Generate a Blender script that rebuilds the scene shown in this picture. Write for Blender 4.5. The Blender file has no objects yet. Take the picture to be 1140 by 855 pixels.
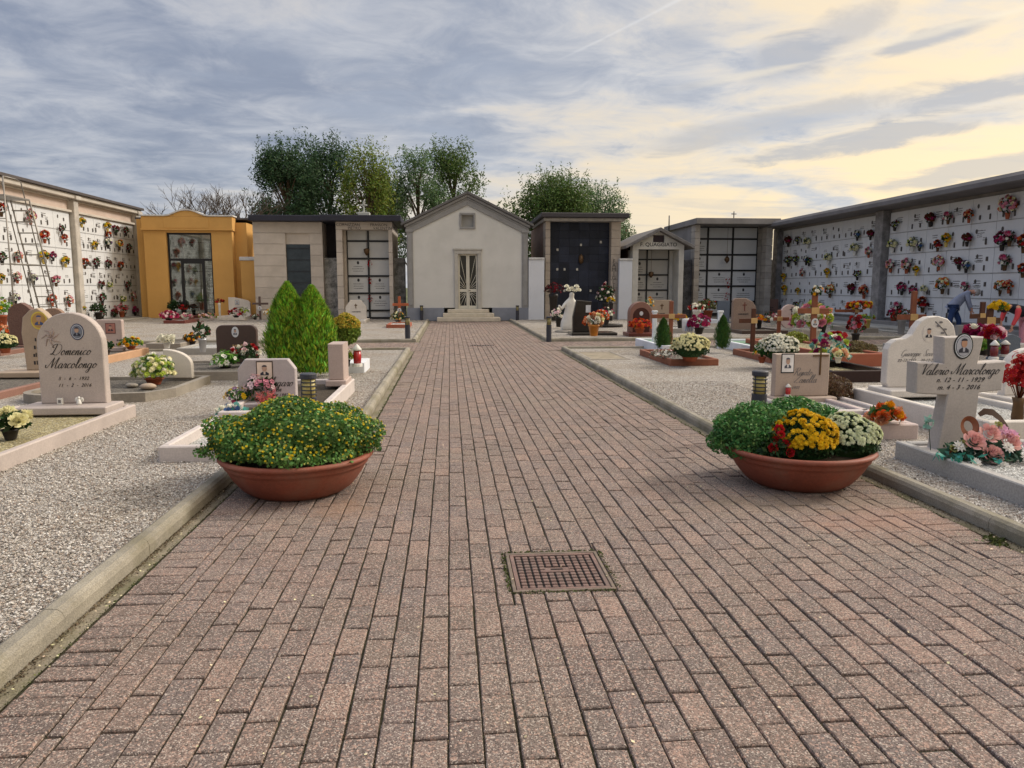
import bpy, math, random
import numpy as np
from mathutils import Vector, Matrix
R = math.radians
random.seed(7); RNG = np.random.default_rng(7)
scene = bpy.context.scene
COL = scene.collection

# ---------------------------------------------------------------- camera
YAW, PITCH, F, CW, CH, CZ = R(4.75), R(7.4), 830.0, 1140.0, 855.0, 1.6
cam_d = bpy.data.cameras.new('camera'); cam = bpy.data.objects.new('camera', cam_d); COL.objects.link(cam)
cam.location = (0, 0, CZ); cam.rotation_euler = (R(90) - PITCH, 0, -YAW)
cam_d.sensor_width = 36; cam_d.lens = F / CW * 36; cam_d.clip_start = .05; cam_d.clip_end = 3000
scene.camera = cam

# ---------------------------------------------------------------- world, sun, exposure
SUN_AZ, SUN_EL = R(72), R(33)
scene.view_settings.view_transform = 'Standard'
try: scene.view_settings.look = 'None'
except Exception: pass
scene.view_settings.gamma = 1
scene.view_settings.exposure = 0.46
world = bpy.data.worlds.new('World'); scene.world = world; world.use_nodes = True

def build_world():
    nt = world.node_tree; nt.nodes.clear(); N = nt.nodes.new; L = nt.links.new
    out = N('ShaderNodeOutputWorld'); bg = N('ShaderNodeBackground'); bg.inputs[1].default_value = .1
    L(bg.outputs[0], out.inputs[0])
    sky = N('ShaderNodeTexSky'); sky.sky_type = 'NISHITA'; sky.sun_disc = False
    sky.sun_elevation = SUN_EL; sky.sun_rotation = SUN_AZ; sky.air_density = 1; sky.dust_density = 2
    tc = N('ShaderNodeTexCoord'); sep = N('ShaderNodeSeparateXYZ'); L(tc.outputs['Generated'], sep.inputs[0])
    def val(x):
        return x
    def math_(op, a, b=None, c=None, clamp=False):
        n = N('ShaderNodeMath'); n.operation = op; n.use_clamp = clamp
        for i, v in enumerate((a, b, c)):
            if v is None: continue
            if isinstance(v, (int, float)): n.inputs[i].default_value = v
            else: L(v, n.inputs[i])
        return n.outputs[0]
    def mapr(v, a, b, c, d, smooth=True):
        n = N('ShaderNodeMapRange'); n.interpolation_type = 'SMOOTHSTEP' if smooth else 'LINEAR'
        L(v, n.inputs[0])
        for i, q in enumerate((a, b, c, d)): n.inputs[i + 1].default_value = q
        return n.outputs[0]
    def mixc(f, a, b):
        n = N('ShaderNodeMix'); n.data_type = 'RGBA'
        if isinstance(f, (int, float)): n.inputs[0].default_value = f
        else: L(f, n.inputs[0])
        for s, v in ((6, a), (7, b)):
            if isinstance(v, tuple): n.inputs[s].default_value = (*v, 1)
            else: L(v, n.inputs[s])
        return n.outputs[2]
    x, y, z = sep.outputs
    # tangent of elevation and azimuth to the right of +Y
    az = math_('ARCTAN2', x, y)
    hyp = math_('SQRT', math_('ADD', math_('MULTIPLY', x, x), math_('MULTIPLY', y, y)))
    el = math_('ARCTAN2', z, hyp)
    # cloud-plane coordinates: clouds flatten towards the horizon
    k = math_('DIVIDE', 1.0, math_('ADD', math_('MAXIMUM', z, 0.0), .10))
    cx = math_('MULTIPLY', x, k); cy = math_('MULTIPLY', y, k)
    def noise(sx, sy, rot, scale, detail, rough, seed, dist=0):
        c = N('ShaderNodeCombineXYZ'); L(cx, c.inputs[0]); L(cy, c.inputs[1]); c.inputs[2].default_value = seed
        mp = N('ShaderNodeMapping'); L(c.outputs[0], mp.inputs[0]); mp.inputs['Rotation'].default_value[2] = rot
        mp.inputs['Scale'].default_value = (sx, sy, 1)
        n = N('ShaderNodeTexNoise'); L(mp.outputs[0], n.inputs['Vector'])
        n.inputs['Scale'].default_value = scale; n.inputs['Detail'].default_value = detail
        n.inputs['Roughness'].default_value = rough; n.inputs['Distortion'].default_value = dist
        return n.outputs['Fac']
    n1 = noise(.8, 1, R(-18), .36, 12, .52, 5.3, .35)          # big cloud sheets
    n2 = noise(.75, 1.1, R(-24), 1.15, 12, .58, 8.7, .6)       # lumps in them
    n3 = noise(.42, 1.7, R(-20), 1.5, 8, .6, 14.2, .4)         # wind-drawn bands
    n4 = noise(1, 1, 0, 3.4, 10, .62, 21.0, .5)                # fine tufts
    warm = math_('MULTIPLY', mapr(az, R(-4), R(38), 0, 1), mapr(el, R(3), R(19), 1, .10))
    side = mapr(az, R(-34), R(40), 0, 1)
    clear = mixc(warm, (.52, .565, .645), (1.02, .80, .48))
    clear = mixc(mapr(el, R(0), R(7), .75, .25), mixc(side, (.60, .57, .55), (1.12, .86, .48)), clear)
    m = math_('ADD', math_('ADD', math_('MULTIPLY', n1, .55), math_('MULTIPLY', n2, .30)), math_('MULTIPLY', n4, .15))
    bias = math_('ADD', mapr(az, R(-28), R(30), .075, -.022), mapr(el, R(1), R(12), -.07, .02))
    m = math_('ADD', m, bias)
    mask = mapr(m, .455, .56, 0, 1)
    # thick parts are darker, thin edges are pale
    thick = mapr(math_('ADD', m, math_('MULTIPLY', math_('SUBTRACT', n4, .5), .15)), .49, .64, 0, 1)
    cloud = mixc(thick, mixc(side, (.47, .49, .55), (.70, .68, .66)), mixc(side, (.235, .27, .36), (.36, .39, .46)))
    cloud = mixc(mapr(n2, .50, .70, 0, .35), cloud, (.50, .54, .62))
    col = mixc(mask, clear, cloud)
    streak = math_('MULTIPLY', mapr(n3, .50, .62, 0, 1), mapr(el, R(.5), R(15), .85, .12))
    streak = math_('MULTIPLY', streak, mapr(n4, .3, .6, .5, 1))
    col = mixc(math_('MULTIPLY', streak, .5), col, mixc(side, (.31, .345, .43), (.42, .44, .50)))
    light = math_('MULTIPLY', mapr(n3, .30, .44, 1, 0), mapr(el, R(0), R(16), .6, .12))
    col = mixc(math_('MULTIPLY', light, .5), col, mixc(warm, (.64, .65, .68), (1.2, .95, .58)))
    # a few small grey puffs low on the right, each its own soft cloud
    for a0, e0, ra, re, dk in ((R(24.2), R(15.3), R(3.6), R(1.5), .8), (R(28), R(16.8), R(2.8), R(1.2), .55), (R(33), R(15.6), R(3.6), R(.6), .75), (R(35.5), R(11.9), R(8), R(.75), .8), (R(31), R(10.0), R(9), R(.8), .75), (R(24), R(11.2), R(9), R(1.0), .6), (R(17), R(16.9), R(2.2), R(1.2), .25), (R(37), R(7.6), R(7), R(.6), .6)):
        A = math_('DIVIDE', math_('SUBTRACT', az, a0), ra); B = math_('DIVIDE', math_('SUBTRACT', math_('SUBTRACT', el, e0), math_('MULTIPLY', math_('SUBTRACT', az, a0), .12)), re)
        rr = math_('ADD', math_('MULTIPLY', A, A), math_('MULTIPLY', B, B))
        rr = math_('ADD', rr, math_('MULTIPLY', math_('SUBTRACT', math_('ADD', n4, n2), 1.0), 4.2))
        col = mixc(mapr(rr, .0, 1.25, dk, 0), col, (.40, .42, .47))
    # condensation trails
    def trail(a0, e0, a1, e1, w, s):
        dx, dy = a1 - a0, e1 - e0; ln = math.hypot(dx, dy)
        ux, uy = dx / ln, dy / ln
        A = math_('SUBTRACT', az, a0); B = math_('SUBTRACT', el, e0)
        t = math_('ADD', math_('MULTIPLY', A, ux), math_('MULTIPLY', B, uy))
        q = math_('ABSOLUTE', math_('SUBTRACT', math_('MULTIPLY', A, uy), math_('MULTIPLY', B, ux)))
        q = math_('ADD', q, math_('MULTIPLY', math_('SUBTRACT', n3, .5), w * 3.2))
        g = mapr(q, 0, w, s, 0)
        g = math_('MULTIPLY', g, mapr(t, 0, ln * .3, 0, 1)); g = math_('MULTIPLY', g, mapr(t, ln * .85, ln, 1, 0))
        return g
    t1 = trail(R(7), R(15.6), R(20), R(20.8), R(.22), .36)
    t2 = trail(R(14), R(13.6), R(48), R(17.6), R(.36), .45)
    col = mixc(t1, col, (.86, .84, .82)); col = mixc(t2, col, (1.0, .86, .62))
    # the overcast is brightened higher up, out of the picture, to light the facades
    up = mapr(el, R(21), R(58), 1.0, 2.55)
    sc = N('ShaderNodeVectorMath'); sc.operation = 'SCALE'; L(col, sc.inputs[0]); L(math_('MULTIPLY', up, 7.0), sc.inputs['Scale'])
    sk = N('ShaderNodeVectorMath'); sk.operation = 'SCALE'; L(sky.outputs[0], sk.inputs[0]); sk.inputs['Scale'].default_value = .12
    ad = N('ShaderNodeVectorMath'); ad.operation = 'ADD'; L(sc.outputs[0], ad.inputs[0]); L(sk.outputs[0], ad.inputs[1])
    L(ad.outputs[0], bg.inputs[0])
build_world()
world.cycles.sampling_method = 'MANUAL'; world.cycles.sample_map_resolution = 512

sun_d = bpy.data.lights.new('sun', 'SUN'); sun = bpy.data.objects.new('sun', sun_d); COL.objects.link(sun)
sun_d.energy = 2.1; sun_d.angle = R(14); sun_d.color = (1, .93, .84)
sd = Vector((math.sin(SUN_AZ) * math.cos(SUN_EL), math.cos(SUN_AZ) * math.cos(SUN_EL), math.sin(SUN_EL)))
sun.rotation_euler = sd.to_track_quat('Z', 'Y').to_euler()
scene.cycles.max_bounces = 6; scene.cycles.diffuse_bounces = 3; scene.cycles.glossy_bounces = 3
scene.cycles.transparent_max_bounces = 8

# ---------------------------------------------------------------- measuring the place from the photograph
_f = Vector((math.sin(YAW) * math.cos(PITCH), math.cos(YAW) * math.cos(PITCH), -math.sin(PITCH)))
_r = Vector((math.cos(YAW), -math.sin(YAW), 0)); _u = _r.cross(_f)
def ray(px, py): return _f + _r * ((px - CW / 2) / F) + _u * ((CH / 2 - py) / F)
def G(px, py, z=0.0):
    d = ray(px, py); t = (z - CZ) / d.z; return (d.x * t, d.y * t)
def AY(px, py, Y):
    d = ray(px, py); t = Y / d.y; return (d.x * t, CZ + d.z * t)
def AX(px, py, X):
    d = ray(px, py); t = X / d.x; return (d.y * t, CZ + d.z * t)

# ---------------------------------------------------------------- materials
_M = {}
def srgb(h):
    c = [int(h[i:i + 2], 16) / 255 for i in (0, 2, 4)]
    return tuple(v / 12.92 if v < .04045 else ((v + .055) / 1.055) ** 2.4 for v in c)
def mat(name, col, rough=.75, var=.18, scale=5, bump=0, bscale=40, metal=0, island=0, hue=0, fine=0, fscale=120,
        stain=0, stcol=(.05, .045, .035), trans=0, spec=.35, coat=0):
    if name in _M: return _M[name]
    m = bpy.data.materials.new(name); m.use_nodes = True; nt = m.node_tree; nt.nodes.clear()
    N = nt.nodes.new; L = nt.links.new
    out = N('ShaderNodeOutputMaterial'); b = N('ShaderNodeBsdfPrincipled')
    b.inputs['Roughness'].default_value = rough; b.inputs['Metallic'].default_value = metal
    b.inputs['Specular IOR Level'].default_value = spec; b.inputs['Coat Weight'].default_value = coat
    tc = N('ShaderNodeTexCoord')
    def noise(s, d=4, r=.6):
        n = N('ShaderNodeTexNoise'); n.inputs['Scale'].default_value = s; n.inputs['Detail'].default_value = d
        n.inputs['Roughness'].default_value = r; L(tc.outputs['Object'], n.inputs['Vector']); return n.outputs['Fac']
    def mr(v, a, b_, c, d):
        n = N('ShaderNodeMapRange'); L(v, n.inputs[0])
        for i, q in enumerate((a, b_, c, d)): n.inputs[i + 1].default_value = q
        return n.outputs[0]
    def mul(a, c):
        n = N('ShaderNodeMath'); n.operation = 'MULTIPLY'; L(a, n.inputs[0]); L(c, n.inputs[1]); return n.outputs[0]
    v = mr(noise(scale), .3, .7, 1 - var, 1 + var)
    if fine: v = mul(v, mr(noise(fscale, 2), .35, .65, 1 - fine, 1 + fine))
    if island:
        g = N('ShaderNodeNewGeometry'); v = mul(v, mr(g.outputs['Random Per Island'], 0, 1, 1 - island, 1 + island))
    hs = N('ShaderNodeHueSaturation'); hs.inputs['Color'].default_value = (*col, 1); L(v, hs.inputs['Value'])
    if hue:
        g = N('ShaderNodeNewGeometry'); q = N('ShaderNodeMath'); q.operation = 'MULTIPLY'; q.inputs[1].default_value = 7.31
        L(g.outputs['Random Per Island'], q.inputs[0]); fr = N('ShaderNodeMath'); fr.operation = 'FRACT'; L(q.outputs[0], fr.inputs[0])
        L(mr(fr.outputs[0], 0, 1, .5 - hue, .5 + hue), hs.inputs['Hue'])
    c = hs.outputs[0]
    if stain:
        mx = N('ShaderNodeMix'); mx.data_type = 'RGBA'; L(mr(noise(scale * .6, 7, .7), .48, .68, 0, stain), mx.inputs[0])
        L(c, mx.inputs[6]); mx.inputs[7].default_value = (*stcol, 1); c = mx.outputs[2]
    L(c, b.inputs['Base Color'])
    if bump:
        bp = N('ShaderNodeBump'); bp.inputs['Strength'].default_value = min(1, bump); bp.inputs['Distance'].default_value = .02
        L(noise(bscale, 3), bp.inputs['Height']); L(bp.outputs[0], b.inputs['Normal'])
    if trans:
        tr = N('ShaderNodeBsdfTranslucent'); L(c, tr.inputs[0]); ms = N('ShaderNodeMixShader'); ms.inputs[0].default_value = trans
        L(b.outputs[0], ms.inputs[1]); L(tr.outputs[0], ms.inputs[2]); L(ms.outputs[0], out.inputs[0])
    else: L(b.outputs[0], out.inputs[0])
    _M[name] = m; return m
def leafm(name, h, island=.45, hue=.03, trans=.25): return mat(name, srgb(h), .6, .12, 2, island=island, hue=hue, trans=trans, spec=.3)
def petm(name, h, island=.14, hue=.008): return mat(name, srgb(h), .7, .05, 9, island=island, hue=hue, trans=.2, spec=.2)
def glassm(name='clear_glass', tint=(.7, .78, .76), a=.55):
    if name in _M: return _M[name]
    m = bpy.data.materials.new(name); m.use_nodes = True; nt = m.node_tree; nt.nodes.clear(); N = nt.nodes.new; L = nt.links.new
    out = N('ShaderNodeOutputMaterial'); t = N('ShaderNodeBsdfTransparent'); t.inputs[0].default_value = (*tint, 1)
    g = N('ShaderNodeBsdfGlossy'); g.inputs['Roughness'].default_value = .04; fr = N('ShaderNodeFresnel'); fr.inputs[0].default_value = 1.6
    mr = N('ShaderNodeMapRange'); L(fr.outputs[0], mr.inputs[0]); mr.inputs[3].default_value = .12; mr.inputs[4].default_value = 1
    ms = N('ShaderNodeMixShader'); L(mr.outputs[0], ms.inputs[0]); L(t.outputs[0], ms.inputs[1]); L(g.outputs[0], ms.inputs[2]); L(ms.outputs[0], out.inputs[0])
    _M[name] = m; return m

# ---------------------------------------------------------------- mesh builder
def inset(pts, c):
    n = len(pts); P = np.array(pts, float); out = []
    for i in range(n):
        a = P[i] - P[i - 1]; b = P[(i + 1) % n] - P[i]
        a /= (np.linalg.norm(a) + 1e-9); b /= (np.linalg.norm(b) + 1e-9)
        na = np.array([-a[1], a[0]]); nb = np.array([-b[1], b[0]])
        m = na + nb; l = np.dot(m, m)
        out.append(P[i] + (m * (2 * c / l) if l > .25 else na * c))
    return np.array(out)
def frame_of(nrm, spin=None):
    """rotation matrices (N,3,3) whose z axis is nrm"""
    n = nrm / (np.linalg.norm(nrm, axis=1, keepdims=True) + 1e-9)
    ref = np.where(np.abs(n[:, 2:3]) < .9, np.array([[0, 0, 1.]]), np.array([[1., 0, 0]]))
    x = np.cross(ref, n); x /= np.linalg.norm(x, axis=1, keepdims=True); y = np.cross(n, x)
    if spin is None: spin = RNG.uniform(0, 2 * np.pi, len(n))
    c, s = np.cos(spin)[:, None], np.sin(spin)[:, None]
    return np.stack([x * c + y * s, -x * s + y * c, n], axis=2)
class MB:
    def __init__(s, T=None): s.ch = []; s.T = T; s.sm = False
    def add(s, V, Fs, m=0, smooth=None):
        V = np.asarray(V, float).reshape(-1, 3)
        if s.T is not None:
            A = np.array(s.T); V = V @ A[:3, :3].T + A[:3, 3]
        if isinstance(Fs, np.ndarray): groups = [Fs]
        else:
            by = {}
            for f in Fs: by.setdefault(len(f), []).append(f)
            groups = [np.array(g) for g in by.values()]
        s.ch.append((V, groups, m, s.sm if smooth is None else smooth)); return s
    def box(s, x0, y0, z0, x1, y1, z1, c=0, m=0):
        if c <= 0:
            V = [(x, y, z) for z in (z0, z1) for y in (y0, y1) for x in (x0, x1)]
            s.add(V, [(0, 2, 3, 1), (4, 5, 7, 6), (0, 1, 5, 4), (2, 6, 7, 3), (0, 4, 6, 2), (1, 3, 7, 5)], m); return s
        c = min(c, (x1 - x0) / 2.1, (y1 - y0) / 2.1, (z1 - z0) / 2.1)
        B = [(x0, x1), (y0, y1), (z0, z1)]; V = []; idx = {}
        for i in (0, 1):
            for j in (0, 1):
                for k in (0, 1):
                    for a in range(3):
                        p = [B[0][i], B[1][j], B[2][k]]
                        for b in range(3):
                            if b != a: p[b] += c if (i, j, k)[b] == 0 else -c
                        idx[(i, j, k, a)] = len(V); V.append(p)
        Fs = []; cen = np.array([(x0 + x1) / 2, (y0 + y1) / 2, (z0 + z1) / 2])
        def put(f):
            P = np.array([V[q] for q in f]); n = np.cross(P[1] - P[0], P[2] - P[0])
            if np.dot(n, P.mean(0) - cen) < 0: f = f[::-1]
            Fs.append(tuple(f))
        for a in range(3):
            for q in (0, 1):
                o = [b for b in range(3) if b != a]; f = []
                for u, v in ((0, 0), (1, 0), (1, 1), (0, 1)):
                    t = [0, 0, 0]; t[a] = q; t[o[0]] = u; t[o[1]] = v; f.append(idx[(*t, a)])
                put(f)
            b, d = [q for q in range(3) if q != a]
            for u in (0, 1):
                for v in (0, 1):
                    t0 = [0, 0, 0]; t0[b] = u; t0[d] = v; t1 = list(t0); t1[a] = 1
                    put([idx[(*t0, b)], idx[(*t0, d)], idx[(*t1, d)], idx[(*t1, b)]])
        for i in (0, 1):
            for j in (0, 1):
                for k in (0, 1): put([idx[(i, j, k, a)] for a in range(3)])
        s.add(V, Fs, m, False); return s
    def prism(s, pts, y0, y1, c=0, m=0, plane='XZ'):
        """outline CCW as seen from the front (x right, z up), front face at y0 (plane XY: top face at y1)"""
        n = len(pts); P = np.array(pts, float)
        def lift(Q, y):
            if plane == 'XZ': return np.column_stack([Q[:, 0], np.full(len(Q), y), Q[:, 1]])
            if plane == 'YZ': return np.column_stack([np.full(len(Q), y), Q[:, 0], Q[:, 1]])
            return np.column_stack([Q[:, 0], Q[:, 1], np.full(len(Q), y)])
        if plane == 'XY': y0, y1, flip = y1, y0, -1
        else: flip = 1
        sgn = 1 if y1 > y0 else -1
        rings = []
        if c > 0: rings.append(lift(inset(P, c), y0))
        rings += [lift(P, y0 + sgn * c), lift(P, y1)]
        V = np.vstack(rings); Fs = [tuple(range(n))]
        for r in range(len(rings) - 1):
            for i in range(n):
                j = (i + 1) % n; Fs.append((r * n + i, (r + 1) * n + i, (r + 1) * n + j, r * n + j))
        k = (len(rings) - 1) * n; Fs.append(tuple(range(k + n - 1, k - 1, -1)))
        s.add(V, Fs, m, False); return s
    def tube(s, pts, rad, n=8, m=0, smooth=True, cap=True):
        P = np.array(pts, float); k = len(P); rad = np.full(k, rad) if np.isscalar(rad) else np.array(rad, float)
        t = np.gradient(P, axis=0); t /= (np.linalg.norm(t, axis=1, keepdims=True) + 1e-9)
        up = np.array([0, 0, 1.]) if abs(t[0][2]) < .9 else np.array([1., 0, 0]); V = []
        x = np.cross(up, t[0]); x /= np.linalg.norm(x)
        for i in range(k):
            x = x - t[i] * np.dot(x, t[i]); x /= (np.linalg.norm(x) + 1e-9); y = np.cross(t[i], x)
            for a in range(n):
                th = 2 * math.pi * a / n; V.append(P[i] + (x * math.cos(th) + y * math.sin(th)) * rad[i])
        Fs = [(i * n + a, i * n + (a + 1) % n, (i + 1) * n + (a + 1) % n, (i + 1) * n + a) for i in range(k - 1) for a in range(n)]
        if cap: Fs += [tuple(range(n - 1, -1, -1)), tuple((k - 1) * n + a for a in range(n))]
        s.add(V, Fs, m, smooth); return s
    def lathe(s, prof, n=24, c=(0, 0, 0), sx=1, sy=1, m=0, smooth=True):
        V = []; k = len(prof)
        for r, z in prof:
            for a in range(n):
                th = 2 * math.pi * a / n; V.append((c[0] + r * sx * math.cos(th), c[1] + r * sy * math.sin(th), c[2] + z))
        Fs = [(i * n + a, i * n + (a + 1) % n, (i + 1) * n + (a + 1) % n, (i + 1) * n + a) for i in range(k - 1) for a in range(n)]
        if prof[0][0] > 1e-4: Fs.append(tuple(range(n - 1, -1, -1)))
        if prof[-1][0] > 1e-4: Fs.append(tuple((k - 1) * n + a for a in range(n)))
        s.add(V, Fs, m, smooth); return s
    def ball(s, c, rx, ry=None, rz=None, n=16, m=0, noise=0):
        ry = ry or rx; rz = rz or rx; k = max(5, n // 2 + 1)
        prof = [(max(1e-3, math.sin(math.pi * i / (k - 1))), -math.cos(math.pi * i / (k - 1))) for i in range(k)]
        V = []
        for r, z in prof:
            for a in range(n):
                th = 2 * math.pi * a / n; q = 1 + random.uniform(-noise, noise)
                V.append((c[0] + r * rx * math.cos(th) * q, c[1] + r * ry * math.sin(th) * q, c[2] + z * rz * q))
        Fs = [(i * n + a, i * n + (a + 1) % n, (i + 1) * n + (a + 1) % n, (i + 1) * n + a) for i in range(k - 1) for a in range(n)]
        s.add(V, Fs, m, True); return s
    def inst(s, tv, tf, pos, rot, scale, m=0, smooth=False):
        """template verts/faces at many places"""
        tv = np.asarray(tv, float); N = len(pos)
        scale = np.broadcast_to(np.asarray(scale, float).reshape(-1, 1, 1) if np.ndim(scale) else np.array(scale), (N, 1, 1))
        V = np.einsum('nij,vj->nvi', rot, tv) * scale + np.asarray(pos)[:, None, :]
        by = {}
        for f in tf: by.setdefault(len(f), []).append(f)
        off = (np.arange(N) * len(tv))[:, None, None]
        groups = [(np.array(g)[None] + off).reshape(-1, k) for k, g in by.items()]
        V = V.reshape(-1, 3)
        if s.T is not None:
            A = np.array(s.T); V = V @ A[:3, :3].T + A[:3, 3]
        s.ch.append((V, groups, m, smooth)); return s
    def leaves(s, pos, size, out=None, m=0, aspect=.45, spread=.8, fold=.0):
        pos = np.asarray(pos, float); N = len(pos)
        nr = RNG.normal(size=(N, 3)); nr /= np.linalg.norm(nr, axis=1, keepdims=True)
        if out is not None: nr = nr * spread + out * (1 - spread * .5)
        rot = frame_of(nr)
        tv = [(0, -.5, 0), (aspect * .5, 0, fold), (0, .5, 0), (-aspect * .5, 0, fold)]
        sz = size * RNG.uniform(.65, 1.3, N)
        return s.inst(tv, [(0, 1, 2, 3)], pos, rot, sz, m)
    def build(s, name, mats, parent=None, loc=None):
        me = bpy.data.meshes.new(name)
        if not isinstance(mats, (list, tuple)): mats = [mats]
        for q in mats: me.materials.append(q)
        V = np.vstack([c[0] for c in s.ch]); off = 0; lv = []; lt = []; mi = []; sm = []
        for Vc, groups, m, smooth in s.ch:
            for g in groups:
                lv.append((g + off).ravel()); lt.append(np.full(len(g), g.shape[1])); mi.append(np.full(len(g), m)); sm.append(np.full(len(g), smooth))
            off += len(Vc)
        lv = np.concatenate(lv); lt = np.concatenate(lt); ls = np.concatenate([[0], np.cumsum(lt)[:-1]])
        me.vertices.add(len(V)); me.vertices.foreach_set('co', V.ravel().astype(np.float32))
        me.loops.add(len(lv)); me.loops.foreach_set('vertex_index', lv.astype(np.int32))
        me.polygons.add(len(lt)); me.polygons.foreach_set('loop_start', ls.astype(np.int32)); me.polygons.foreach_set('loop_total', lt.astype(np.int32))
        me.polygons.foreach_set('material_index', np.concatenate(mi).astype(np.int32)); me.polygons.foreach_set('use_smooth', np.concatenate(sm))
        me.update(calc_edges=True); me.validate()
        o = bpy.data.objects.new(name, me); COL.objects.link(o)
        if parent is not None: o.parent = parent
        if loc is not None: o.location = loc
        return o
def tag(o, label=None, cat=None, group=None, kind=None):
    if label: o['label'] = label
    if cat: o['category'] = cat
    if group: o['group'] = group
    if kind: o['kind'] = kind
    return o
def thing(name, label, cat, loc=(0, 0, 0), rz=0, group=None):
    o = bpy.data.objects.new(name, None); COL.objects.link(o); o.location = loc; o.rotation_euler = (0, 0, rz)
    o.empty_display_size = .1
    return tag(o, label, cat, group)
def dup(o, loc, rz=0, label=None, scale=1, parent=None):
    c = o.copy(); COL.objects.link(c)
    if parent is None:
        c.location = loc; c.rotation_euler = (0, 0, rz); c.scale = (scale,) * 3
        if label: c['label'] = label
    else: c.parent = parent
    for k in list(o.children): dup(k, None, parent=c)
    return c
def struct(mb, name, mats): return tag(mb.build(name, mats), kind='structure')
def text(s, size, mt, parent, loc, rz=0, shear=.0, align='CENTER', name='inscription', depth=.0015, bold=0.0, sx=1, spacing=1.0, rot=None):
    cu = bpy.data.curves.new(name, 'FONT'); cu.body = s; cu.size = size; cu.align_x = align; cu.align_y = 'CENTER'
    cu.shear = shear; cu.extrude = depth; cu.offset = bold; cu.space_character = spacing; cu.resolution_u = 3
    o = bpy.data.objects.new(name, cu); COL.objects.link(o)
    dg = bpy.context.evaluated_depsgraph_get(); me = bpy.data.meshes.new_from_object(o.evaluated_get(dg))
    bpy.data.objects.remove(o); me.materials.clear(); me.materials.append(mt)
    q = bpy.data.objects.new(name, me); COL.objects.link(q); q.parent = parent; q.location = loc
    q.rotation_euler = rot or (R(90), 0, rz); q.scale = (sx, 1, 1); return q

# ---------------------------------------------------------------- flower shapes (templates: z is up out of the flower)
def petal_ring(n, r0, r1, w, z0, z1, ph=0, cup=0):
    V = []; Fs = []
    for i in range(n):
        a = 2 * math.pi * i / n + ph; c, s = math.cos(a), math.sin(a); b = len(V); rm = (r0 + r1) * .55; zm = (z0 + z1) / 2 + cup
        V += [(c * r0, s * r0, z0), (c * rm - s * w, s * rm + c * w, zm), (c * r1, s * r1, z1), (c * rm + s * w, s * rm - c * w, zm)]
        Fs.append((b, b + 3, b + 2, b + 1))
    return V, Fs
def join_t(*parts):
    V = []; Fs = []
    for v, f in parts:
        b = len(V); V += v; Fs += [tuple(i + b for i in q) for q in f]
    return V, Fs
T_SMALL = petal_ring(6, .05, .5, .17, 0, .08, 0, .03)
T_MUM = join_t(petal_ring(10, .05, .5, .10, 0, .02, 0, .05), petal_ring(9, .04, .40, .10, .05, .16, .3, .05), petal_ring(6, .02, .22, .09, .1, .27, .1, .03))
T_FLUF = join_t(petal_ring(7, .02, .5, .17, -.08, -.05, 0, .06), petal_ring(7, .02, .42, .16, .02, .13, .4, .07), petal_ring(5, .0, .25, .13, .1, .28, .1, .04))
def rose_t(hi=1):
    V = []; Fs = []
    for L_, (n, r, z, t, h) in enumerate([(2, .05, .14, .02, .50), (3, .11, .10, .06, .46), (4, .19, .06, .10, .42), (5, .27, .00, .22, .38), (6, .35, -.08, .40, .34), (6, .42, -.16, .62, .24)]):
        for i in range(n):
            a0 = 2 * math.pi * i / n + L_ * .7; wd = 2 * math.pi / n * .92; b = len(V)
            for k in range(3):
                for j in range(5):
                    a = a0 + wd * (j / 4 - .5) * (1, 1.05, .8)[k]; q = k / 2
                    rr = r * (.75 + .25 * math.sin(q * 1.5)) + t * q * q * .35 - .02 * abs(j - 2) * q
                    V.append((rr * math.cos(a), rr * math.sin(a), z + h * q - .03 * abs(j - 2) * q))
            for k in range(2):
                for j in range(4): Fs.append((b + k * 5 + j, b + k * 5 + j + 1, b + (k + 1) * 5 + j + 1, b + (k + 1) * 5 + j))
    return V, Fs
T_ROSE = rose_t()
T_CENTER = ([(0, 0, .14)] + [(.13 * math.cos(a * 1.0472), .13 * math.sin(a * 1.0472), .08) for a in range(6)], [(0, 1 + i, 1 + (i + 1) % 6) for i in range(6)])
FT = dict(small=T_SMALL, mum=T_MUM, fluf=T_FLUF, rose=T_ROSE, center=T_CENTER)
def blooms(mb, pos, nrm, size, kind='fluf', m=0, mc=None, jit=.25):
    pos = np.asarray(pos, float); nrm = np.asarray(nrm, float) + RNG.normal(size=(len(pos), 3)) * jit
    rot = frame_of(nrm); sz = size * RNG.uniform(.8, 1.2, len(pos))
    t = FT[kind]; mb.inst(t[0], t[1], pos, rot, sz, m, kind == 'rose')
    if mc is not None: mb.inst(T_CENTER[0], T_CENTER[1], pos, rot, sz, mc)
def dome_pts(n, rx, ry, rz, c=(0, 0, 0), low=-.1, depth=0.0, lump=.06):
    u = RNG.normal(size=(n * 3, 3)); u /= np.linalg.norm(u, axis=1, keepdims=True); u = u[u[:, 2] > low][:n]
    k = 1 - depth * RNG.random(len(u)) ** 1.5 + lump * np.sin(u[:, 0] * 7 + 1) * np.cos(u[:, 1] * 6) + lump * np.sin(u[:, 2] * 9 + u[:, 0] * 4)
    P = u * k[:, None] * np.array([rx, ry, rz]) + np.array(c)
    nr = u / np.array([rx, ry, rz]); nr /= np.linalg.norm(nr, axis=1, keepdims=True)
    return P, nr

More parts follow.
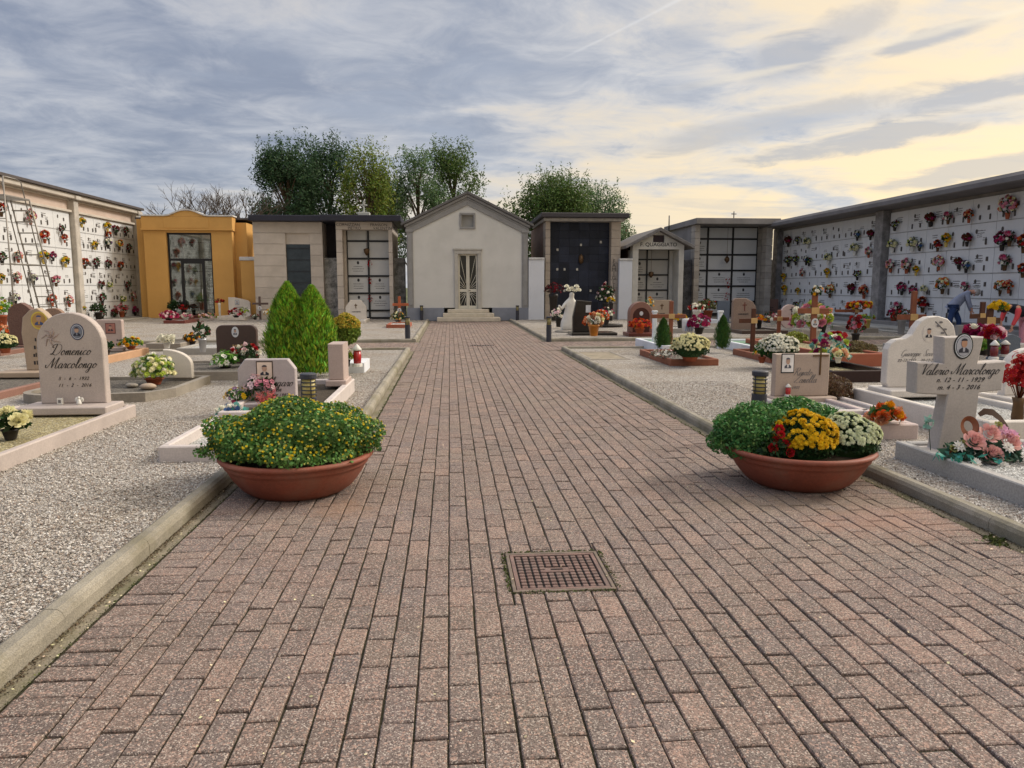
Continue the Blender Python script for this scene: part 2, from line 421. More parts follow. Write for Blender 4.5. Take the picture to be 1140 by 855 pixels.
# ---------------------------------------------------------------- a cursive hand for the engraved names
GLY = {'a': ([[(.30,.34),(.18,.4),(.06,.28),(.04,.1),(.14,0),(.26,.12),(.31,.38)],[(.31,.38),(.28,.1),(.34,0),(.44,.1)]],.42),'c': ([[(.28,.33),(.2,.4),(.07,.28),(.05,.1),(.15,0),(.32,.1)]],.32),
 'e': ([[(0,.12),(.16,.2),(.26,.33),(.18,.4),(.07,.28),(.05,.1),(.15,0),(.32,.12)]],.32),'g': ([[(.30,.34),(.18,.4),(.06,.28),(.04,.1),(.14,0),(.26,.12),(.31,.38)],[(.31,.38),(.27,0),(.22,-.3),(.1,-.38),(.04,-.25),(.2,-.08),(.44,.1)]],.42),
 'i': ([[(0,.12),(.12,.38),(.08,.08),(.14,0),(.24,.12)],[(.14,.55),(.16,.6)]],.24),'l': ([[(0,.12),(.16,.5),(.22,.85),(.15,.9),(.1,.7),(.06,.15),(.13,0),(.25,.12)]],.25),
 'm': ([[(0,.14),(.08,.38),(.06,.2),(.03,0)],[(.04,.1),(.13,.34),(.2,.38),(.21,.25),(.18,0)],[(.19,.1),(.28,.34),(.36,.38),(.37,.25),(.34,.06),(.39,0),(.48,.12)]],.48),
 'n': ([[(0,.14),(.08,.38),(.06,.2),(.03,0)],[(.04,.1),(.14,.34),(.22,.38),(.23,.25),(.2,.06),(.25,0),(.34,.12)]],.34),'o': ([[(.2,.4),(.08,.32),(.04,.12),(.13,0),(.25,.1),(.28,.28),(.2,.4),(.24,.3),(.38,.3)]],.36),
 'r': ([[(0,.12),(.08,.4),(.12,.34),(.22,.38),(.18,.15),(.2,0),(.3,.12)]],.29),'s': ([[(0,.12),(.14,.42),(.2,.2),(.18,.03),(.06,.0)],[(.18,.03),(.3,.12)]],.28),'t': ([[(.14,.75),(.08,.12),(.14,0),(.25,.12)],[(.02,.45),(.24,.47)]],.25),
 'u': ([[(0,.12),(.08,.38),(.05,.1),(.13,0),(.24,.12),(.28,.38)],[(.28,.38),(.26,.08),(.32,0),(.4,.12)]],.4),'v': ([[(0,.3),(.08,.38),(.1,.1),(.15,0),(.25,.15),(.26,.36),(.38,.33)]],.36),
 'p': ([[(0,.14),(.1,.4),(.02,-.35)],[(.07,.2),(.16,.38),(.27,.36),(.27,.1),(.17,0),(.08,.05)],[(.2,0),(.36,.12)]],.36),
 'D': ([[(.3,.9),(.22,.4),(.12,.06),(0,.06),(.02,.14),(.2,.1),(.42,.0),(.66,.2),(.74,.55),(.6,.85),(.3,.93),(.05,.85),(-.02,.68),(.1,.62)]],.8),
 'M': ([[(-.12,.28),(-.1,.1),(.04,.08),(.22,.5),(.36,.9)],[(.36,.9),(.36,.4),(.38,.04)],[(.38,.04),(.55,.5),(.74,.9)],[(.74,.9),(.68,.4),(.68,.06),(.76,0),(.88,.12)]],.88),
 'V': ([[(-.08,.68),(.02,.85),(.16,.86),(.18,.5),(.2,.04)],[(.2,.04),(.38,.5),(.56,.88),(.7,.88)]],.5),'R': ([[(.26,.88),(.2,.4),(.12,.04),(0,.02)],[(.0,.66),(.1,.86),(.36,.93),(.56,.82),(.52,.58),(.26,.46)],[(.26,.46),(.42,.3),(.54,.04),(.7,.1)]],.66),
 'Z': ([[(.12,.74),(.2,.88),(.4,.84),(.6,.9),(.3,.45),(.04,.04),(.24,.08),(.46,0),(.62,.1)]],.62),'C': ([[(.56,.72),(.5,.88),(.34,.88),(.12,.6),(.08,.25),(.22,.02),(.44,.06),(.58,.22)]],.58),
 'G': ([[(.56,.72),(.5,.88),(.34,.88),(.12,.6),(.08,.25),(.22,.02),(.44,.08),(.54,.36)],[(.54,.36),(.48,.05),(.36,-.14),(.16,-.12)]],.62),'S': ([[(.5,.78),(.38,.92),(.22,.8),(.3,.5),(.4,.2),(.24,0),(.04,.08),(.06,.24)]],.5),
 'I': ([[(.3,.88),(.2,.4),(.1,.04),(-.04,.08)],[(.1,.84),(.5,.92)]],.4)}
def script(s_, size, mt, parent, loc, slant=.42, w=.02):
    q = MB(); x = 0; tot = sum(GLY[c][1] if c in GLY else .32 for c in s_); x = -tot / 2
    for c in s_:
        if c not in GLY: x += .32; continue
        for st in GLY[c][0]:
            P = np.array(st, float); n = len(P); E = np.vstack([2 * P[0] - P[1], P, 2 * P[-1] - P[-2]]); out = []
            for i in range(n - 1):
                p0, p1, p2, p3 = E[i], E[i + 1], E[i + 2], E[i + 3]
                for t in (0, .25, .5, .75): out.append(.5 * (2 * p1 + (p2 - p0) * t + (2 * p0 - 5 * p1 + 4 * p2 - p3) * t * t + (3 * p1 - p0 - 3 * p2 + p3) * t ** 3))
            out.append(P[-1]); O = np.array(out); O[:, 0] += x + slant * O[:, 1]; d = np.gradient(O, axis=0); l = np.linalg.norm(d, axis=1, keepdims=True) + 1e-9; d /= l; nn = np.column_stack([-d[:, 1], d[:, 0]])
            wd = (.010 + w * np.clip(-d[:, 1], 0, 1) + .012 * np.abs(d[:, 1]))[:, None]; A = (O + nn * wd) * size; B_ = (O - nn * wd) * size; k = len(O)
            V = [(a[0], 0, a[1]) for a in A] + [(b[0], 0, b[1]) for b in B_]; q.add(V, [(i, i + 1, k + i + 1, k + i)[::-1] for i in range(k - 1)])
        x += GLY[c][1]
    o = q.build('inscription', mt, parent); o.location = (loc[0], loc[1] - .002, loc[2] - size * .3); return o
# ================================================================ SETTING
def paver_mat():
    m = bpy.data.materials.new('paver'); m.use_nodes = True; nt = m.node_tree; N = nt.nodes.new; L = nt.links.new; b = nt.nodes['Principled BSDF']
    b.inputs['Roughness'].default_value = .85; b.inputs['Specular IOR Level'].default_value = .25
    tc = N('ShaderNodeTexCoord'); g = N('ShaderNodeNewGeometry')
    def noise(s, d=3, r=.6):
        n = N('ShaderNodeTexNoise'); n.inputs['Scale'].default_value = s; n.inputs['Detail'].default_value = d; n.inputs['Roughness'].default_value = r
        L(tc.outputs['Object'], n.inputs['Vector']); return n.outputs['Fac']
    def mr(v, a, b_, c, d):
        n = N('ShaderNodeMapRange'); L(v, n.inputs[0])
        for i, q in enumerate((a, b_, c, d)): n.inputs[i + 1].default_value = q
        return n.outputs[0]
    def mix(f, a, c, mode='MIX'):
        n = N('ShaderNodeMix'); n.data_type = 'RGBA'; n.blend_type = mode
        if isinstance(f, float): n.inputs[0].default_value = f
        else: L(f, n.inputs[0])
        for s, v in ((6, a), (7, c)):
            if isinstance(v, tuple): n.inputs[s].default_value = (*v, 1)
            else: L(v, n.inputs[s])
        return n.outputs[2]
    rp = N('ShaderNodeValToRGB'); L(g.outputs['Random Per Island'], rp.inputs[0]); e = rp.color_ramp.elements
    e[0].color = (.155, .118, .107, 1); e[1].color = (.30, .205, .165, 1)
    for p, c in ((.3, (.235, .166, .138, 1)), (.55, (.19, .15, .139, 1)), (.8, (.25, .187, .16, 1))):
        q = e.new(p); q.color = c
    c = rp.outputs[0]
    c = mix(mr(noise(1.1, 6, .7), .42, .66, 0, .6), c, (.15, .118, .092))           # damp, mossy patches
    c = mix(mr(noise(.55, 4, .6), .5, .7, 0, .35), c, (.30, .255, .20))
    v = N('ShaderNodeTexVoronoi'); v.inputs['Scale'].default_value = 210; L(tc.outputs['Object'], v.inputs['Vector'])
    sp = N('ShaderNodeSeparateColor'); L(v.outputs['Color'], sp.inputs[0])
    c = mix(mr(sp.outputs[0], .78, .86, 0, .72), c, (.56, .48, .41)); c = mix(mr(sp.outputs[1], .66, .76, 0, .75), c, (.06, .047, .042))
    v2 = N('ShaderNodeTexVoronoi'); v2.inputs['Scale'].default_value = 120; L(tc.outputs['Object'], v2.inputs['Vector'])
    s2 = N('ShaderNodeSeparateColor'); L(v2.outputs['Color'], s2.inputs[0])
    c = mix(mr(s2.outputs[2], .84, .9, 0, .6), c, (.46, .30, .235)); c = mix(mr(s2.outputs[0], .80, .88, 0, .55), c, (.10, .075, .065))
    # rust-red stain on the paving beside the right planter, its own shape
    ob = N('ShaderNodeSeparateXYZ'); L(tc.outputs['Object'], ob.inputs[0])
    def blob(x0, y0, rx, ry):
        vs = []
        for o, c0, r0 in ((ob.outputs[0], x0, rx), (ob.outputs[1], y0, ry)):
            a = N('ShaderNodeMath'); a.operation = 'SUBTRACT'; L(o, a.inputs[0]); a.inputs[1].default_value = c0
            d = N('ShaderNodeMath'); d.operation = 'DIVIDE'; L(a.outputs[0], d.inputs[0]); d.inputs[1].default_value = r0
            p = N('ShaderNodeMath'); p.operation = 'POWER'; L(d.outputs[0], p.inputs[0]); p.inputs[1].default_value = 2; vs.append(p.outputs[0])
        s = N('ShaderNodeMath'); s.operation = 'ADD'; L(vs[0], s.inputs[0]); L(vs[1], s.inputs[1])
        t = N('ShaderNodeMath'); t.operation = 'ADD'; L(s.outputs[0], t.inputs[0]); L(mr(noise(5, 6, .7), .3, .7, -.8, .8), t.inputs[1]); return mr(t.outputs[0], -.1, 1.2, .42, 0)
    c = mix(blob(2.95, 4.75, .55, .42), c, (.36, .20, .135)); c = mix(blob(-.80, 5.35, .3, .28), c, (.30, .18, .11)); c = mix(blob(2.6, 5.2, 1.0, .3), c, (.2, .155, .10))
    L(c, b.inputs['Base Color'])
    bp = N('ShaderNodeBump'); bp.inputs['Strength'].default_value = .9; bp.inputs['Distance'].default_value = .004
    nn = N('ShaderNodeMath'); nn.operation = 'ADD'; L(noise(170, 2), nn.inputs[0]); L(mr(sp.outputs[0], 0, 1, 0, .5), nn.inputs[1]); L(nn.outputs[0], bp.inputs['Height'])
    L(bp.outputs[0], b.inputs['Normal']); return m
def gravel_mat(name, cols, scale, bump=1.0, island=False, warm=.0):
    m = bpy.data.materials.new(name); m.use_nodes = True; nt = m.node_tree; N = nt.nodes.new; L = nt.links.new; b = nt.nodes['Principled BSDF']
    b.inputs['Roughness'].default_value = .9; b.inputs['Specular IOR Level'].default_value = .25
    tc = N('ShaderNodeTexCoord'); rp = N('ShaderNodeValToRGB'); e = rp.color_ramp.elements
    e[0].color = (*srgb(cols[0]), 1); e[1].color = (*srgb(cols[-1]), 1); e[0].position = 0
    rp.color_ramp.interpolation = 'LINEAR'
    for i, h in enumerate(cols[1:-1]): q = e.new((i + 1) / (len(cols) - 1)); q.color = (*srgb(h), 1)
    if island:
        g = N('ShaderNodeNewGeometry'); L(g.outputs['Random Per Island'], rp.inputs[0]); L(rp.outputs[0], b.inputs['Base Color']); return m
    v = N('ShaderNodeTexVoronoi'); v.inputs['Scale'].default_value = scale; L(tc.outputs['Object'], v.inputs['Vector'])
    s = N('ShaderNodeSeparateColor'); L(v.outputs['Color'], s.inputs[0]); L(s.outputs[0], rp.inputs[0])
    v2 = N('ShaderNodeTexVoronoi'); v2.feature = 'DISTANCE_TO_EDGE'; v2.inputs['Scale'].default_value = scale; L(tc.outputs['Object'], v2.inputs['Vector'])
    mr = N('ShaderNodeMapRange'); L(v2.outputs['Distance'], mr.inputs[0]); mr.inputs[2].default_value = .13; mr.inputs[3].default_value = .0; mr.inputs[4].default_value = 1
    mx = N('ShaderNodeMix'); mx.data_type = 'RGBA'; L(mr.outputs[0], mx.inputs[0]); mx.inputs[6].default_value = (.17, .155, .135, 1); L(rp.outputs[0], mx.inputs[7])
    n = N('ShaderNodeTexNoise'); n.inputs['Scale'].default_value = .7; n.inputs['Detail'].default_value = 5; L(tc.outputs['Object'], n.inputs['Vector'])
    m2 = N('ShaderNodeMapRange'); L(n.outputs['Fac'], m2.inputs[0]); m2.inputs[1].default_value = .42; m2.inputs[2].default_value = .68; m2.inputs[4].default_value = warm
    my = N('ShaderNodeMix'); my.data_type = 'RGBA'; my.blend_type = 'MULTIPLY'; L(m2.outputs[0], my.inputs[0]); L(mx.outputs[2], my.inputs[6]); my.inputs[7].default_value = (.72, .60, .42, 1)
    L(my.outputs[2], b.inputs['Base Color'])
    bp = N('ShaderNodeBump'); bp.inputs['Strength'].default_value = bump; bp.inputs['Distance'].default_value = .012; L(mr.outputs[0], bp.inputs['Height']); L(bp.outputs[0], b.inputs['Normal'])
    return m
GC = ['67615b', '9e978f', 'c0b9b0', 'a6978a', 'cfc9c0', '8e7e73', 'c3bcb3', 'dedad3', 'aea69d', 'eeebe5']
M_gravel = gravel_mat('gravel', GC, 60, warm=.35)
M_pebble = gravel_mat('pebble', ['5c5650', '969088', 'b6afa7', '9d8c7d', 'c6c0b8', '827167', 'b9b2aa', 'd6d1ca', 'a59e96', 'e8e4de'], 42, island=True)
M_white_gravel = gravel_mat('white_gravel', ['8a8a88', 'c9c9c6', 'e6e6e2', 'b5b5b2', 'f4f4f0', '9c9c9a', 'ececea'], 60)
M_tan_gravel = gravel_mat('tan_gravel', ['6a5f45', 'b5a475', 'd3c797', 'a39360', 'e0d8b4', '8c8060'], 60)
M_dark_gravel = gravel_mat('dark_gravel', ['3a3632', '6c655c', '8f877b', '54504a', 'a39c92'], 60)
M_paver = paver_mat()
M_joint = mat('joint_earth', (.055, .046, .028), .95, .4, 6, bump=.8, bscale=90, stain=.7, stcol=(.03, .05, .012))
M_kerb = mat('kerb_concrete', (.29, .262, .21), .9, .22, 2.2, bump=.5, bscale=150, fine=.22, fscale=130, stain=.8, stcol=(.17, .15, .085))
M_gutter = mat('gutter_concrete', (.21, .18, .13), .9, .25, 3, bump=.5, bscale=150, fine=.3, fscale=110, stain=.8, stcol=(.11, .11, .045))
M_moss = leafm('moss', '4a5228', .6)

XL, XR, XLn, XRn, YS = -1.0, 2.84, -1.82, 3.54, 6.75      # kerb faces of the path, far and near; the path widens at YS
Y1, Y2, YB = 18.9, 22.0, 35.9                              # the crossing path, the chapel front

# ground: one sheet to the horizon
gm = MB(); gm.add([(-900, -300, -.06), (900, -300, -.06), (900, 1500, -.06), (-900, 1500, -.06)], [(0, 1, 2, 3)])
struct(gm, 'ground', mat('field_grass', (.09, .10, .04), .95, .4, .05, bump=.5, bscale=8))
def sheet(name, rects, m, z):
    q = MB()
    for x0, y0, x1, y1 in rects: q.add([(x0, y0, z), (x1, y0, z), (x1, y1, z), (x0, y1, z)], [(0, 1, 2, 3)])
    return struct(q, name, m)
gv = sheet('gravel_ground', [(-17, -3, XLn - .11, YS - .1), (-17, YS - .1, XL - .11, Y1 - .02), (-17, Y2 + .02, XL - .11, 41.9),
            (XRn + .11, -3, 17.6, YS - .1), (XR + .11, YS - .1, 17.6, Y1 - .02), (XR + .11, Y2 + .02, 17.6, 41.9)], M_gravel, 0.045)
sheet('path_bed', [(XLn, -3, XRn, YS), (XL, YS, XR, YB + 1), (-17, Y1, XL, Y2), (XR, Y1, 17.6, Y2)], M_joint, -.014)

# ---- pavers
HOLES = [(.315, 3.75, .875, 4.33), (.50, 20.35, 1.25, 20.75)]
bricks = []
def brick(x0, y0, x1, y1):
    for a, b, c, d in HOLES:
        if x1 > a and x0 < c and y1 > b and y0 < d:
            if x0 < a: brick(x0, y0, a, y1)
            if x1 > c: brick(c, y0, x1, y1)
            xa, xb = max(x0, a), min(x1, c)
            if y0 < b: brick(xa, y0, xb, b)
            if y1 > d: brick(xa, d, xb, y1)
            return
    if x1 - x0 > .014 and y1 - y0 > .014: bricks.append((x0, y0, x1, y1))
BW, BL = .1255, .251
gx = .10; E = gx + BL; NCOL = round((XR - XL - 2 * E) / BW); FW = (XR - XL - 2 * E) / NCOL; COFF = {}
def field(x0, x1, y0, y1):
    """running bond on one lattice shared by the whole paving"""
    i = math.floor((x0 - XL - E) / FW + 1e-6)
    while XL + E + i * FW < x1 - .01:
        xa = XL + E + i * FW; off = COFF.setdefault(i, (.5 if i % 2 else 0) * BL + random.Random(i * 31 + 7).uniform(-.04, .04)); k = math.floor((y0 - off) / BL)
        while off + k * BL < y1:
            a, b = max(off + k * BL, y0), min(off + (k + 1) * BL, y1); c, d = max(xa, x0), min(xa + FW, x1)
            if b - a > .03 and d - c > .03: brick(c, a, d, b)
            k += 1
        i += 1
def headers(xk, sgn, y0, y1):
    """header course beside a kerb, and the half-brick course next to it"""
    y = y0; xa = xk + sgn * gx
    while y < y1 - .03:
        b = min(y + BW, y1); brick(min(xa, xa + sgn * BL), y, max(xa, xa + sgn * BL), b); y += BW
headers(XLn, 1, -1.5, YS); headers(XRn, -1, -1.5, YS); headers(XL, 1, YS, Y1); headers(XR, -1, YS, Y1); headers(XL, 1, Y2, YB - .1); headers(XR, -1, Y2, YB - .1)
field(XLn + E, XRn - E, -1.5, YS); field(XL + E, XR - E, YS, YB - .1); field(-17, XL + E, Y1 + .1, Y2 - .1); field(XR - E, 17.3, Y1 + .1, Y2 - .1)
B = np.array(bricks); nB = len(B); j = .0022 * RNG.uniform(.3, 2.0, (nB, 4)) * np.array([1, 1.2, 1, 1.2])
x0, y0, x1, y1 = B[:, 0] + j[:, 0], B[:, 1] + j[:, 1], B[:, 2] - j[:, 2], B[:, 3] - j[:, 3]
zt = RNG.normal(0, .0016, nB); tx = RNG.normal(0, .0014, nB); ty = RNG.normal(0, .0014, nB); ang = RNG.normal(0, .008, nB)
def ringv(ins, dz):
    P = []
    cx, cy = (x0 + x1) / 2, (y0 + y1) / 2
    for sx, sy in ((-1, -1), (1, -1), (1, 1), (-1, 1)):
        hx, hy = (x1 - x0) / 2 - ins, (y1 - y0) / 2 - ins; qx, qy = sx * hx, sy * hy
        P.append(np.stack([cx + qx - qy * ang, cy + qy + qx * ang, zt + dz + tx * sx + ty * sy], 1))
    return np.stack(P, 1)
V = np.concatenate([ringv(.0065, 0), ringv(.002, -.0045), ringv(0, -.05)], 1).reshape(-1, 3)
tf = [(0, 1, 2, 3)] + [(4 * r + (i + 1) % 4, 4 * r + i, 4 * r + 4 + i, 4 * r + 4 + (i + 1) % 4) for r in (0, 1) for i in range(4)]
FF = (np.array(tf)[None] + (np.arange(nB) * 12)[:, None, None]).reshape(-1, 4)
pb = MB(); pb.add(V, FF); struct(pb, 'path', M_paver)

# ---- kerbs: rounded top, concrete foot on the path side
def kerb_run(mb, mbg, p, q, sgn):
    """p->q straight run; sgn: side of the gravel relative to direction (+1 left)"""
    p = np.array(p, float); q = np.array(q, float); L_ = np.linalg.norm(q - p); d = (q - p) / L_; n = np.array([-d[1], d[0]]) * sgn
    t = 0
    prof = [(0, -.1), (0, .055), (.012, .082), (.035, .098), (.085, .1), (.105, .09), (.115, .06), (.115, -.1)]
    while t < L_ - .01:
        e = min(t + 1.0, L_); V = []
        for s in (t + .002, e - .002):
            for u, z in prof: V.append((*(p + d * s + n * (u + .001 * math.sin(t * 9))), z + .003 * math.sin(t * 5.3)))
        k = len(prof); Fs = [(i, i + 1, k + i + 1, k + i) for i in range(k - 1)] + [tuple(range(k)), tuple(range(2 * k - 1, k - 1, -1))]
        if sgn < 0: Fs = [f[::-1] for f in Fs]
        Fs = [f[::-1] for f in Fs]
        mb.add(V, Fs); t = e
    a, b = p - n * .0, q - n * .0; c_, d_ = q - n * gx, p - n * gx
    V = [(*(p - n * .005), -.003), (*(q - n * .005), -.003), (*(q - n * (gx - .012)), -.007), (*(p - n * (gx - .012)), -.007)]; f = [(0, 1, 2, 3)]
    mbg.add(V, f)
kb, kg = MB(), MB()
for p, q, s in [((XLn, -1.5), (XLn, YS), 1), ((XL, YS), (XL, Y1), 1), ((XLn - .11, YS - .01), (XL - .002, YS - .01), 1),
                ((XL - .002, Y1), (-17, Y1), 1), ((XL, Y2), (XL, YB - .1), 1), ((-17, Y2), (XL - .002, Y2), 1)]: kerb_run(kb, kg, p, q, s)
for p, q, s in [((XRn, -1.5), (XRn, YS), -1), ((XR, YS), (XR, Y1), -1), ((XRn + .11, YS - .01), (XR + .002, YS - .01), -1),
                ((XR + .002, Y1), (17.3, Y1), -1), ((XR, Y2), (XR, YB - .1), -1), ((17.3, Y2), (XR + .002, Y2), -1)]: kerb_run(kb, kg, p, q, s)
struct(kb, 'kerb', M_kerb); struct(kg, 'gutter', M_gutter)
# paved strips at the foot of the two niche walls
sp_ = MB(); sp_.box(-17, 15, -.05, -15.2, 41.8, .075, .01); sp_.box(15.6, 12, -.05, 17.25, 38.9, .16, .01); sp_.box(15.25, 12, -.05, 15.597, 38.9, .085, .01)
struct(sp_, 'pavement', mat('strip_concrete', (.36, .34, .30), .9, .2, 1.2, bump=.4, bscale=90, fine=.15, stain=.5, stcol=(.16, .14, .10)))

# ---- loose stones lying on the gravel near the camera
def pebbles(rects, dens, seed):
    r = np.random.default_rng(seed); P = []
    for x0, y0, x1, y1 in rects:
        n = int((x1 - x0) * (y1 - y0) * dens); P.append(np.stack([r.uniform(x0, x1, n), r.uniform(y0, y1, n)], 1))
    P = np.vstack(P); n = len(P); pos = np.column_stack([P, 0.045 + r.uniform(-.002, .009, n)])
    tv = np.array([(1, 0, 0), (.3, .95, 0), (-.8, .6, .05), (-.8, -.55, 0), (.35, -.9, .05), (.2, .1, .8), (-.1, -.1, -.6)]) * .5
    tf = [(i, (i + 1) % 5, 5) for i in range(5)] + [((i + 1) % 5, i, 6) for i in range(5)]
    nr = r.normal(size=(n, 3)) * .45 + np.array([0, 0, 1]); m = MB()
    m.inst(tv, tf, pos, frame_of(nr), r.uniform(.008, .021, n)); return m
pm = pebbles([(-6, 2.6, -1.95, 5.5), (-7, 5.5, -1.95, 9)], 1900, 3); pm.ch += pebbles([(3.66, 3.6, 4.6, 9), (-3.0, 9, -1.12, 14), (2.96, 6.9, 4.6, 12)], 1300, 4).ch
tag(pm.build('loose_gravel', M_pebble), kind='stuff')
# moss in joints, around the cover and along the gutters; fallen bits
ms = MB(); r = RNG
def moss_line(x0, y0, x1, y1, n, w=.01, s=.012):
    t = r.random(n) ** 1.0; P = np.column_stack([x0 + (x1 - x0) * t + r.normal(0, w, n), y0 + (y1 - y0) * t + r.normal(0, w, n), r.uniform(-.004, .006, n)])
    ms.leaves(P, s, np.tile([0, 0, 1.], (n, 1)), aspect=.8)
for a in ((.315, 4.34, .875, 4.34), (.30, 3.75, .30, 4.33), (.89, 3.75, .89, 4.33), (.315, 3.74, .875, 3.74)): moss_line(*a, 260, .008, .012)
moss_line(XLn + gx - .006, 2.5, XLn + gx - .006, 6.5, 520, .006, .009); moss_line(XRn - gx + .006, 3.5, XRn - gx + .006, 6.5, 400, .006, .009)
moss_line(XL + gx, 7, XL + gx, 18, 800, .012, .018); moss_line(XR - gx, 7, XR - gx, 18, 800, .012, .018)
moss_line(3.40, 4.25, 3.46, 4.35, 160, .03, .03)
tag(ms.build('moss', M_moss), kind='stuff')
db = MB()
for xk, sg, n_ in ((XLn, 1, 2600), (XRn, -1, 1600)):
    P = np.column_stack([xk + sg * (.004 + np.abs(r.normal(0, .022, n_))), r.uniform(2.3, 6.7, n_), np.full(n_, .0)]); db.leaves(P, .011, np.tile([0, 0, 1.], (n_, 1)), aspect=.6, spread=.6)
P = np.column_stack([XL + E + FW * r.integers(-6, NCOL + 6, 2600) + r.normal(0, .002, 2600), 2.2 + 7 * r.random(2600) ** 1.4, np.full(2600, -.004)]); P = P[(P[:, 0] > XLn) & (P[:, 0] < XRn)]; db.leaves(P, .008, np.tile([0, 0, 1.], (len(P), 1)), aspect=.7, spread=.6)
tag(db.build('dry_debris', mat('debris', (.10, .075, .045), .9, .2, 3, island=.7, hue=.03)), kind='stuff')
lt = MB(); n = 170
P = np.column_stack([r.uniform(-1.9, 3.5, n), 2.4 + 9 * r.random(n) ** 1.6, np.full(n, .006)])
lt.leaves(P, .016, np.tile([0, 0, 1.], (n, 1)), spread=.3, aspect=.7); P[:, 0] = np.where(r.random(n) < .5, XLn + .07, XRn - .07) + r.normal(0, .03, n)
lt.leaves(P, .016, np.tile([0, 0, 1.], (n, 1)), spread=.3, aspect=.7)
tag(lt.build('fallen_petals', mat('dry_petal', (.55, .47, .3), .8, .1, 3, island=.5, hue=.04)), kind='stuff')

# ---- manhole cover, far drain grate
def cover(loc, w, d, label):
    t = thing('manhole_cover', label, 'manhole cover', loc)
    iron = mat('rusty_iron', (.21, .135, .115), .6, .3, 9, bump=.3, bscale=200, metal=.35, stain=.7, stcol=(.12, .11, .10), fine=.2, fscale=150)
    f = MB(); b = .02
    f.box(-w / 2, -d / 2, -.05, w / 2, -d / 2 + b, .004, .003); f.box(-w / 2, d / 2 - b, -.05, w / 2, d / 2, .004, .003)
    f.box(-w / 2, -d / 2 + b, -.05, -w / 2 + b, d / 2 - b, .004, .003); f.box(w / 2 - b, -d / 2 + b, -.05, w / 2, d / 2 - b, .004, .003)
    f.build('frame', mat('worn_steel', (.20, .155, .125), .55, .3, 12, metal=.4, stain=.6, stcol=(.12, .10, .06)), t)
    p = MB(); i = b + .004; p.box(-w / 2 + i, -d / 2 + i, -.05, w / 2 - i, d / 2 - i, -.010, 0, 1)
    e = .022; X0, X1, Yy0, Yy1 = -w / 2 + i, w / 2 - i, -d / 2 + i, d / 2 - i
    p.box(X0, Yy0, -.0105, X1, Yy0 + e, .002, .002); p.box(X0, Yy1 - e, -.0105, X1, Yy1, .002, .002); p.box(X0, Yy0 + e, -.0105, X0 + e, Yy1 - e, .002, .002); p.box(X1 - e, Yy0 + e, -.0105, X1, Yy1 - e, .002, .002)
    nx = 11; ny = 11; gx0, gx1, gy0, gy1 = X0 + e + .004, X1 - e - .004, Yy0 + e + .004, Yy1 - e - .004
    for a in range(nx):
        for c in range(ny):
            if 4 <= a <= 6 and 5 <= c <= 6: continue
            sx, sy = (gx1 - gx0) / nx, (gy1 - gy0) / ny
            p.box(gx0 + a * sx + .005, gy0 + c * sy + .006, -.0105, gx0 + (a + 1) * sx - .006, gy0 + (c + 1) * sy - .009, .001, .003)
    p.box(-.07, -.012, -.0105, .07, .05, -.001, .002); p.build('plate', [iron, mat('black_recess', (.02, .017, .015), .9)], t)  # plate base between the raised squares is near black
    h = MB(); h.box(-.035, .012, -.001, .035, .026, .0015, .001); h.build('lifting_slot', mat('black_gap', (.01, .01, .01), .9), t)
cover((.595, 4.04, 0), .555, .575, 'square rusty iron manhole cover with a raised chequer pattern set in the paving')
t = thing('drain_grate', 'dark slotted drain grate at the middle of the path crossing', 'drain grate', (.875, 20.55, 0))
g = MB(); g.box(-.37, -.2, -.04, .37, -.16, .003, .003); g.box(-.37, .16, -.04, .37, .2, .003, .003); g.box(-.37, -.16, -.04, -.33, .16, .003); g.box(.33, -.16, -.04, .37, .16, .003)
g.build('frame', _M['rusty_iron'], t); g = MB()
for i in range(9): g.box(-.32 + i * .073, -.158, -.03, -.285 + i * .073, .158, .002)
g.build('bar_grid', mat('dark_iron', (.05, .045, .045), .5, .2, 5, metal=.5), t)
# ================================================================ BUILDINGS
M_block = mat('beige_block', (.50, .44, .38), .85, .10, 1.5, bump=.2, bscale=60, fine=.08, stain=.35, stcol=(.30, .26, .21), island=.08)
M_blockj = mat('block_joint', (.20, .17, .14), .9)
M_travert = mat('travertine', (.55, .50, .43), .8, .10, 2, bump=.15, bscale=60, fine=.07, stain=.3, stcol=(.33, .29, .23))
M_niche = mat('niche_marble', (.66, .67, .68), .45, .07, 1.3, fine=.04, island=.09, stain=.25, stcol=(.45, .46, .48))
M_dim = mat('niche_grey_marble', (.50, .50, .49), .5, .06, 1.5, island=.06)
M_darkmetal = mat('dark_metal', (.03, .03, .035), .5, .1, 3, metal=.3)
M_black = mat('black_frame', (.012, .012, .014), .4, .1, 3)
M_ink = mat('inscription_black', (.03, .028, .03), .6)
M_greymark = mat('inscription_grey', (.16, .15, .15), .6)
M_roof = mat('roof_sheet', (.06, .055, .06), .6, .2, 2)
M_white = mat('white_render', (.62, .64, .68), .9, .05, 1.2, bump=.1, bscale=80, stain=.2, stcol=(.45, .45, .43))
M_rough = mat('rough_old_concrete', (.30, .29, .27), .95, .5, 3.5, bump=1, bscale=18, fine=.3, fscale=30, stain=.9, stcol=(.05, .05, .045))
M_greycon = mat('grey_concrete', (.25, .235, .225), .9, .15, 1.2, bump=.3, bscale=60, stain=.45, stcol=(.14, .13, .12))
M_bronze = mat('bronze', (.12, .07, .035), .45, .2, 8, metal=.6)
M_photo = mat('photo_skin', (.42, .27, .2), .5, .15, 20); M_photobg = mat('photo_ground', (.55, .56, .58), .4); M_photodk = mat('photo_dark', (.03, .03, .045), .5)

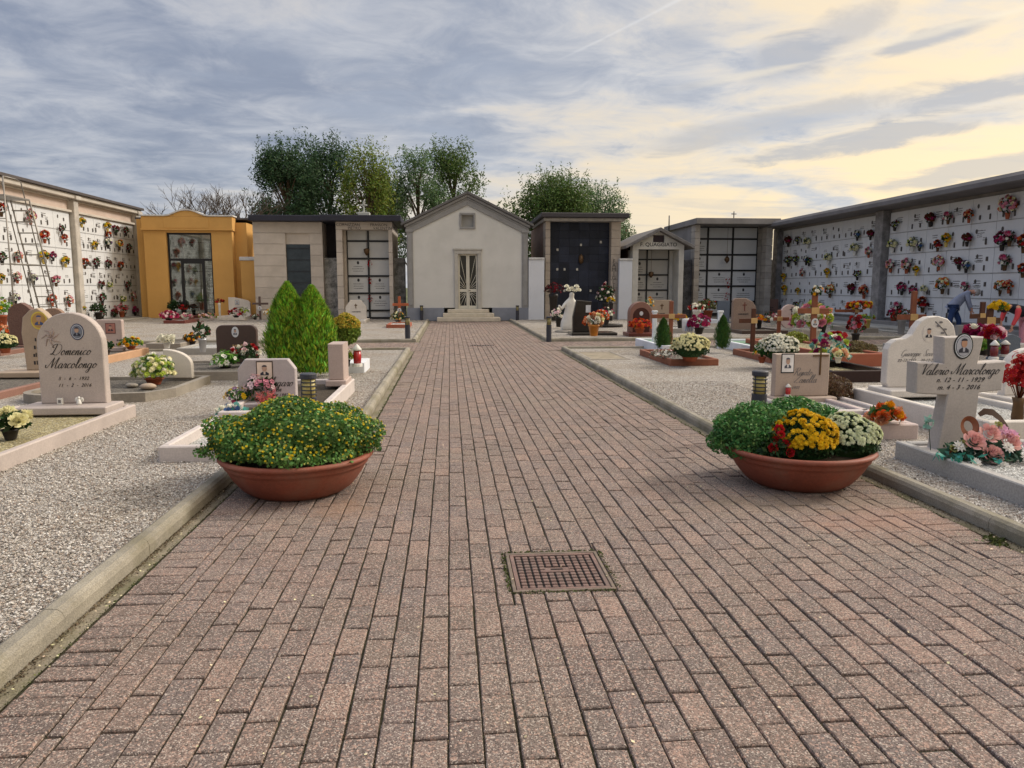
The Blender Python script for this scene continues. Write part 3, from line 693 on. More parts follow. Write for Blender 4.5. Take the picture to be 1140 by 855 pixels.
def at_y(px, py, Y): return AY(px, py, Y)
def blocks(mb, x0, x1, z0, z1, y0, y1, rows, seed=1, bond=None, holes=()):
    """coursed block facing between y0 (front) and y1, with 12 mm joints"""
    r = random.Random(seed); h = (z1 - z0) / rows
    for i in range(rows):
        za, zb = z0 + i * h, z0 + (i + 1) * h
        segs = [(x0, x1)]
        for hx0, hx1, hz0, hz1 in holes:
            if za < hz1 - .05 and zb > hz0 + .05:
                segs = [s for a, b in segs for s in ((a, min(b, hx0)), (max(a, hx1), b)) if s[1] - s[0] > .02]
        for a, b in segs:
            w = bond or (b - a); n = max(1, round((b - a) / w)); 
            for k in range(n):
                mb.box(a + (b - a) * k / n + .006, y0, za + .006, a + (b - a) * (k + 1) / n - .006, y1, zb - .006, .004)
def marks(mb, x, z, y, w, lines=2, h=.028, seed=0, gap=.07):
    """lines of small illegible characters cut in a panel, in the plane y"""
    r = random.Random(seed)
    for l in range(lines):
        ww = w * r.uniform(.55, 1); q = -ww / 2
        while q < ww / 2:
            c = r.uniform(.014, .03); mb.box(x + q, y - .003, z - l * gap - h / 2, x + q + c, y, z - l * gap + h / 2 * r.uniform(.3, 1)); q += c + r.uniform(.008, .02)
def oval(mb, x, z, y, rx, rz, m, n=18):
    mb.add([(x + rx * math.cos(2 * math.pi * i / n), y, z + rz * math.sin(2 * math.pi * i / n)) for i in range(n)], [tuple(range(n))], m)
def portrait(parent, x, z, y, rx, rz, ring=M_black, bg=M_photobg, rect=False, suit=M_photodk, ring2=None, skin=None):
    mb = MB()
    if rect:
        mb.box(x - rx, y - .006, z - rz, x + rx, y, z + rz, .002, 0); a = .88
        mb.box(x - rx * a, y - .008, z - rz * a, x + rx * a, y - .0055, z + rz * a, 0, 1)
    else:
        for k, (s, m) in enumerate(((1, 0), (.88, 4), (.8, 0), (.76, 1)) if ring2 else ((1, 0), (.84, 1))):
            pts = [(x + rx * s * math.cos(2 * math.pi * i / 24), z + rz * s * math.sin(2 * math.pi * i / 24)) for i in range(24)]
            mb.prism(pts, y - .006 - k * .002, y - (0 if k == 0 else .004 + k * .002), 0, m)
    yy = y - (.014 if ring2 else .0095)
    n = 16; hx, hz = rx * .30, rz * .33
    mb.prism([(x - rx * .52, z - rz * .50), (x + rx * .52, z - rz * .50), (x + rx * .50, z - rz * .28), (x + rx * .2, z - rz * .12), (x - rx * .2, z - rz * .12), (x - rx * .50, z - rz * .28)], yy - .001, yy + .001, 0, 3)
    mb.prism([(x - rx * .10, z - rz * .42), (x + rx * .10, z - rz * .42), (x + rx * .12, z - rz * .10), (x - rx * .12, z - rz * .10)], yy - .002, yy + .001, 0, 1)
    mb.prism([(x + hx * math.cos(2 * math.pi * i / n), z + rz * .22 + hz * math.sin(2 * math.pi * i / n)) for i in range(n)], yy - .003, yy + .001, 0, 2)
    mb.prism([(x + hx * 1.02 * math.cos(math.pi * i / 8), z + rz * .40 + hz * .55 * math.sin(math.pi * i / 8)) for i in range(9)], yy - .004, yy + .001, 0, 3)
    return mb.build('portrait', [ring, bg, skin or M_photo, suit, M_white], parent)
def roman_cross(mb, x, z, y, h, w, t, d=.01, up=.68, m=0):
    mb.box(x - t / 2, y - d, z, x + t / 2, y, z + h, 0, m); mb.box(x - w / 2, y - d - .002, z + h * up - t / 2, x + w / 2, y, z + h * up + t / 2, 0, m)

# ---- the chapel
def chapel():
    Y = YB; c = .88; t = thing('chapel', 'small white chapel with a grey gabled cornice and rayed double door', 'chapel', (c, Y, 0))
    xl, _ = AY(452, 300, Y); hw = c - xl - .02; zc = AY(521, 213, Y)[1]; ze = AY(452, 250, Y)[1]; D = 7.0
    wallm = mat('chapel_render', (.58, .57, .54), .9, .05, .9, bump=.12, bscale=70, stain=.45, stcol=(.44, .44, .41))
    trim = mat('chapel_grey_stone', (.27, .265, .26), .85, .12, 2.5, bump=.3, bscale=50, stain=.35, stcol=(.16, .155, .15))
    pl = mat('chapel_plinth', (.215, .23, .27), .85, .1, 2, bump=.2, bscale=60)
    z0 = .62; iw = hw - .32
    # front wall around the door opening
    dx, dz0, dz1 = .62, .56, 3.32
    slope = (zc - .25 - (ze - .1)) / hw
    w = MB(); top = lambda x: zc - .55 - slope * abs(x)
    w.prism([(-iw, z0), (-dx, z0), (-dx, top(dx) + 0), (-iw, top(iw))], .06, .4)
    w.prism([(dx, z0), (iw, z0), (iw, top(iw)), (dx, top(dx))], .06, .4)
    wx0, wx1, wz0, wz1 = -.28, .28, 4.42, 4.98
    w.prism([(-dx, dz1), (dx, dz1), (dx, wz0), (-dx, wz0)], .06, .4)
    w.prism([(-dx, wz0), (wx0, wz0), (wx0, wz1), (-dx, wz1)], .06, .4); w.prism([(wx1, wz0), (dx, wz0), (dx, wz1), (wx1, wz1)], .06, .4)
    w.prism([(-dx, wz1), (dx, wz1), (dx, top(dx)), (0, top(0)), (-dx, top(dx))], .06, .4)
    w.box(-hw + .06, .4, 0, -hw + .26, D, ze - .15); w.box(hw - .26, .4, 0, hw - .06, D, ze - .15); w.box(-hw + .26, D - .2, 0, hw - .26, D, ze - .15)
    w.build('wall', wallm, t)
    for a_, b_ in ((-hw, -1.15), (1.15, hw)): MB().box(a_, .0, 0, b_, .39, z0 - .001, .01).build('plinth', pl, t)
    # corner pilasters, raking cornice, band
    for s in (-1, 1):
        q = MB(); a, b = sorted((s * (hw - .03), s * iw)); q.box(a, .01, z0, b, .39, ze - .35, .01)
        a2, b2 = sorted((s * (hw - .08), s * (iw + .06))); q.box(a2, -.015, z0 + .12, b2, .0095, ze - .5, .008)
        a, b = sorted((s * (hw + .02), s * (iw - .03))); q.box(a, -.03, ze - .349, b, .39, ze - .2, .015)
        q.build('pilaster', trim, t)
    rk = MB()
    for s in (-1, 1):
        def par(zo, th, y0, ext, c_=.01):
            P = [(0, zc + zo), (s * (hw + ext), zc + zo - slope * (hw + ext)), (s * (hw + ext), zc + zo - slope * (hw + ext) - th), (0, zc + zo - th)]
            if s > 0: P = P[::-1]
            rk.prism(P, y0, .42, c_)
        par(-.13, .5, -.0, -.03); par(-.13, .12, -.10, .06); par(-.30, .05, -.04, .0)
    rk.build('raking_cornice', trim, t)
    rf = MB()
    for s in (-1, 1):
        P = [(0, zc), (s * (hw + .22), zc - slope * (hw + .22)), (s * (hw + .22), zc - slope * (hw + .22) - .11), (0, zc - .125)]
        if s > 0: P = P[::-1]
        rf.prism(P, -.2, D + .2, .01)
    roof = rf.build('roof', mat('roof_tile_dark', (.12, .115, .115), .8, .2, 3, bump=.6, bscale=25), t)
    # little square window
    f = MB(); o = .09
    f.box(wx0 - o, .0, wz1, wx1 + o, .1, wz1 + o, .01); f.box(wx0 - o, .0, wz0 - o, wx1 + o, .1, wz0, .01); f.box(wx0 - o, .0, wz0, wx0, .1, wz1, .01); f.box(wx1, .0, wz0, wx1 + o, .1, wz1, .01)
    win = MB(); win.box(wx0, .24, wz0, wx1, .3, wz1); wo = win.build('window', mat('window_board', (.33, .32, .30), .8, .1, 3), t); f.build('frame', trim, wo)
    # door
    surround = MB(); s1 = .16
    surround.box(-dx - .02, -.03, .5, -dx + s1, .35, dz1 - s1, .012); surround.box(dx - s1, -.03, .5, dx + .02, .35, dz1 - s1, .012); surround.box(-dx - .02, -.03, dz1 - s1, dx + .02, .35, dz1 + .02, .012)
    surround.box(-dx - .07, -.06, dz1 + .02, dx + .07, .3, dz1 + .1, .012)
    surround.build('door_surround', mat('door_stone', (.42, .40, .36), .85, .12, 3, bump=.2), t)
    cream = mat('door_cream_metal', (.62, .59, .50), .5, .06, 3); dk = mat('door_dark_glass', (.012, .014, .016), .15, .1, 2)
    inn = dx - s1; zb, zt = .56, dz1 - s1; zm = zb + (zt - zb) * .34
    for s in (-1, 1):
        d = MB(); x0, x1 = sorted((s * .006, s * (inn - .004))); fw = .07; y0, y1 = .12, .17
        d.box(x0, y0, zb, x0 + fw, y1, zt, .005); d.box(x1 - fw, y0, zb, x1, y1, zt, .005)
        d.box(x0 + fw, y0, zt - fw, x1 - fw, y1, zt, .004); d.box(x0 + fw, y0, zb, x1 - fw, y1, zb + .16, .004); d.box(x0 + fw, y0, zm - .07, x1 - fw, y1, zm + .07, .004)
        do = d.build('door_leaf', cream, t)
        pn = MB(); pn.box(x0 + fw, y1 - .02, zb + .16, x1 - fw, y1 - .005, zm - .07); pn.box(x0 + fw, y1 - .02, zm + .07, x1 - fw, y1 - .005, zt - fw); pn.build('glass_panel', dk, do)
        ry = MB(); cx = s * .03
        for (zA, zB, zo, dirn) in ((zm + .08, zt - fw, zm + .02, 1), (zb + .17, zm - .08, zm - .02, -1)):
            for k in range(6):
                a = R(12 + k * 14.5); dxv, dzv = s * math.sin(a), dirn * math.cos(a)
                tmax = min((inn - fw - .03) / abs(dxv) if dxv else 9, abs((zB if dirn > 0 else zA) - zo) / abs(dzv) if dzv else 9)
                tmin = max(.07 / max(abs(dxv), 1e-3), .09 / max(abs(dzv), 1e-3)); tmin = min(tmin, .5)
                if tmax > tmin: ry.tube([(cx + dxv * tmin, .14, zo + dzv * tmin), (cx + dxv * tmax, .14, zo + dzv * tmax)], .012, 6)
        ry.build('ray_bars', cream, do)
        if s > 0: h = MB(); h.tube([(.035, .115, zm), (.035, .06, zm), (.13, .06, zm)], .012, 8); h.build('handle', M_bronze, do)
    st = MB(); 
    for k, (w_, dp, za, zb_) in enumerate(((1.48, .95, 0, .19), (1.2, .65, .191, .38), (.98, .35, .381, .56))): st.box(-w_, -dp, za, w_, .0 if k < 3 else 0, zb_, .02)
    st.box(-.6, .0, .3, .6, .36, .555); st.build('steps', mat('step_stone', (.56, .50, .40), .8, .12, 3, bump=.2, stain=.3, stcol=(.3, .26, .19)), t)
chapel()

def niche_grid(t, xs, zs, y, skip_text=(), seed=0, frame=.05, panelm=M_dim, blank=()):
    """panels with a black metal grid between; returns nothing. xs, zs: edges"""
    fr = MB()
    for x in xs: fr.box(x - frame / 2, y - .05, zs[0], x + frame / 2, y + .03, zs[-1])
    for z in zs: fr.box(xs[0], y - .047, z - frame / 2, xs[-1], y + .027, z + frame / 2)
    fr.build('niche_frame', M_black, t); k = 0
    for i in range(len(xs) - 1):
        for j in range(len(zs) - 1):
            p = MB(); p.box(xs[i] + frame / 2 + .001, y, zs[j] + frame / 2 + .001, xs[i + 1] - frame / 2 - .001, y + .05, zs[j + 1] - frame / 2 - .001)
            po = p.build('niche_panel', panelm, t); k += 1
            if (i, j) in blank: continue
            xm = (xs[i] + xs[i + 1]) / 2; w = xs[i + 1] - xs[i]; zt = zs[j + 1]
            mk = MB(); marks(mk, xm, zt - .38, y - .001, w * .62, 3, .035, seed + k, .11); oval(mk, xm, zt - .2, y - .004, .06, .08, 0)
            mk.build('inscription', M_ink, po)

# ---- yellow tomb with glass front
def yellow_tomb():
    Y = 39.5; x0, _ = AY(162, 300, Y); x1, _ = AY(260, 300, Y); c = (x0 + x1) / 2; hw = (x1 - x0) / 2
    t = thing('family_tomb', 'ochre yellow family tomb with a curved pediment and a tall black glass door', 'tomb building', (c, Y, 0))
    yl = mat('ochre_render', srgb('c89a58'), .9, .06, .8, bump=.12, bscale=60, stain=.25, stcol=(.42, .22, .06)); yl2 = yl
    ox0, ox1 = AY(187, 300, Y)[0] - c, AY(237, 300, Y)[0] - c; oz1 = AY(210, 259, Y)[1]; zb = AY(210, 257, Y)[1]; zt = AY(210, 241, Y)[1]; zp = AY(210, 234.5, Y)[1]
    w = MB(); w.box(-hw, 0, 0, ox0, .5, zb, .01); w.box(ox1, 0, 0, hw, .5, zb, .01); w.box(ox0, 0, oz1, ox1, .5, zb, .0)
    w.box(-hw - .5, 1.0, 0, -hw - .25, 5, zt - .1); w.box(hw + .35, 1.0, 0, hw + .6, 5, zt - .25); w.box(-hw - .25, 4.8, 0, hw + .35, 5, zt - .3)
    w.box(-hw - .5, .5, 0, -hw, 1, zt - .1); w.box(hw, .5, 0, hw + .6, 1.0, zt - .25); w.build('wall', yl, t)
    e = MB(); e.box(-hw - .06, -.08, zb, hw + .06, .55, zt - .001, .015); e.box(-hw - .1, -.13, zb + .02, hw + .1, -.08, zb + .09, .01)
    pd = [(-hw * .5, zt)] + [(hw * (-.5 + i / 10.0), zt + (zp - zt) * (.5 - .5 * math.cos(math.pi * min(1, (i if i <= 5 else 10 - i) / 4.6)))) for i in range(1, 10)] + [(hw * .5, zt)]
    e.prism(pd[::-1], -.08, .55); e.box(-hw * .52, -.1, zb + .13, hw * .5, -.08, zt - .05, .01); e.build('entablature', yl, t)
    cp = MB(); cp.box(-hw - .12, -.14, zt, -hw * .5, .6, zt + .07, .01); cp.box(hw * .5, -.14, zt, hw + .12, .6, zt + .07, .01)
    ar = [(p[0], p[1] + .002) for p in pd]; cp.prism([(p[0], p[1] + .07) for p in ar][::-1] + ar, -.14, .6); cp.build('coping', mat('coping_white', (.55, .54, .52), .8), t)
    rf = MB(); rf.box(-hw - .6, .6, zt - .1, hw + .75, 5.1, zt + .0, .01); rf.build('roof', M_roof, t)
    fr = MB(); b = .09; mz = AY(210, 289, Y)[1]; y0, y1 = .14, .22
    fr.box(ox0, y0, 0, ox0 + b, y1, oz1); fr.box(ox1 - b, y0, 0, ox1, y1, oz1); fr.box(ox0 + b, y0, oz1 - b, ox1 - b, y1, oz1); fr.box(ox0 + b, y0, mz - .06, ox1 - b, y1, mz + .06); fr.box(ox0 + b, y0, 0.05, ox1 - b, y1, .17)
    dl, dr = ox0 + (ox1 - ox0) * .27, ox0 + (ox1 - ox0) * .80
    fr.box(dl, y0 - .01, .17, dl + .13, y1, mz - .06); fr.box(dr - .13, y0 - .01, .17, dr, y1, mz - .06); fr.box(dl + .13, y0 - .01, mz - .2, dr - .13, y1, mz - .06)
    fo = fr.build('door_frame', M_black, t)
    gl = MB(); gl.box(ox0 + b, .17, .17, ox1 - b, .18, oz1 - b); gl.build('glass', glassm(), fo)
    h = MB(); h.tube([(dr - .16, .1, 1.0), (dr - .16, .1, 1.5)], .015, 8); h.build('handle', M_niche, fo)
    inn = MB(); inn.box(ox0 - .3, 3.0, 0, ox1 + .3, 3.1, zb); inn.box(ox0 - .4, .52, 0, ox0 - .3, 3, zb); inn.box(ox1 + .3, .52, 0, ox1 + .4, 3, zb); inn.box(ox0 - .3, .5, -.02, ox1 + .3, 3, .05)
    inn.build('inner_wall', mat('inner_marble', (.55, .55, .54), .6, .1, 1.2), t)
    niche_grid(t, [ox0 - .2 + (ox1 - ox0 + .4) * k / 3 for k in range(4)], [.1 + k * .78 for k in range(6)], 2.95, seed=40)
    g = MB(); P, nr = dome_pts(500, .3, .25, .55, (ox1 - .45, 1.2, 1.5), -1); g.leaves(P, .11, nr); 
    g.box(ox1 - .5, 1.15, .05, ox1 - .4, 1.25, 1.1); g.build('dried_flowers', leafm('dull_leaf', '5c5a34'), t)
    # the low yellow wall to its right
    Yw = 39.0; a, _ = AY(268, 300, Yw); b2, _ = AY(286, 300, Yw); zw = AY(275, 290, Yw)[1]
    tw = thing('low_wall', 'short ochre wall with a white coping between the yellow tomb and the stone tomb', 'wall', ((a + b2) / 2, Yw, 0)); q = (b2 - a) / 2
    m = MB(); m.box(-q, 0, 0, q, .3, zw, .01); m.build('wall', yl, tw); m = MB(); m.box(-q - .04, -.05, zw, q + .0, .35, zw + .18, .02); m.build('coping', _M['coping_white'], tw)
yellow_tomb()

# ---- pale block tomb with slot window
def slot_tomb():
    Y = 37.2; x0, _ = AY(283, 300, Y); x1, _ = AY(360, 300, Y); c = (x0 + x1) / 2; hw = (x1 - x0) / 2; zt = AY(320, 247, Y)[1]
    t = thing('family_tomb', 'pale block-faced family tomb with one tall narrow dark window', 'tomb building', (c, Y, 0))
    wx0, wx1 = AY(319, 300, Y)[0] - c, AY(346, 300, Y)[0] - c; wz1 = AY(330, 267, Y)[1]; wz0 = .5
    m = MB(); blocks(m, -hw, hw, 0, zt, 0, .12, 9, holes=[(wx0, wx1, wz0, wz1)]); m.box(-hw + .01, .125, 0, wx0 - .02, .4, zt); m.box(wx1 + .02, .125, 0, hw - .01, .4, zt)
    m.box(-hw + .01, .4, 0, -hw + .2, 4.2, zt); m.box(hw - .2, .4, 0, hw - .01, 4.2, zt); m.box(-hw + .2, 4, 0, hw - .2, 4.2, zt)
    rh = zt / 9; tz = rh * round(wz1 / rh); m.box(wx0 - .02, .125, tz, wx1 + .02, .4, zt); m.build('wall', M_block, t)
    g = MB(); g.box(wx0, .14, 0, wx1, .2, tz); g.build('window', mat('slot_glass', (.035, .045, .05), .12, .3, 3), t)
    b = MB()
    for k in range(6): b.box(wx0 + .02, .09, .7 + k * .55, wx1 - .02, .11, .73 + k * .55)
    b.build('window_bars', M_darkmetal, t)
    rf = MB(); xr = AY(449, 244, Y - .5)[0] - c; xl = AY(276, 244, Y - .5)[0] - c
    rf.box(xl, -.5, zt + .003, (hw + .55), 4.5, zt + .28, .02); rf.build('roof', mat('black_roof_slab', (.022, .022, .035), .5, .15, 2), t)
slot_tomb()
def twin_tomb():
    Y = 36.6; x0, _ = AY(375, 300, Y); x1, _ = AY(437.5, 300, Y); c = (x0 + x1) / 2; hw = (x1 - x0) / 2; zt = AY(400, 247, Y)[1]
    t = thing('family_tomb', 'pale stone family tomb with two columns of grey niches and a white roof cross', 'tomb building', (c, Y, 0))
    ox0, ox1 = AY(382, 300, Y)[0] - c, AY(433, 300, Y)[0] - c; oz = AY(400, 255.5, Y)[1]
    m = MB(); blocks(m, -hw, ox0, 0, oz, 0, 1.0, 8); blocks(m, ox1, hw, 0, oz, 0, 1.0, 8); m.box(-hw, 0, oz, hw, 1, zt, .006)
    m.box(-hw + .01, 1.001, 0, -hw + .2, 4, zt); m.box(hw - .2, 1.001, 0, hw - .01, 4, zt); m.box(-hw + .2, 3.8, 0, hw - .2, 4, zt); m.build('wall', M_block, t)
    xa = AY(387, 300, Y + .8)[0] - c; w2 = ox1 - xa
    niche_grid(t, [xa, (xa + ox1) / 2, ox1], [.1] + [oz - .5 - .84 * k for k in range(4, -1, -1)] + [oz + .1], .75, seed=9, frame=.09, blank=((0, 5), (1, 5), (0, 4), (1, 4), (1, 3), (0, 0), (1, 0)))
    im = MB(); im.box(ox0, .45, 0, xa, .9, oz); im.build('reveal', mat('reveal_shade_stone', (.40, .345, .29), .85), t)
    for s, x, z in (('CORNIZZAN', -.75, zt - .14), ('PIETRO', -.45, zt - .30), ('FRASSON', .7, zt - .14), ('VALENTINO', .95, zt - .30)):
        text(s, .19, M_ink, t, (x, -.004, z), name='inscription')
    r_ = MB(); r_.box(-hw - .62, -.5, zt + .003, hw + .45, 4.3, zt + .28, .02); r_.build('roof', _M['black_roof_slab'], t)
    b = MB(); b.box(-.28, .0, zt + .285, .28, .4, zt + .46, .02); b.box(-.035, .12, zt + .46, .035, .2, zt + 1.0, .01); b.box(-.16, .12, zt + .76, .16, .2, zt + .83, .01); b.build('roof_cross', mat('weathered_white', (.42, .43, .40), .8, .1, 5), t)
    lp = MB(); lx = (xa + ox1) / 2 - .06; lp.tube([(lx, .5, oz), (lx, .5, oz - .9)], .008, 5); lp.lathe([(.03, -.35), (.13, -.2), (.15, -.05), (.05, 0)], 8, (lx, .5, oz - .85)); lp.build('hanging_lamp', M_bronze, t)
    for zz in ((1.05), (1.05 + .84), (1.05 + 1.68)):
        f = MB(); P, nr = dome_pts(24, .1, .06, .16, (lx + .12, .62, zz), -1); f.leaves(P, .1, nr); f.build('hanging_flowers', petm('red_bloom', 'a01822'), t)
    # dark panel added for the shade in the gap to the slot tomb
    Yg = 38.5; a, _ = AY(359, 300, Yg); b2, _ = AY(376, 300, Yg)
    tag(MB().box(a, Yg, 3.0, b2, Yg + .05, 5.0).build('gap_shade_panel', mat('gap_shade_dark', (.03, .025, .03), .7)), 'dark panel added for the shade above the rough wall between two pale tombs', 'panel')
twin_tomb()
# ---- rough perimeter wall behind, seen in the gaps
pw = thing('perimeter_wall', 'rough weathered concrete boundary wall seen in the gaps between the tomb buildings', 'wall', (0, 38.9, 0))
m = MB(); m.box(-9.0, 0, 0, -2.3, .3, 2.95, .01); m.box(4.0, 0.2, 0, 17.6, .5, 2.95, .01); m.build('wall', M_rough, pw)
m = MB(); m.box(-9.0, -.05, 2.951, -2.3, .35, 3.05, .02); m.box(4.0, .15, 2.951, 17.6, .55, 3.05, .02); m.build('coping', M_greycon, pw)
for i, (a, b, lab) in enumerate(((361, 376, 'rough grey pier left of the pale niche tomb'), (438.5, 451, 'rough grey pier between the pale niche tomb and the chapel'))):
    Yp = 37.6; xa, xb = AY(a, 300, Yp)[0], AY(b, 300, Yp)[0]; zt = AY(a, 287, Yp)[1]
    tag(MB().box(xa, Yp, 0, xb, Yp + .4, zt, .03).build('wall_pier', M_rough), lab, 'wall')
xa, xb = AY(761, 300, 37.9)[0], AY(773, 300, 37.9)[0]
tag(MB().box(xa, 37.9, 0, xb, 38.3, AY(765, 289, 37.9)[1], .03).build('wall_pier', mat('dark_rough_stone', (.085, .085, .09), .95, .5, 4, bump=1, bscale=25, fine=.4, fscale=30)), 'dark rough stone pier right of the small gabled tomb', 'wall')
for a, b, py, lab in ((588.5, 606, 289, 'white painted wall panel between the chapel and the dark tomb'), (689.5, 704, 290, 'white painted wall panel between the dark tomb and the gabled tomb')):
    Yw = 35.9; xa, xb = AY(a, 300, Yw)[0], AY(b, 300, Yw)[0]; zt = AY(a, py, Yw)[1]; q = (xb - xa) / 2
    t = thing('white_wall', lab, 'wall', ((xa + xb) / 2, Yw, 0)); MB().box(-q, 0, 0, q, .25, zt, .008).build('wall', M_white, t); MB().box(-q, -.05, zt, q, .3, zt + .1, .01).build('coping', _M['coping_white'], t)

# ---- dark panelled tomb
def dark_tomb():
    Y = 36.3; x0, _ = AY(607, 300, Y); x1, _ = AY(690.5, 300, Y); c = (x0 + x1) / 2; hw = (x1 - x0) / 2; zt = AY(650, 246.5, Y)[1]
    t = thing('family_tomb', 'tall family tomb with a dark blue-grey granite front right of the chapel', 'tomb building', (c, Y, 0))
    br = mat('brown_brick_side', (.19, .12, .09), .85, .15, 3, bump=.4, bscale=20)
    pil = mat('tomb_tan_stone', (.40, .34, .28), .85, .14, 3, bump=.3, bscale=50, stain=.3, stcol=(.25, .21, .16), island=.1)
    px = AY(612.5, 300, Y)[0] - c; qx = AY(680, 300, Y)[0] - c
    for a_, b_ in ((-hw, px), (qx, hw)): m = MB(); blocks(m, a_, b_, 0, zt, 0, .9, 12); m.build('pillar', pil, t)
    xl = -hw - .45
    MB().box(-hw + .01, .905, 0, -hw + .2, 6.5, zt).build('side_wall', br, t); MB().box(hw - .2, .905, 0, hw - .01, 5, zt).build('side_wall', br, t)
    g = MB(); nx, nz = 6, 12; w = (qx - px) / nx; h = (zt - .1) / nz; 
    for i in range(nx):
        for k in range(nz): g.box(px + i * w + .004, .5, .1 + k * h + .004, px + (i + 1) * w - .004, .6, .1 + (k + 1) * h - .004)
    g.build('granite_front', mat('blue_black_granite', (.018, .022, .036), .5, .25, 2, fine=.3, fscale=90, island=.35, spec=.22), t)
    MB().box(px, .62, 0, qx, .75, zt).build('back_wall', M_darkmetal, t)
    d = MB()
    for i, (a, b) in enumerate(((.14, .72), (.14, .52), (.14, .3), (.26, .52), (.26, .3), (.47, .52), (.47, .32), (.7, .3), (.86, .8), (.53, .77))):
        X = px + (qx - px) * a; Z = zt * b; d.box(X - .05, .47, Z - .06, X + .05, .5, Z + .06, .01)
    d.build('plaques', mat('plaque_pale', (.45, .43, .38), .5), t)
    ln = MB(); lx = px + (qx - px) * .53; ln.lathe([(.04, -.3), (.12, -.22), (.12, .05), (.02, .18)], 8, (lx, .42, zt * .64)); ln.build('wall_lamp', M_bronze, t)
    r_ = MB(); r_.box(-hw - .28, -.55, zt + .14, hw + .3, 5.0, zt + .36, .03); ro = r_.build('roof', mat('dark_roof_edge', (.05, .045, .05), .6, .1, 2), t)
    MB().box(-hw - .1, -.25, zt + .002, hw + .12, 4.8, zt + .139, .01).build('soffit', mat('soffit_pale', (.42, .40, .37), .8), t)
    xx = (qx + hw) / 2 
    for i, ch in enumerate('FAMIGLIA'): text(ch, .26, M_ink, t, (xx - .08, -.004, zt * .60 - i * .2), name='letter')
dark_tomb()

# ---- small gabled tomb
def gabled_tomb():
    Y = 36.0; x0, _ = AY(704, 300, Y); x1, _ = AY(761, 300, Y); c = (x0 + x1) / 2; hw = (x1 - x0) / 2; za = AY(734, 255, Y)[1]; ze = AY(705, 270, Y)[1]
    t = thing('family_tomb', 'small cream gabled family tomb with recessed niches and a dark vent in the gable', 'tomb building', (c, Y, 0))
    cr = mat('cream_stone', (.52, .50, .45), .85, .1, 2, bump=.25, bscale=50, stain=.35, stcol=(.33, .31, .27))
    ox0, ox1 = AY(710.5, 300, Y)[0] - c, AY(755.5, 300, Y)[0] - c; oz = AY(730, 277.5, Y)[1]; ve0, ve1, vz0, vz1 = -.28, .28, ze + .02, ze + .36
    top = lambda x: za - .12 - (za - ze) / hw * abs(x)
    m = MB(); m.box(-hw, 0, 0, ox0, 1.6, oz, .01); m.box(ox1, 0, 0, hw, 1.6, oz, .01)
    m.prism([(-hw, oz), (hw, oz), (hw, top(hw)), (ve1, top(ve1) if False else vz0), (ve0, vz0), (-hw, top(hw))][:3] + [(ve1, vz0), (ve0, vz0), (-hw, top(hw))], 0, .5)
    m.prism([(-hw, top(hw)), (ve0, vz0), (ve0, top(ve0))], 0, .5); m.prism([(ve1, vz0), (hw, top(hw)), (ve1, top(ve1))], 0, .5); m.prism([(ve0, vz1), (ve1, vz1), (ve1, top(ve1)), (0, top(0)), (ve0, top(ve0))], 0, .5)
    m.build('wall', cr, t)
    MB().box(ve0, .1, vz0, ve1, .2, vz1).build('vent', mat('vent_dark', (.05, .035, .04), .8), t)
    b = MB(); b.box(-hw - .02, 1.0, 0, -hw + .0, 5, ze); b.box(-hw + .0, 3.5, 0, hw, 3.7, ze); b.box(hw - .02, 1.61, 0, hw - .0, 3.5, ze); b.build('side_wall', mat('red_brown_side', (.12, .07, .055), .9, .2, 3), t)
    r_ = MB(); s_ = (za - ze) / hw; ov = .42
    for s in (-1, 1):
        P = [(0, za + .06), (s * (hw + ov), za + .06 - s_ * (hw + ov)), (s * (hw + ov), za - .09 - s_ * (hw + ov)), (0, za - .11)]
        if s > 0: P = P[::-1]
        r_.prism(P, -.35, 5.2, .01)
    r_.build('roof', mat('grey_roof', (.16, .15, .145), .8, .2, 4, bump=.5, bscale=20), t)
    gx1 = AY(744, 300, Y + 1.2)[0] - c; n = [ox0, ox0 + (gx1 - ox0) * .40, gx1]
    niche_grid(t, n, [.2] + [oz - .45 - .76 * k for k in range(4, -1, -1)] + [oz + .05], 1.2, seed=77, frame=.07, blank=((0, 5), (1, 5), (1, 4)), panelm=mat('niche_cream', (.46, .44, .40), .6, .05, 2))
    MB().box(gx1, 1.0, 0, ox1, 1.6, oz).build('reveal', cr, t); MB().box(ox0, 1.3, 0, gx1, 1.5, oz).build('back_wall', cr, t)
    text('F. QUAGGIATO', .25, M_ink, t, (.0, -.004, oz + .22), name='inscription', bold=.004, sx=1.05)
    lx = n[1] + .15; lp = MB(); lp.tube([(lx, .9, oz), (lx, .9, oz - 1.1)], .008, 5); lp.lathe([(.03, -.3), (.12, -.2), (.14, -.05), (.04, 0)], 8, (lx, .9, oz - 1.05)); lp.build('hanging_lamp', M_bronze, t)
gabled_tomb()

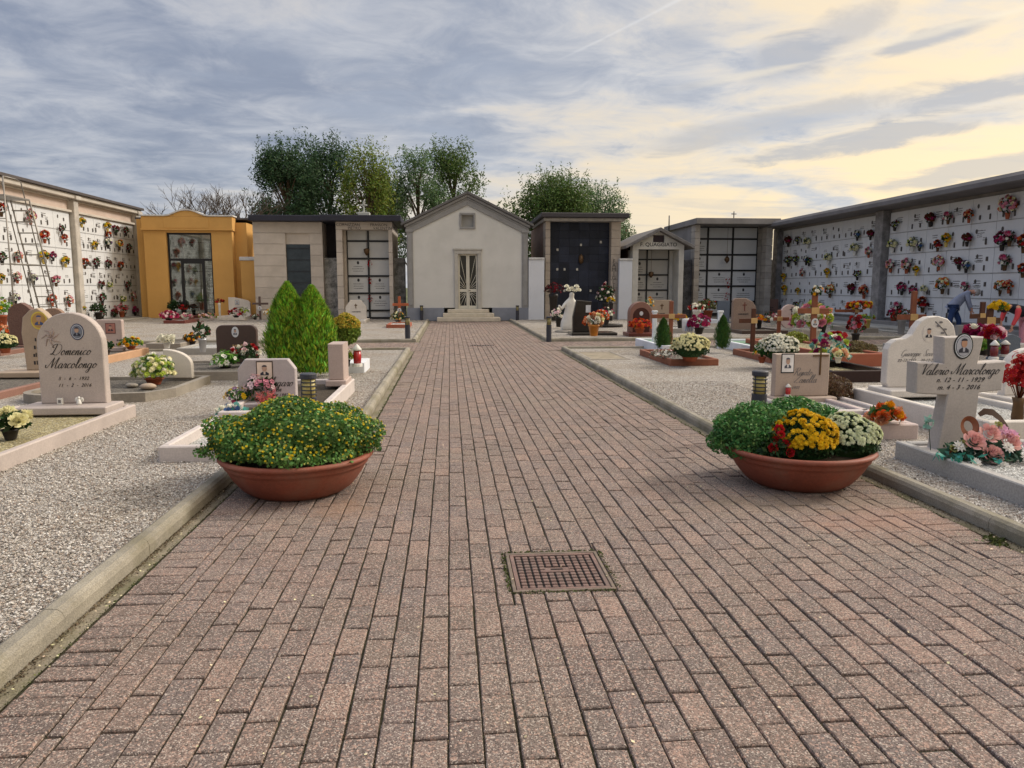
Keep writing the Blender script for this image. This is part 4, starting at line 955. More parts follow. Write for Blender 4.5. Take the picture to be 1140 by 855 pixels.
# ---- grid tomb
def grid_tomb():
    Y = 37.6; x0, _ = AY(772.5, 300, Y); x1, _ = AY(859, 300, Y); c = (x0 + x1) / 2; hw = (x1 - x0) / 2; zt = AY(815, 250.5, Y)[1]
    t = thing('family_tomb', 'grey block family tomb with three columns of white niches in a black grid', 'tomb building', (c, Y, 0))
    gr = mat('grey_tan_block', (.40, .36, .31), .88, .13, 3, bump=.35, bscale=45, stain=.3, stcol=(.24, .22, .19), island=.14)
    ox0, ox1 = AY(778.5, 300, Y)[0] - c, AY(852, 300, Y)[0] - c
    for a_, b_ in ((-hw, ox0), (ox1, hw)): m = MB(); blocks(m, a_, b_, 0, zt, 0, .6, 14); m.build('pillar', gr, t)
    gx1 = AY(842, 300, Y + 1.3)[0] - c
    r2 = MB(); rows = 14; h = zt / rows
    for i in range(rows): r2.add([(gx1, 1.3, i * h + .006), (ox1 - .004, .61, i * h + .006), (ox1 - .004, .61, (i + 1) * h - .006), (gx1, 1.3, (i + 1) * h - .006)], [(0, 1, 2, 3)])
    r2.build('splayed_reveal', gr, t)
    m = MB(); m.box(-hw + .01, .61, 0, -hw + .2, 5, zt); m.box(hw - .2, .61, 0, hw - .01, 5, zt); m.box(-hw + .2, 1.45, 0, hw - .2, 1.6, zt); m.build('side_wall', M_greycon, t)
    w = gx1 - ox0; niche_grid(t, [ox0, ox0 + w * .24, ox0 + w * .62, gx1], [.2] + [zt - .62 - .82 * k for k in range(4, -1, -1)] + [zt + .0], 1.3, seed=120, frame=.09,
        blank=((0, 5), (1, 5), (2, 5), (1, 4), (2, 4), (2, 3), (1, 3)), panelm=mat('niche_white', (.60, .61, .61), .45, .05, 1.5, island=.06))
    MB().box(-hw - .12, -.55, zt + .004, hw + .15, 5.2, zt + .3, .02).build('roof', M_greycon, t)
    cx = AY(817, 240, Y)[0] - c; k = MB(); k.tube([(cx, 0, zt + .3), (cx, 0, zt + .68)], .025, 6); k.tube([(cx - .13, 0, zt + .55), (cx + .13, 0, zt + .55)], .025, 6); k.build('roof_cross', M_darkmetal, t)
    lx = ox0 + w * .5; lp = MB(); lp.tube([(lx, .9, zt), (lx, .9, zt - 1.6)], .008, 5); lp.lathe([(.02, -.35), (.14, -.2), (.14, -.1), (.02, .05)], 6, (lx, .9, zt - 1.55)); lp.build('hanging_lamp', M_bronze, t)
    for zz in (zt - 2.9, zt - 3.7):
        f = MB(); P, nr = dome_pts(26, .12, .08, .28, (lx + .2, 1.2, zz), -1); f.leaves(P, .12, nr); f.build('hanging_flowers', petm('red_bloom', 'a01822'), t)
    q = MB(); q.tube([(AY(750, 250, 37)[0], 37.8, zt - .3), (AY(750, 250, 37)[0], 37.8, AY(750, 240, 37.8)[1])], .03, 6)
    tag(q.build('vent_pipe', M_darkmetal), 'thin dark pipe rising at the left edge of the grid tomb roof', 'pipe')
grid_tomb()

# ================================================================ NICHE WALLS
NICHE_T = {}
def niche_row_text(variant, w, h):
    """one shared inscription mesh per variant: name lines, an oval photo and a small vase or lamp"""
    r = random.Random(variant * 17); mk = MB()
    z = h * .5; xo = r.uniform(-.1, .1)
    if r.random() < .8: marks(mk, xo - .05, z + .16, 0, w * .6, r.choice((2, 3)), .034, variant, .08)
    if r.random() < .5: marks(mk, xo + .16, z - .08, 0, w * .35, 2, .03, variant + 9, .07)
    xs = [-.3, .28, .18, -.18]; r.shuffle(xs)
    mk.box(xs[0] - .035, -.035, .1, xs[0] + .035, 0, .1 + r.uniform(.14, .22), .012)                     # lamp
    if r.random() < .7: mk.box(xs[1] - .03, -.03, .08, xs[1] + .03, 0, .26, .01)
    if r.random() < .75: oval(mk, xs[2], z + .14, -.004, .055, .075, 0)
    if r.random() < .6: marks(mk, xs[2] * .5, z + .02, 0, w * .4, 2, .028, variant + 30, .06)
    if r.random() < .35: mk.box(xs[3] - .05, -.012, z - .02, xs[3] + .05, 0, z + .12, 0)
    return mk
def niche_wall(side, X, segs, rows, z0, rh, label, wallm, capm):
    """panels on a wall running along Y; side=+1 looks towards +X. built along local x then turned"""
    rz = R(90) if side > 0 else R(-90)
    t = thing('niche_wall', label, 'burial niche wall', (X, 0, 0), rz)
    def lx(y): return y * side                       # local x of world y
    wall_t = .4; ya, yb = segs[0][0], segs[-1][1]; zt = z0 + rows * rh
    a, b = sorted((lx(ya), lx(yb)))
    MB().box(a, .06, 0, b, 2.6, zt + (.75 if side > 0 else .12)).build('wall', wallm, t)
    pro = None; vs = [niche_row_text(k, .75, rh).build('inscription', [mat('plaque_dark', (.075, .065, .06), .5)]) for k in range(14)]
    MB().box(a, .04, z0, b, .058, zt).build('joint_backing', mat('joint_grey', (.10, .10, .10), .9), t)
    cnt = 0; r = random.Random(5 + side)
    for si, (s0, s1, n) in enumerate(segs):
        w = (s1 - s0) / n
        ph = MB().box(-w / 2 + .008, 0, .008, w / 2 - .008, .055, rh - .01, .004).build('niche_panel', M_niche, t)
        first = True
        for i in range(n):
            for k in range(rows):
                yc = s0 + (i + .5) * w
                o = ph if first else ph.copy()
                if not first: COL.objects.link(o)
                first = False; o.parent = t; o.location = (lx(yc), 0, z0 + k * rh)
                v = vs[r.randrange(14)].copy(); COL.objects.link(v); v.parent = o; v.location = (0, -.001, 0); cnt += 1
    for v in vs: bpy.data.objects.remove(v)
    lg = MB()
    for k in range(rows): lg.box(a, -.012, z0 + k * rh - .02, b, -.001, z0 + k * rh + .004, 0)
    lg.build('ledge', mat('niche_ledge', (.36, .36, .36), .8), t)
    return t, lx, zt
# left wall
XW = -16.5
yp = AX(78, 215, XW)[0]; ye = AX(148.5, 234, XW)[0]
tL, lxL, ztL = niche_wall(1, XW, [(21.6, 27.2, 4), (27.9, yp - .25, 5), (yp + .25, ye - .2, 7)], 6, .12, .785, 'long pink-topped burial niche wall on the left covered with white panels and bouquets',
    mat('pink_beige_render', (.53, .42, .35), .9, .07, 1, bump=.15, bscale=50, stain=.3, stcol=(.36, .28, .22)), None)
cornice = mat('cornice_beige', (.48, .43, .37), .85, .1, 2); pcol = mat('pier_beige', (.46, .42, .37), .9, .2, 2.5, bump=.5, bscale=40, stain=.5, stcol=(.28, .25, .22))
for yy in (27.55, yp, ye):
    m = MB(); m.box(lxL(yy) - .2, -.22, 0, lxL(yy) + .2, .3, ztL + .55, .02); m.box(lxL(yy) - .26, -.36, ztL + .55, lxL(yy) + .26, .3, ztL + .72, .02); m.build('pier', pcol, tL)
m = MB(); m.box(lxL(21.6), -.12, ztL - .0, lxL(ye + .1), .059, ztL + .1, .01); m.box(lxL(21.6), -.06, ztL + .5, lxL(ye + .1), .059, ztL + .58, .01); m.box(lxL(21.6), -.3, ztL + .58, lxL(ye + .25), .3, ztL + .78, .02); m.build('cornice', cornice, tL)
MB().box(lxL(21.4), -.42, ztL + .781, lxL(ye + .35), 2.9, ztL + .90, .01).build('roof_edge', mat('roof_edge_brown', (.07, .06, .06), .7), tL)
MB().box(lxL(21.6), -.5, 0, lxL(ye), -.02, .119, .01).build('base_step', M_greycon, tL)
# right wall
XV = 17.3
q_pier = AX(979, 365, XV)[0]; q = q_pier; qe = AX(868, 300, XV)[0]
tR, lxR, ztR = niche_wall(-1, XV, [(15.0, 19.9, 6), (20.4, q - .3, 7), (q + .3, qe - .15, 9)], 5, .42, .815, 'long grey burial niche wall on the right under a deep concrete roof slab',
    M_greycon, None)
greypier = mat('streaked_grey_pier', (.23, .22, .215), .9, .35, 4, bump=.6, bscale=30, fine=.25, stain=.6, stcol=(.10, .09, .09))
for yy in (20.15, q, qe):
    m = MB(); m.box(lxR(yy) - .27, -.3, 0, lxR(yy) + .27, .3, ztR + .1, .015); m.build('pier', greypier, tR)
# roof slab: sloping fascia overhanging the niches
m = MB(); yA, yB_ = lxR(qe + .25), lxR(16.5)
prof = [(.1, ztR + .11), (-1.05, ztR + .11), (-1.1, ztR + .14), (-1.1, ztR + .28), (-.98, ztR + .40), (3.0, ztR + .62), (3.0, ztR + .11)]
V = [(x, y, z) for x in (yA, yB_) for y, z in prof]; k = len(prof)
m.add(V, [tuple(range(k)), tuple(range(2 * k - 1, k - 1, -1))] + [(i, (i + 1) % k, k + (i + 1) % k, k + i)[::-1] for i in range(k)])
m.build('roof_slab', mat('fascia_grey', (.16, .15, .15), .85, .15, 1.5, bump=.3, bscale=40), tR)
MB().box(lxR(qe), -.45, 0, lxR(17), -.001, .30, .015).build('base_step', M_greycon, tR)
# ================================================================ GRAVES
def stone_m(name, h, **k):
    a = dict(rough=.6, var=.09, scale=3, fine=.07, fscale=60, stain=.25, stcol=tuple(v * .62 for v in srgb(h)), bump=.08, bscale=80); a.update(k); return mat(name, srgb(h), **a)
S_pink = stone_m('pink_grey_marble', 'b0a49d'); S_rose = stone_m('rosy_marble', 'b2a098'); S_white = stone_m('white_marble', 'd0c8be'); S_grey = stone_m('grey_stone', '9b9790')
S_lilac = stone_m('lilac_marble', 'aea4a3'); S_beige = stone_m('beige_stone', 'a6937f'); S_brown = stone_m('brown_granite', '4a3a34', rough=.3); S_dark = stone_m('black_granite', '25211f', rough=.2)
S_red = stone_m('red_granite', '6e3a32', rough=.3, fine=.3, fscale=50); S_terra = stone_m('terracotta', '9a5a44', rough=.85); S_tan = stone_m('tan_granite', '8a705f', fine=.25); S_rust = stone_m('rust_stone', '846154', fine=.15)
S_bluegrey = stone_m('blue_grey_granite', '5f6874', fine=.2); S_weather = stone_m('weathered_stone', '8f877b', stain=.7, bump=.4, bscale=30); S_whitep = stone_m('white_paint', 'd8dbe0', stain=.15)
S_greenfelt = mat('green_felt', srgb('6a8a72'), .95, .2, 8); S_soil = mat('soil', (.06, .045, .03), .95, .4, 12, bump=1, bscale=40)
W_wood = mat('cross_wood', srgb('7f4a34'), .55, .2, 6, bump=.2, bscale=30); W_dwood = mat('dark_cross_wood', srgb('4f2c1e'), .5, .2, 6); W_frame = mat('frame_wood', srgb('8a5640'), .7, .22, 5, bump=.3, bscale=25)
M_steel = mat('steel', (.45, .46, .48), .35, .1, 5, metal=.8); M_gold = mat('gold_plate', srgb('c0a070'), .4, .1, 9, metal=.5)
def outline(kind, w, h, par=.3):
    a = w / 2
    if kind == 'arch':
        r = min(a, h * .5); k = par * 2 * a if par < 1 else a
        return [(-a, 0), (a, 0)] + [(a * math.cos(t), h - k + k * math.sin(t)) for t in np.linspace(0, math.pi, 17)]
    if kind == 'rect': return [(-a, 0), (a, 0), (a, h), (-a, h)]
    if kind == 'round': c = par * w; return [(-a, 0), (a, 0)] + [(a - c + c * math.cos(t), h - c + c * math.sin(t)) for t in np.linspace(0, math.pi / 2, 6)] + [(-a + c + c * math.cos(t), h - c + c * math.sin(t)) for t in np.linspace(math.pi / 2, math.pi, 6)]
    if kind == 'cut': c = par * w; return [(-a, 0), (a, 0), (a, h - c * 1.35), (a - c * .25, h - c), (a - c, h), (-a + c, h), (-a + c * .25, h - c), (-a, h - c * 1.35)]
    if kind == 'oval': return [(a * math.cos(t), h * .5 + h * .5 * math.sin(t)) for t in np.linspace(-math.pi * .42, math.pi * 1.42, 26)][::1]
    if kind == 'leanleft': return [(-a, 0), (a, 0), (a * .98, h * .72), (a * .7, h * .88), (a * .1, h), (-a * .8, h), (-a * .96, h * .93)]
    if kind == 'leanright': return [(-a, 0), (a, 0), (a, h * .7), (a * .8, h * .82), (a * .3, h * .9), (-a * .4, h * .99), (-a, h)]
    if kind == 'step': return [(-a, .06 * h), (-a * .93, 0), (a * .95, 0), (a, .1 * h), (a * .98, h * .72), (a * .9, h * .86), (a * .7, h * .96), (a * .42, h), (a * .12, h * .985), (-a * .08, h * .93), (-a * .22, h * .84), (-a * .32, h * .745), (-a * .5, h * .69), (-a * .78, h * .67), (-a * .92, h * .62), (-a, h * .54)]
    if kind == 'quarter': return [(-a, 0), (a, 0), (a, h * .45)] + [(-a + 2 * a * math.cos(t), h * .45 + h * .55 * math.sin(t)) for t in np.linspace(.15, math.pi / 2, 9)]
    if kind == 'heart': return [(-a * .7, 0), (a * .9, 0), (a, h * .6), (a * .8, h * .7), (a * .3, h * .72), (a * .1, h * .64), (-a * .05, h * .78), (-a * .2, h * .94), (-a * .5, h), (-a * .8, h * .93), (-a * .98, h * .75), (-a * .9, h * .5)]
    if kind == 'rough': r = random.Random(3); return [(-a * .85, 0), (a * .9, 0), (a, h * .3), (a * .9, h * .6), (a * .95, h * .8), (a * .5, h * .93), (a * .1, h), (-a * .4, h * .96), (-a * .85, h * .85), (-a, h * .6), (-a * .9, h * .3)]
def spot(px0, px1, pyb, pyt, zb=0.0):
    xm = (px0 + px1) / 2; X, Y = G(xm, pyb, zb); w = AY(px1, pyb, Y)[0] - AY(px0, pyb, Y)[0]; h = AY(xm, pyt, Y)[1] - zb
    return X, Y, w, h
def frame_part(t, name, x0, x1, y0, y1, h, th, m, open_back=False, c=.012, z=0.0):
    f = MB(); f.box(x0, y0, z, x1, y0 + th, h, c); f.box(x0, y0 + th + .001, z, x0 + th, y1, h, c); f.box(x1 - th, y0 + th + .001, z, x1, y1, h, c)
    if not open_back: f.box(x0 + th + .001, y1 - th, z, x1 - th - .001, y1, h, c)
    return f.build(name, m, t)
GROUND = .045
def grave(label, px0, px1, pyb, pyt, kind, m, zb=.2, th=.13, par=.3, plinth=(.12, .1, .1), plot=None, fill=None, fillz=None, pm=None, photo=None, txt=(), mk=None, rz=0,
          group=None, cat='grave', carve=None, plm=None, slope=0, cross=None):
    X, Y, w, h = spot(px0, px1, pyb, pyt, zb); t = thing('grave', label, cat, (X, Y, 0), rz, group)
    pm = pm or m
    if plinth:
        s, f, b = plinth; MB().box(-w / 2 - s, -f, max(0, zb - .09) if plot else 0, w / 2 + s, th + b, zb, .012).build('plinth', plm or m, t)
    s = MB(); s.prism(outline(kind, w, h, par), 0, th, .01); s.T = None; so = s.build('headstone', m, t); so.location = (0, 0, zb + .001)
    if plot:
        x0, x1, y0, y1, ph, pt = plot; frame_part(t, 'kerb_frame', x0, x1, y0, y1, ph, pt, pm)
        q = MB(); q.box(x0 + pt, y0 + pt, 0, x1 - pt, y1 - pt, fillz if fillz is not None else ph - .04); q.build('plot_fill', fill or M_white_gravel, t)
    if photo:
        fx, fz, rx, rzz = photo[:4]; k = photo[4] if len(photo) > 4 else {}; p = portrait(so, fx * w, fz * h, 0, rx, rzz, **k)
    for tx in txt:
        if tx[0][0].isalpha(): script(tx[0], tx[3], tx[4] if len(tx) > 4 else M_ink, so, (tx[1] * w, -.002, tx[2] * h)); continue
        text(tx[0], tx[3], tx[4] if len(tx) > 4 else M_ink, so, (tx[1] * w, -.003, tx[2] * h), shear=tx[5] if len(tx) > 5 else .4, spacing=1.05)
    if mk:
        q = MB(); marks(q, mk[0] * w, mk[1] * h, -.001, mk[2] * w, mk[3], mk[4], 3, mk[5]); q.build('inscription', mk[6] if len(mk) > 6 else M_ink, so)
    if carve: carve(so, w, h)
    if cross: c = MB(); roman_cross(c, cross[0] * w, cross[1] * h, 0, cross[2], cross[3], cross[4], .012); c.build('cross_relief', cross[5] if len(cross) > 5 else M_bronze, so)
    return t, X, Y, w, h
B_red = dict(rect=True, bg=mat('photo_red', srgb('7a3a2c'), .4))
# --- left block, nearest row
def flower_carve(so, w, h):
    q = MB()
    for k in range(7):
        a = k * .897; q.tube([(-.27 * w, .002, .72 * h), (-.27 * w + .05 * math.cos(a), -.004, .74 * h + .06 * math.sin(a)), (-.27 * w + .11 * math.cos(a + .5), .002, .72 * h + .12 * math.sin(a + .5))], [.012, .01, .004], 5)
    q.build('carved_flower', stone_m('carved_grey', 'a08f8a'), so)
G1 = grave('arched pink-grey headstone with a blue-rimmed oval portrait and two-line script name', 46, 119, 449, 348, 'arch', S_pink, zb=.24, th=.12, par=.5, plinth=(.13, .32, .05),
    plot=(-.78, .62, -3.05, .2, .19, .075), fill=M_tan_gravel, fillz=.13, photo=(.13, .79, .075, .095, dict(ring=mat('blue_ring', srgb('2c3658'), .4), ring2=True, bg=mat('photo_slate', srgb('7a7f8c'), .4))),
    txt=(('Domenico', .0, .575, .14), ('Marcolongo', .0, .43, .14), ('5  -  6  -  1932', .02,   .275, .055), ('11  -  2  -  2016', .03, .2, .055)), carve=flower_carve)
grave('rugged beige headstone with a round yellow-haloed portrait half hidden behind the arched stone', 27, 62, 412, 343, 'rough', S_beige, zb=.22, th=.16, plinth=(.3, .35, .1), plot=(-1.1, .6, -2.6, .3, .15, .09), pm=S_rust,
    fill=M_dark_gravel, photo=(.1, .8, .13, .15, dict(ring=mat('yellow_ring', srgb('c9b24a'), .5), bg=mat('photo_ochre', srgb('b08a50'), .5), suit=mat('photo_blue', srgb('44527a'), .5))), mk=(.1, .5, .55, 4, .07, .13))
grave('dark brown tree-bark headstone with a light patch at its foot, at the left edge', 10, 40, 384, 337, 'rough', stone_m('bark_stone', '6b5046', bump=.8, bscale=12, fine=.3), zb=.15, th=.2, plinth=(.1, .3, .1), plot=(-.6, .6, -2, .3, .15, .09), pm=S_rust, fill=M_dark_gravel)
grave('low brown arched headstone peeking out behind the nearest arched stone', 49, 73, 386, 343, 'arch', S_tan, zb=.15, par=.35, plinth=(.1, .2, .1), photo=(0, .7, .08, .1, {}))
grave('small square beige headstone with a dark red square photo beside a terracotta-edged plot', 107, 137, 386, 356, 'round', S_rose, par=.06, zb=.25, plinth=(.1, .25, .1), plot=(-.55, .75, -2.3, .3, .2, .1),
      pm=stone_m('orange_beige_stone', 'b99272'), fill=M_dark_gravel, photo=(.08, .68, .11, .12, dict(rect=True, ring=mat('maroon', srgb('5a2a28'), .4), bg=mat('photo_pinkish', srgb('a06c60'), .4))), mk=(.35, .25, .2, 2, .05, .1))
# rounded-kerb plot with pale quarter-round stone
t, X, Y, w, h = grave('pale half-round headstone in a rounded weathered kerb behind the white hydrangea', 183, 214, 421, 389, 'quarter', S_white, zb=.16, plinth=None, th=.1)
rk = MB(); pts = []
for i in range(9): a = math.pi * (1 + i / 16); pts.append((-1.05 + .9 * math.cos(a) * .55, -1.55 + 1.0 * math.sin(a) * .55))
xr = .42
outer = [(-1.5, .25), (-1.55, -1.4)] + [(-1.55 + .6 * (1 - math.cos(a)), -1.4 - .5 * math.sin(a)) for a in np.linspace(.15, math.pi / 2, 7)] + [(xr - .25, -1.75), (xr, -1.3), (xr, .25)]
inner = [tuple(p) for p in inset(outer, .09)]
n = len(outer); V = [(x, y, z) for z in (0, .17) for x, y in outer] + [(x, y, z) for z in (0, .17) for x, y in inner]
Fs = []
for i in range(n):
    j2 = (i + 1) % n; Fs += [(i, j2, n + j2, n + i), (n + i, n + j2, 3 * n + j2, 3 * n + i), (3 * n + i, 3 * n + j2, 2 * n + j2, 2 * n + i)]
rk.add(V, Fs); rk.build('kerb_frame', S_weather, t); fl = MB(); fl.prism([(x, y) for x, y in inner], .0, .12, 0, plane='XY'); fl.build('plot_fill', M_dark_gravel, t)
grave('dark brown headstone with rounded corners and a small white oval portrait', 242, 287, 407, 362, 'round', S_brown, par=.16, zb=.12, th=.12, plinth=(.08, .12, .1), plot=(-1.05, .5, -1.7, .3, .2, .09), pm=S_weather, fill=M_dark_gravel,
      photo=(-.02, .83, .065, .1, dict(ring=M_white, bg=M_photobg)), mk=(.05, .5, .45, 2, .05, .1, M_gold))
grave('lilac-grey headstone with cut corners and a square framed portrait behind the flowering planter', 266, 330, 446, 400, 'cut', S_lilac, par=.13, zb=.22, th=.11, plinth=(.04, .22, .06), plot=(-.37, .47, -2.5, .2, .19, .075), pm=stone_m('pale_pink_kerb', 'c4bab5'), fill=M_white_gravel, fillz=.09,
      photo=(-.03, .73, .1, .115, dict(rect=True, ring=mat('brown_wood_rim', srgb('4a3a30'), .5), bg=mat('photo_peach', srgb('d8c4b4'), .4))), txt=(('Callegaro', .13, .42, .13), ('Ivan', .15, .27, .085), ('5 - 1982', .22, .13, .055)))
t, X, Y, w, h = grave('rosy headstone turned edge-on in a long pale kerb with the twin conifers', 366, 383, 423, 383, 'rect', S_rose, zb=.3, th=.5, plinth=(.04, .06, .0), plot=(-.95, .17, -2.3, .65, .24, .09), pm=stone_m('pale_pink_kerb', 'c4bab5'), fill=S_soil, fillz=.17)
grave('small white block plinth grave with a red lantern beside the golden ball shrub', 385, 406, 417, 404, 'rect', S_whitep, zb=.02, th=.9, plinth=(.0, .0, .0))
# --- small things in the strip before the crossing
for i, (px0, px1, pyb, pyt, m, lab) in enumerate(((168, 196, 391, 384, S_weather, 'low weathered kerb with a little white angel pot on its stone rim'), (205, 247, 397, 391, S_grey, 'flat pale grave slab with a grey vase on it'))):
    X, Y, w, h = spot(px0, px1, pyb, pyt); t = thing('grave', lab, 'grave', (X, Y, 0)); frame_part(t, 'kerb_frame', -w * .7, w * .7, 0, 1.7, .2, .1, m); MB().box(-w * .7 + .1, .1, 0, w * .7 - .1, 1.6, .16, .0).build('plot_fill', M_dark_gravel if i == 0 else M_white_gravel, t)
# --- left, beyond the crossing
grave('rose stone carved as a heart beside a plaque before the yellow tomb', 200, 224, 351, 328, 'heart', stone_m('rose_heart', 'b28f84', fine=.1), zb=.15, th=.15, plinth=(.1, .2, .1), plot=(-.75, .7, -1.9, .3, .2, .1), pm=S_red, fill=M_dark_gravel, mk=(.2, .42, .45, 4, .05, .1, M_white))
grave('cream headstone with a sloping top left of the metal crosses', 255, 279, 351, 331, 'leanright', S_white, zb=.2, th=.12, plinth=(.1, .2, .1), plot=(-.7, .7, -1.8, .3, .2, .1), pm=S_white, fill=M_white_gravel, photo=(-.1, .72, .1, .12, dict(rect=True)), mk=(.0, .45, .5, 3, .04, .1))
grave('pale six-sided headstone with a small dark emblem before the niche tomb', 385, 408, 355, 334, 'cut', S_white, par=.25, zb=.14, th=.12, plinth=(.1, .2, .1), plot=(-.6, .6, -1.8, .3, .16, .09), pm=S_white, fill=M_white_gravel, cross=(0, .55, .22, .13, .035), mk=(0, .38, .6, 1, .06, .1))
for px0, px1, pyb, lab, m in ((182, 206, 361.5, 'low maroon grave kerb before the heart-shaped stone', S_red), (300, 345, 357, 'low grey grave slab among the metal crosses', S_bluegrey), (430, 456, 366.5, 'low terracotta kerbed grave left of the far bollard', S_terra), (232, 252, 357, 'small rose grave slab with a red-flowered vase', S_rose)):
    X, Y, w, h = spot(px0, px1, pyb, pyb - 5); t = thing('grave', lab, 'grave', (X, Y, 0)); frame_part(t, 'kerb_frame', -w / 2, w / 2, 0, 1.9, .18, .09, m); MB().box(-w / 2 + .09, .09, 0, w / 2 - .09, 1.8, .14).build('plot_fill', M_white_gravel, t)
# --- right, beyond the crossing
def black_statue():
    X, Y, w, h = spot(641, 665, 375, 345); t = thing('grave', 'black granite headstone on a black base slab right of the white statue', 'grave', (X, Y, 0))
    MB().box(-.5, -.1, 0, 1.0, .8, .14, .02).build('base_slab', S_dark, t); s = MB(); s.prism([(-.42, 0), (.25, 0), (.3, .35), (.12, .5), (.2, 1.0), (-.3, 1.05), (-.42, .5)], 0, .18, .02); s.build('headstone', S_dark, t).location = (0, .2, .14)
    p = MB(); p.box(.0, -.01, .78, .16, .0, 1.02, .003); p.build('photo_plate', M_photobg, t).location = (0, .2, .0)
black_statue()
def ghost_grave(px0, px1, pyb, pyt, lab, kind, m, **k): return grave(lab, px0, px1, pyb, pyt, kind, m, **k)
ghost_grave(661, 681, 353, 333, 'blue-grey headstone with a sloping top before the dark tomb', 'leanleft', S_bluegrey, zb=.1, plinth=(.1, .2, .1), th=.14)
X, Y, w, h = spot(664, 692, 366, 360); t = thing('grave', 'black oval grave slab lying flat right of the orange flowers', 'grave', (X, Y, 0)); q = MB(); q.lathe([(.62, 0), (.66, .03), (.66, .13), (.62, .16)], 28, (0, .5, 0), 1, .8, smooth=False); q.build('slab', S_dark, t)
t, X, Y, w, h = grave('dark red round-arched grave niche with a pale rim and orange flowers', 701, 726, 370, 336, 'arch', S_rust, zb=.16, th=.35, par=.5, plinth=(.12, .4, .1), plm=S_red)
q = MB(); q.prism(outline('arch', w * .74, h * .8, .5), -.004, .02); q.build('niche_back', stone_m('maroon_polish', '3f1d1c', rough=.15), t).location = (0, 0, .17); q = MB(); oval(q, 0, h * .62, -.012, .06, .07, 0); q.build('portrait', M_photobg, t).location = (0, 0, .16)
grave('square brown-grey headstone with a bronze emblem behind the first wooden cross', 726, 747, 357, 334, 'rect', S_beige, zb=.1, cross=(0, .55, .25, .15, .04), mk=(0, .35, .4, 1, .05, .1))
grave('large brown round-shouldered headstone before the grid tomb', 815, 841, 367, 332, 'leanleft', stone_m('speckled_brown', '8f7a6c', fine=.3), zb=.1, th=.16, par=.5, plinth=(.12, .3, .1), plot=(-.7, .9, -1.6, .3, .16, .1), pm=S_brown, fill=M_dark_gravel, mk=(-.05, .5, .6, 1, .06, .1), cross=(0, .6, .3, .16, .03, S_red))
grave('brown square headstone at the end of the grid tomb', 850, 866, 352, 333, 'round', stone_m('reddish_brown', '7a5c50'), par=.06, zb=.1, th=.16, plinth=(.1, .2, .1), mk=(0, .5, .5, 4, .05, .12))
grave('oval pink headstone on a dark foot before the right niche wall', 868, 889, 366, 339, 'oval', stone_m('pale_rose_oval', 'c0a9a0'), zb=.14, th=.12, plinth=(.06, .2, .1), plm=S_grey, cross=(.1, .55, .3, .16, .03, M_black))
grave('small blue-grey headstone left of the large brown one', 799, 812, 358, 335, 'rect', S_bluegrey, zb=.1, th=.12)
for px0, px1, pyb, lab, m, hh in ((745, 800, 372, 'wide low grey-white grave kerb with a painted pot and magenta flowers', S_grey, .2), (870, 920, 362, 'long low black-edged grave before the right niche wall', S_dark, .2),
        (778, 800, 361, 'low white grave kerb before the grid tomb', S_whitep, .2)):
    X, Y, w, h = spot(px0, px1, pyb, pyb - 5); t = thing('grave', lab, 'grave', (X, Y, 0)); frame_part(t, 'kerb_frame', -w / 2, w / 2, 0, 1.9, hh, .09, m); MB().box(-w / 2 + .09, .09, 0, w / 2 - .09, 1.8, hh - .05).build('plot_fill', M_white_gravel, t)
# --- right block: white frames with green mats
def framed_plot(lab, corners_px, h, th, m, fillm, fz=None, inner=None):
    """corners given by pixel of the front-left, front-right at ground and the back y pixel"""
    (fx0, fx1, pyf, pyk) = corners_px; X0, Yf = G(fx0, pyf, 0); X1 = AY(fx1, pyf, Yf)[0]; Yk = G((fx0 + fx1) / 2, pyk, 0)[1]
    t = thing('grave', lab, 'grave', ((X0 + X1) / 2, Yf, 0)); q = (X1 - X0) / 2; frame_part(t, 'kerb_frame', -q, q, 0, Yk - Yf, h, th, m); MB().box(-q + th, th, 0, q - th, Yk - Yf - th, fz or h - .05).build('plot_fill', fillm, t)
    return t, (X0 + X1) / 2, Yf, q, Yk - Yf
framed_plot('white painted grave kerb with a green mat and the left small conifer', (737, 776, 396, 386), .24, .1, S_whitep, S_greenfelt)
framed_plot('white painted grave kerb with a green mat and the right small conifer', (838, 880, 397, 387), .24, .1, S_whitep, S_greenfelt)
framed_plot('wood-framed plot holding the white chrysanthemum ball', (746, 800, 410, 397), .18, .07, W_frame, M_dark_gravel)
framed_plot('long wood-framed plot running behind the square beige headstone', (874, 935, 411, 396), .18, .07, W_frame, M_dark_gravel)
framed_plot('terracotta kerbed plot with a clipped low hedge', (928, 990, 411, 389), .3, .09, S_terra, M_tan_gravel)
framed_plot('black polished kerbed plot filled with gravel', (925, 992, 429, 413), .24, .07, stone_m('black_red_kerb', '2c1a1c', rough=.25), M_tan_gravel, .13)
framed_plot('flat sunken grave outlined by a low stone edge near the path corner', (657, 702, 403, 394), .06, .07, S_weather, mat('bare_earth', srgb('8e8472'), .95, .25, 5, bump=.8, bscale=40), .05)
# beige headstone
grave('square beige headstone with an engraved cross and framed photo behind the right planter', 862, 922, 441, 394, 'rect', stone_m('beige_dove', 'ab998b'), zb=.22, th=.11, plinth=(.06, .12, .06), plot=(-.5, .6, -1.0, .2, .2, .08), pm=stone_m('pale_pink_kerb', 'c4bab5'), fill=M_white_gravel,
      photo=(-.28, .78, .085, .125, dict(rect=True, bg=mat('photo_white', srgb('e0dcd8'), .4), suit=mat('photo_grey', srgb('555560'), .5))), txt=(('Renato', .0, .55, .105, M_greymark), ('Zanella', .05, .38, .115, M_greymark), ('1933', -.12, .2, .05, M_greymark)), cross=(.32, .5, .36, .2, .018, M_bronze))
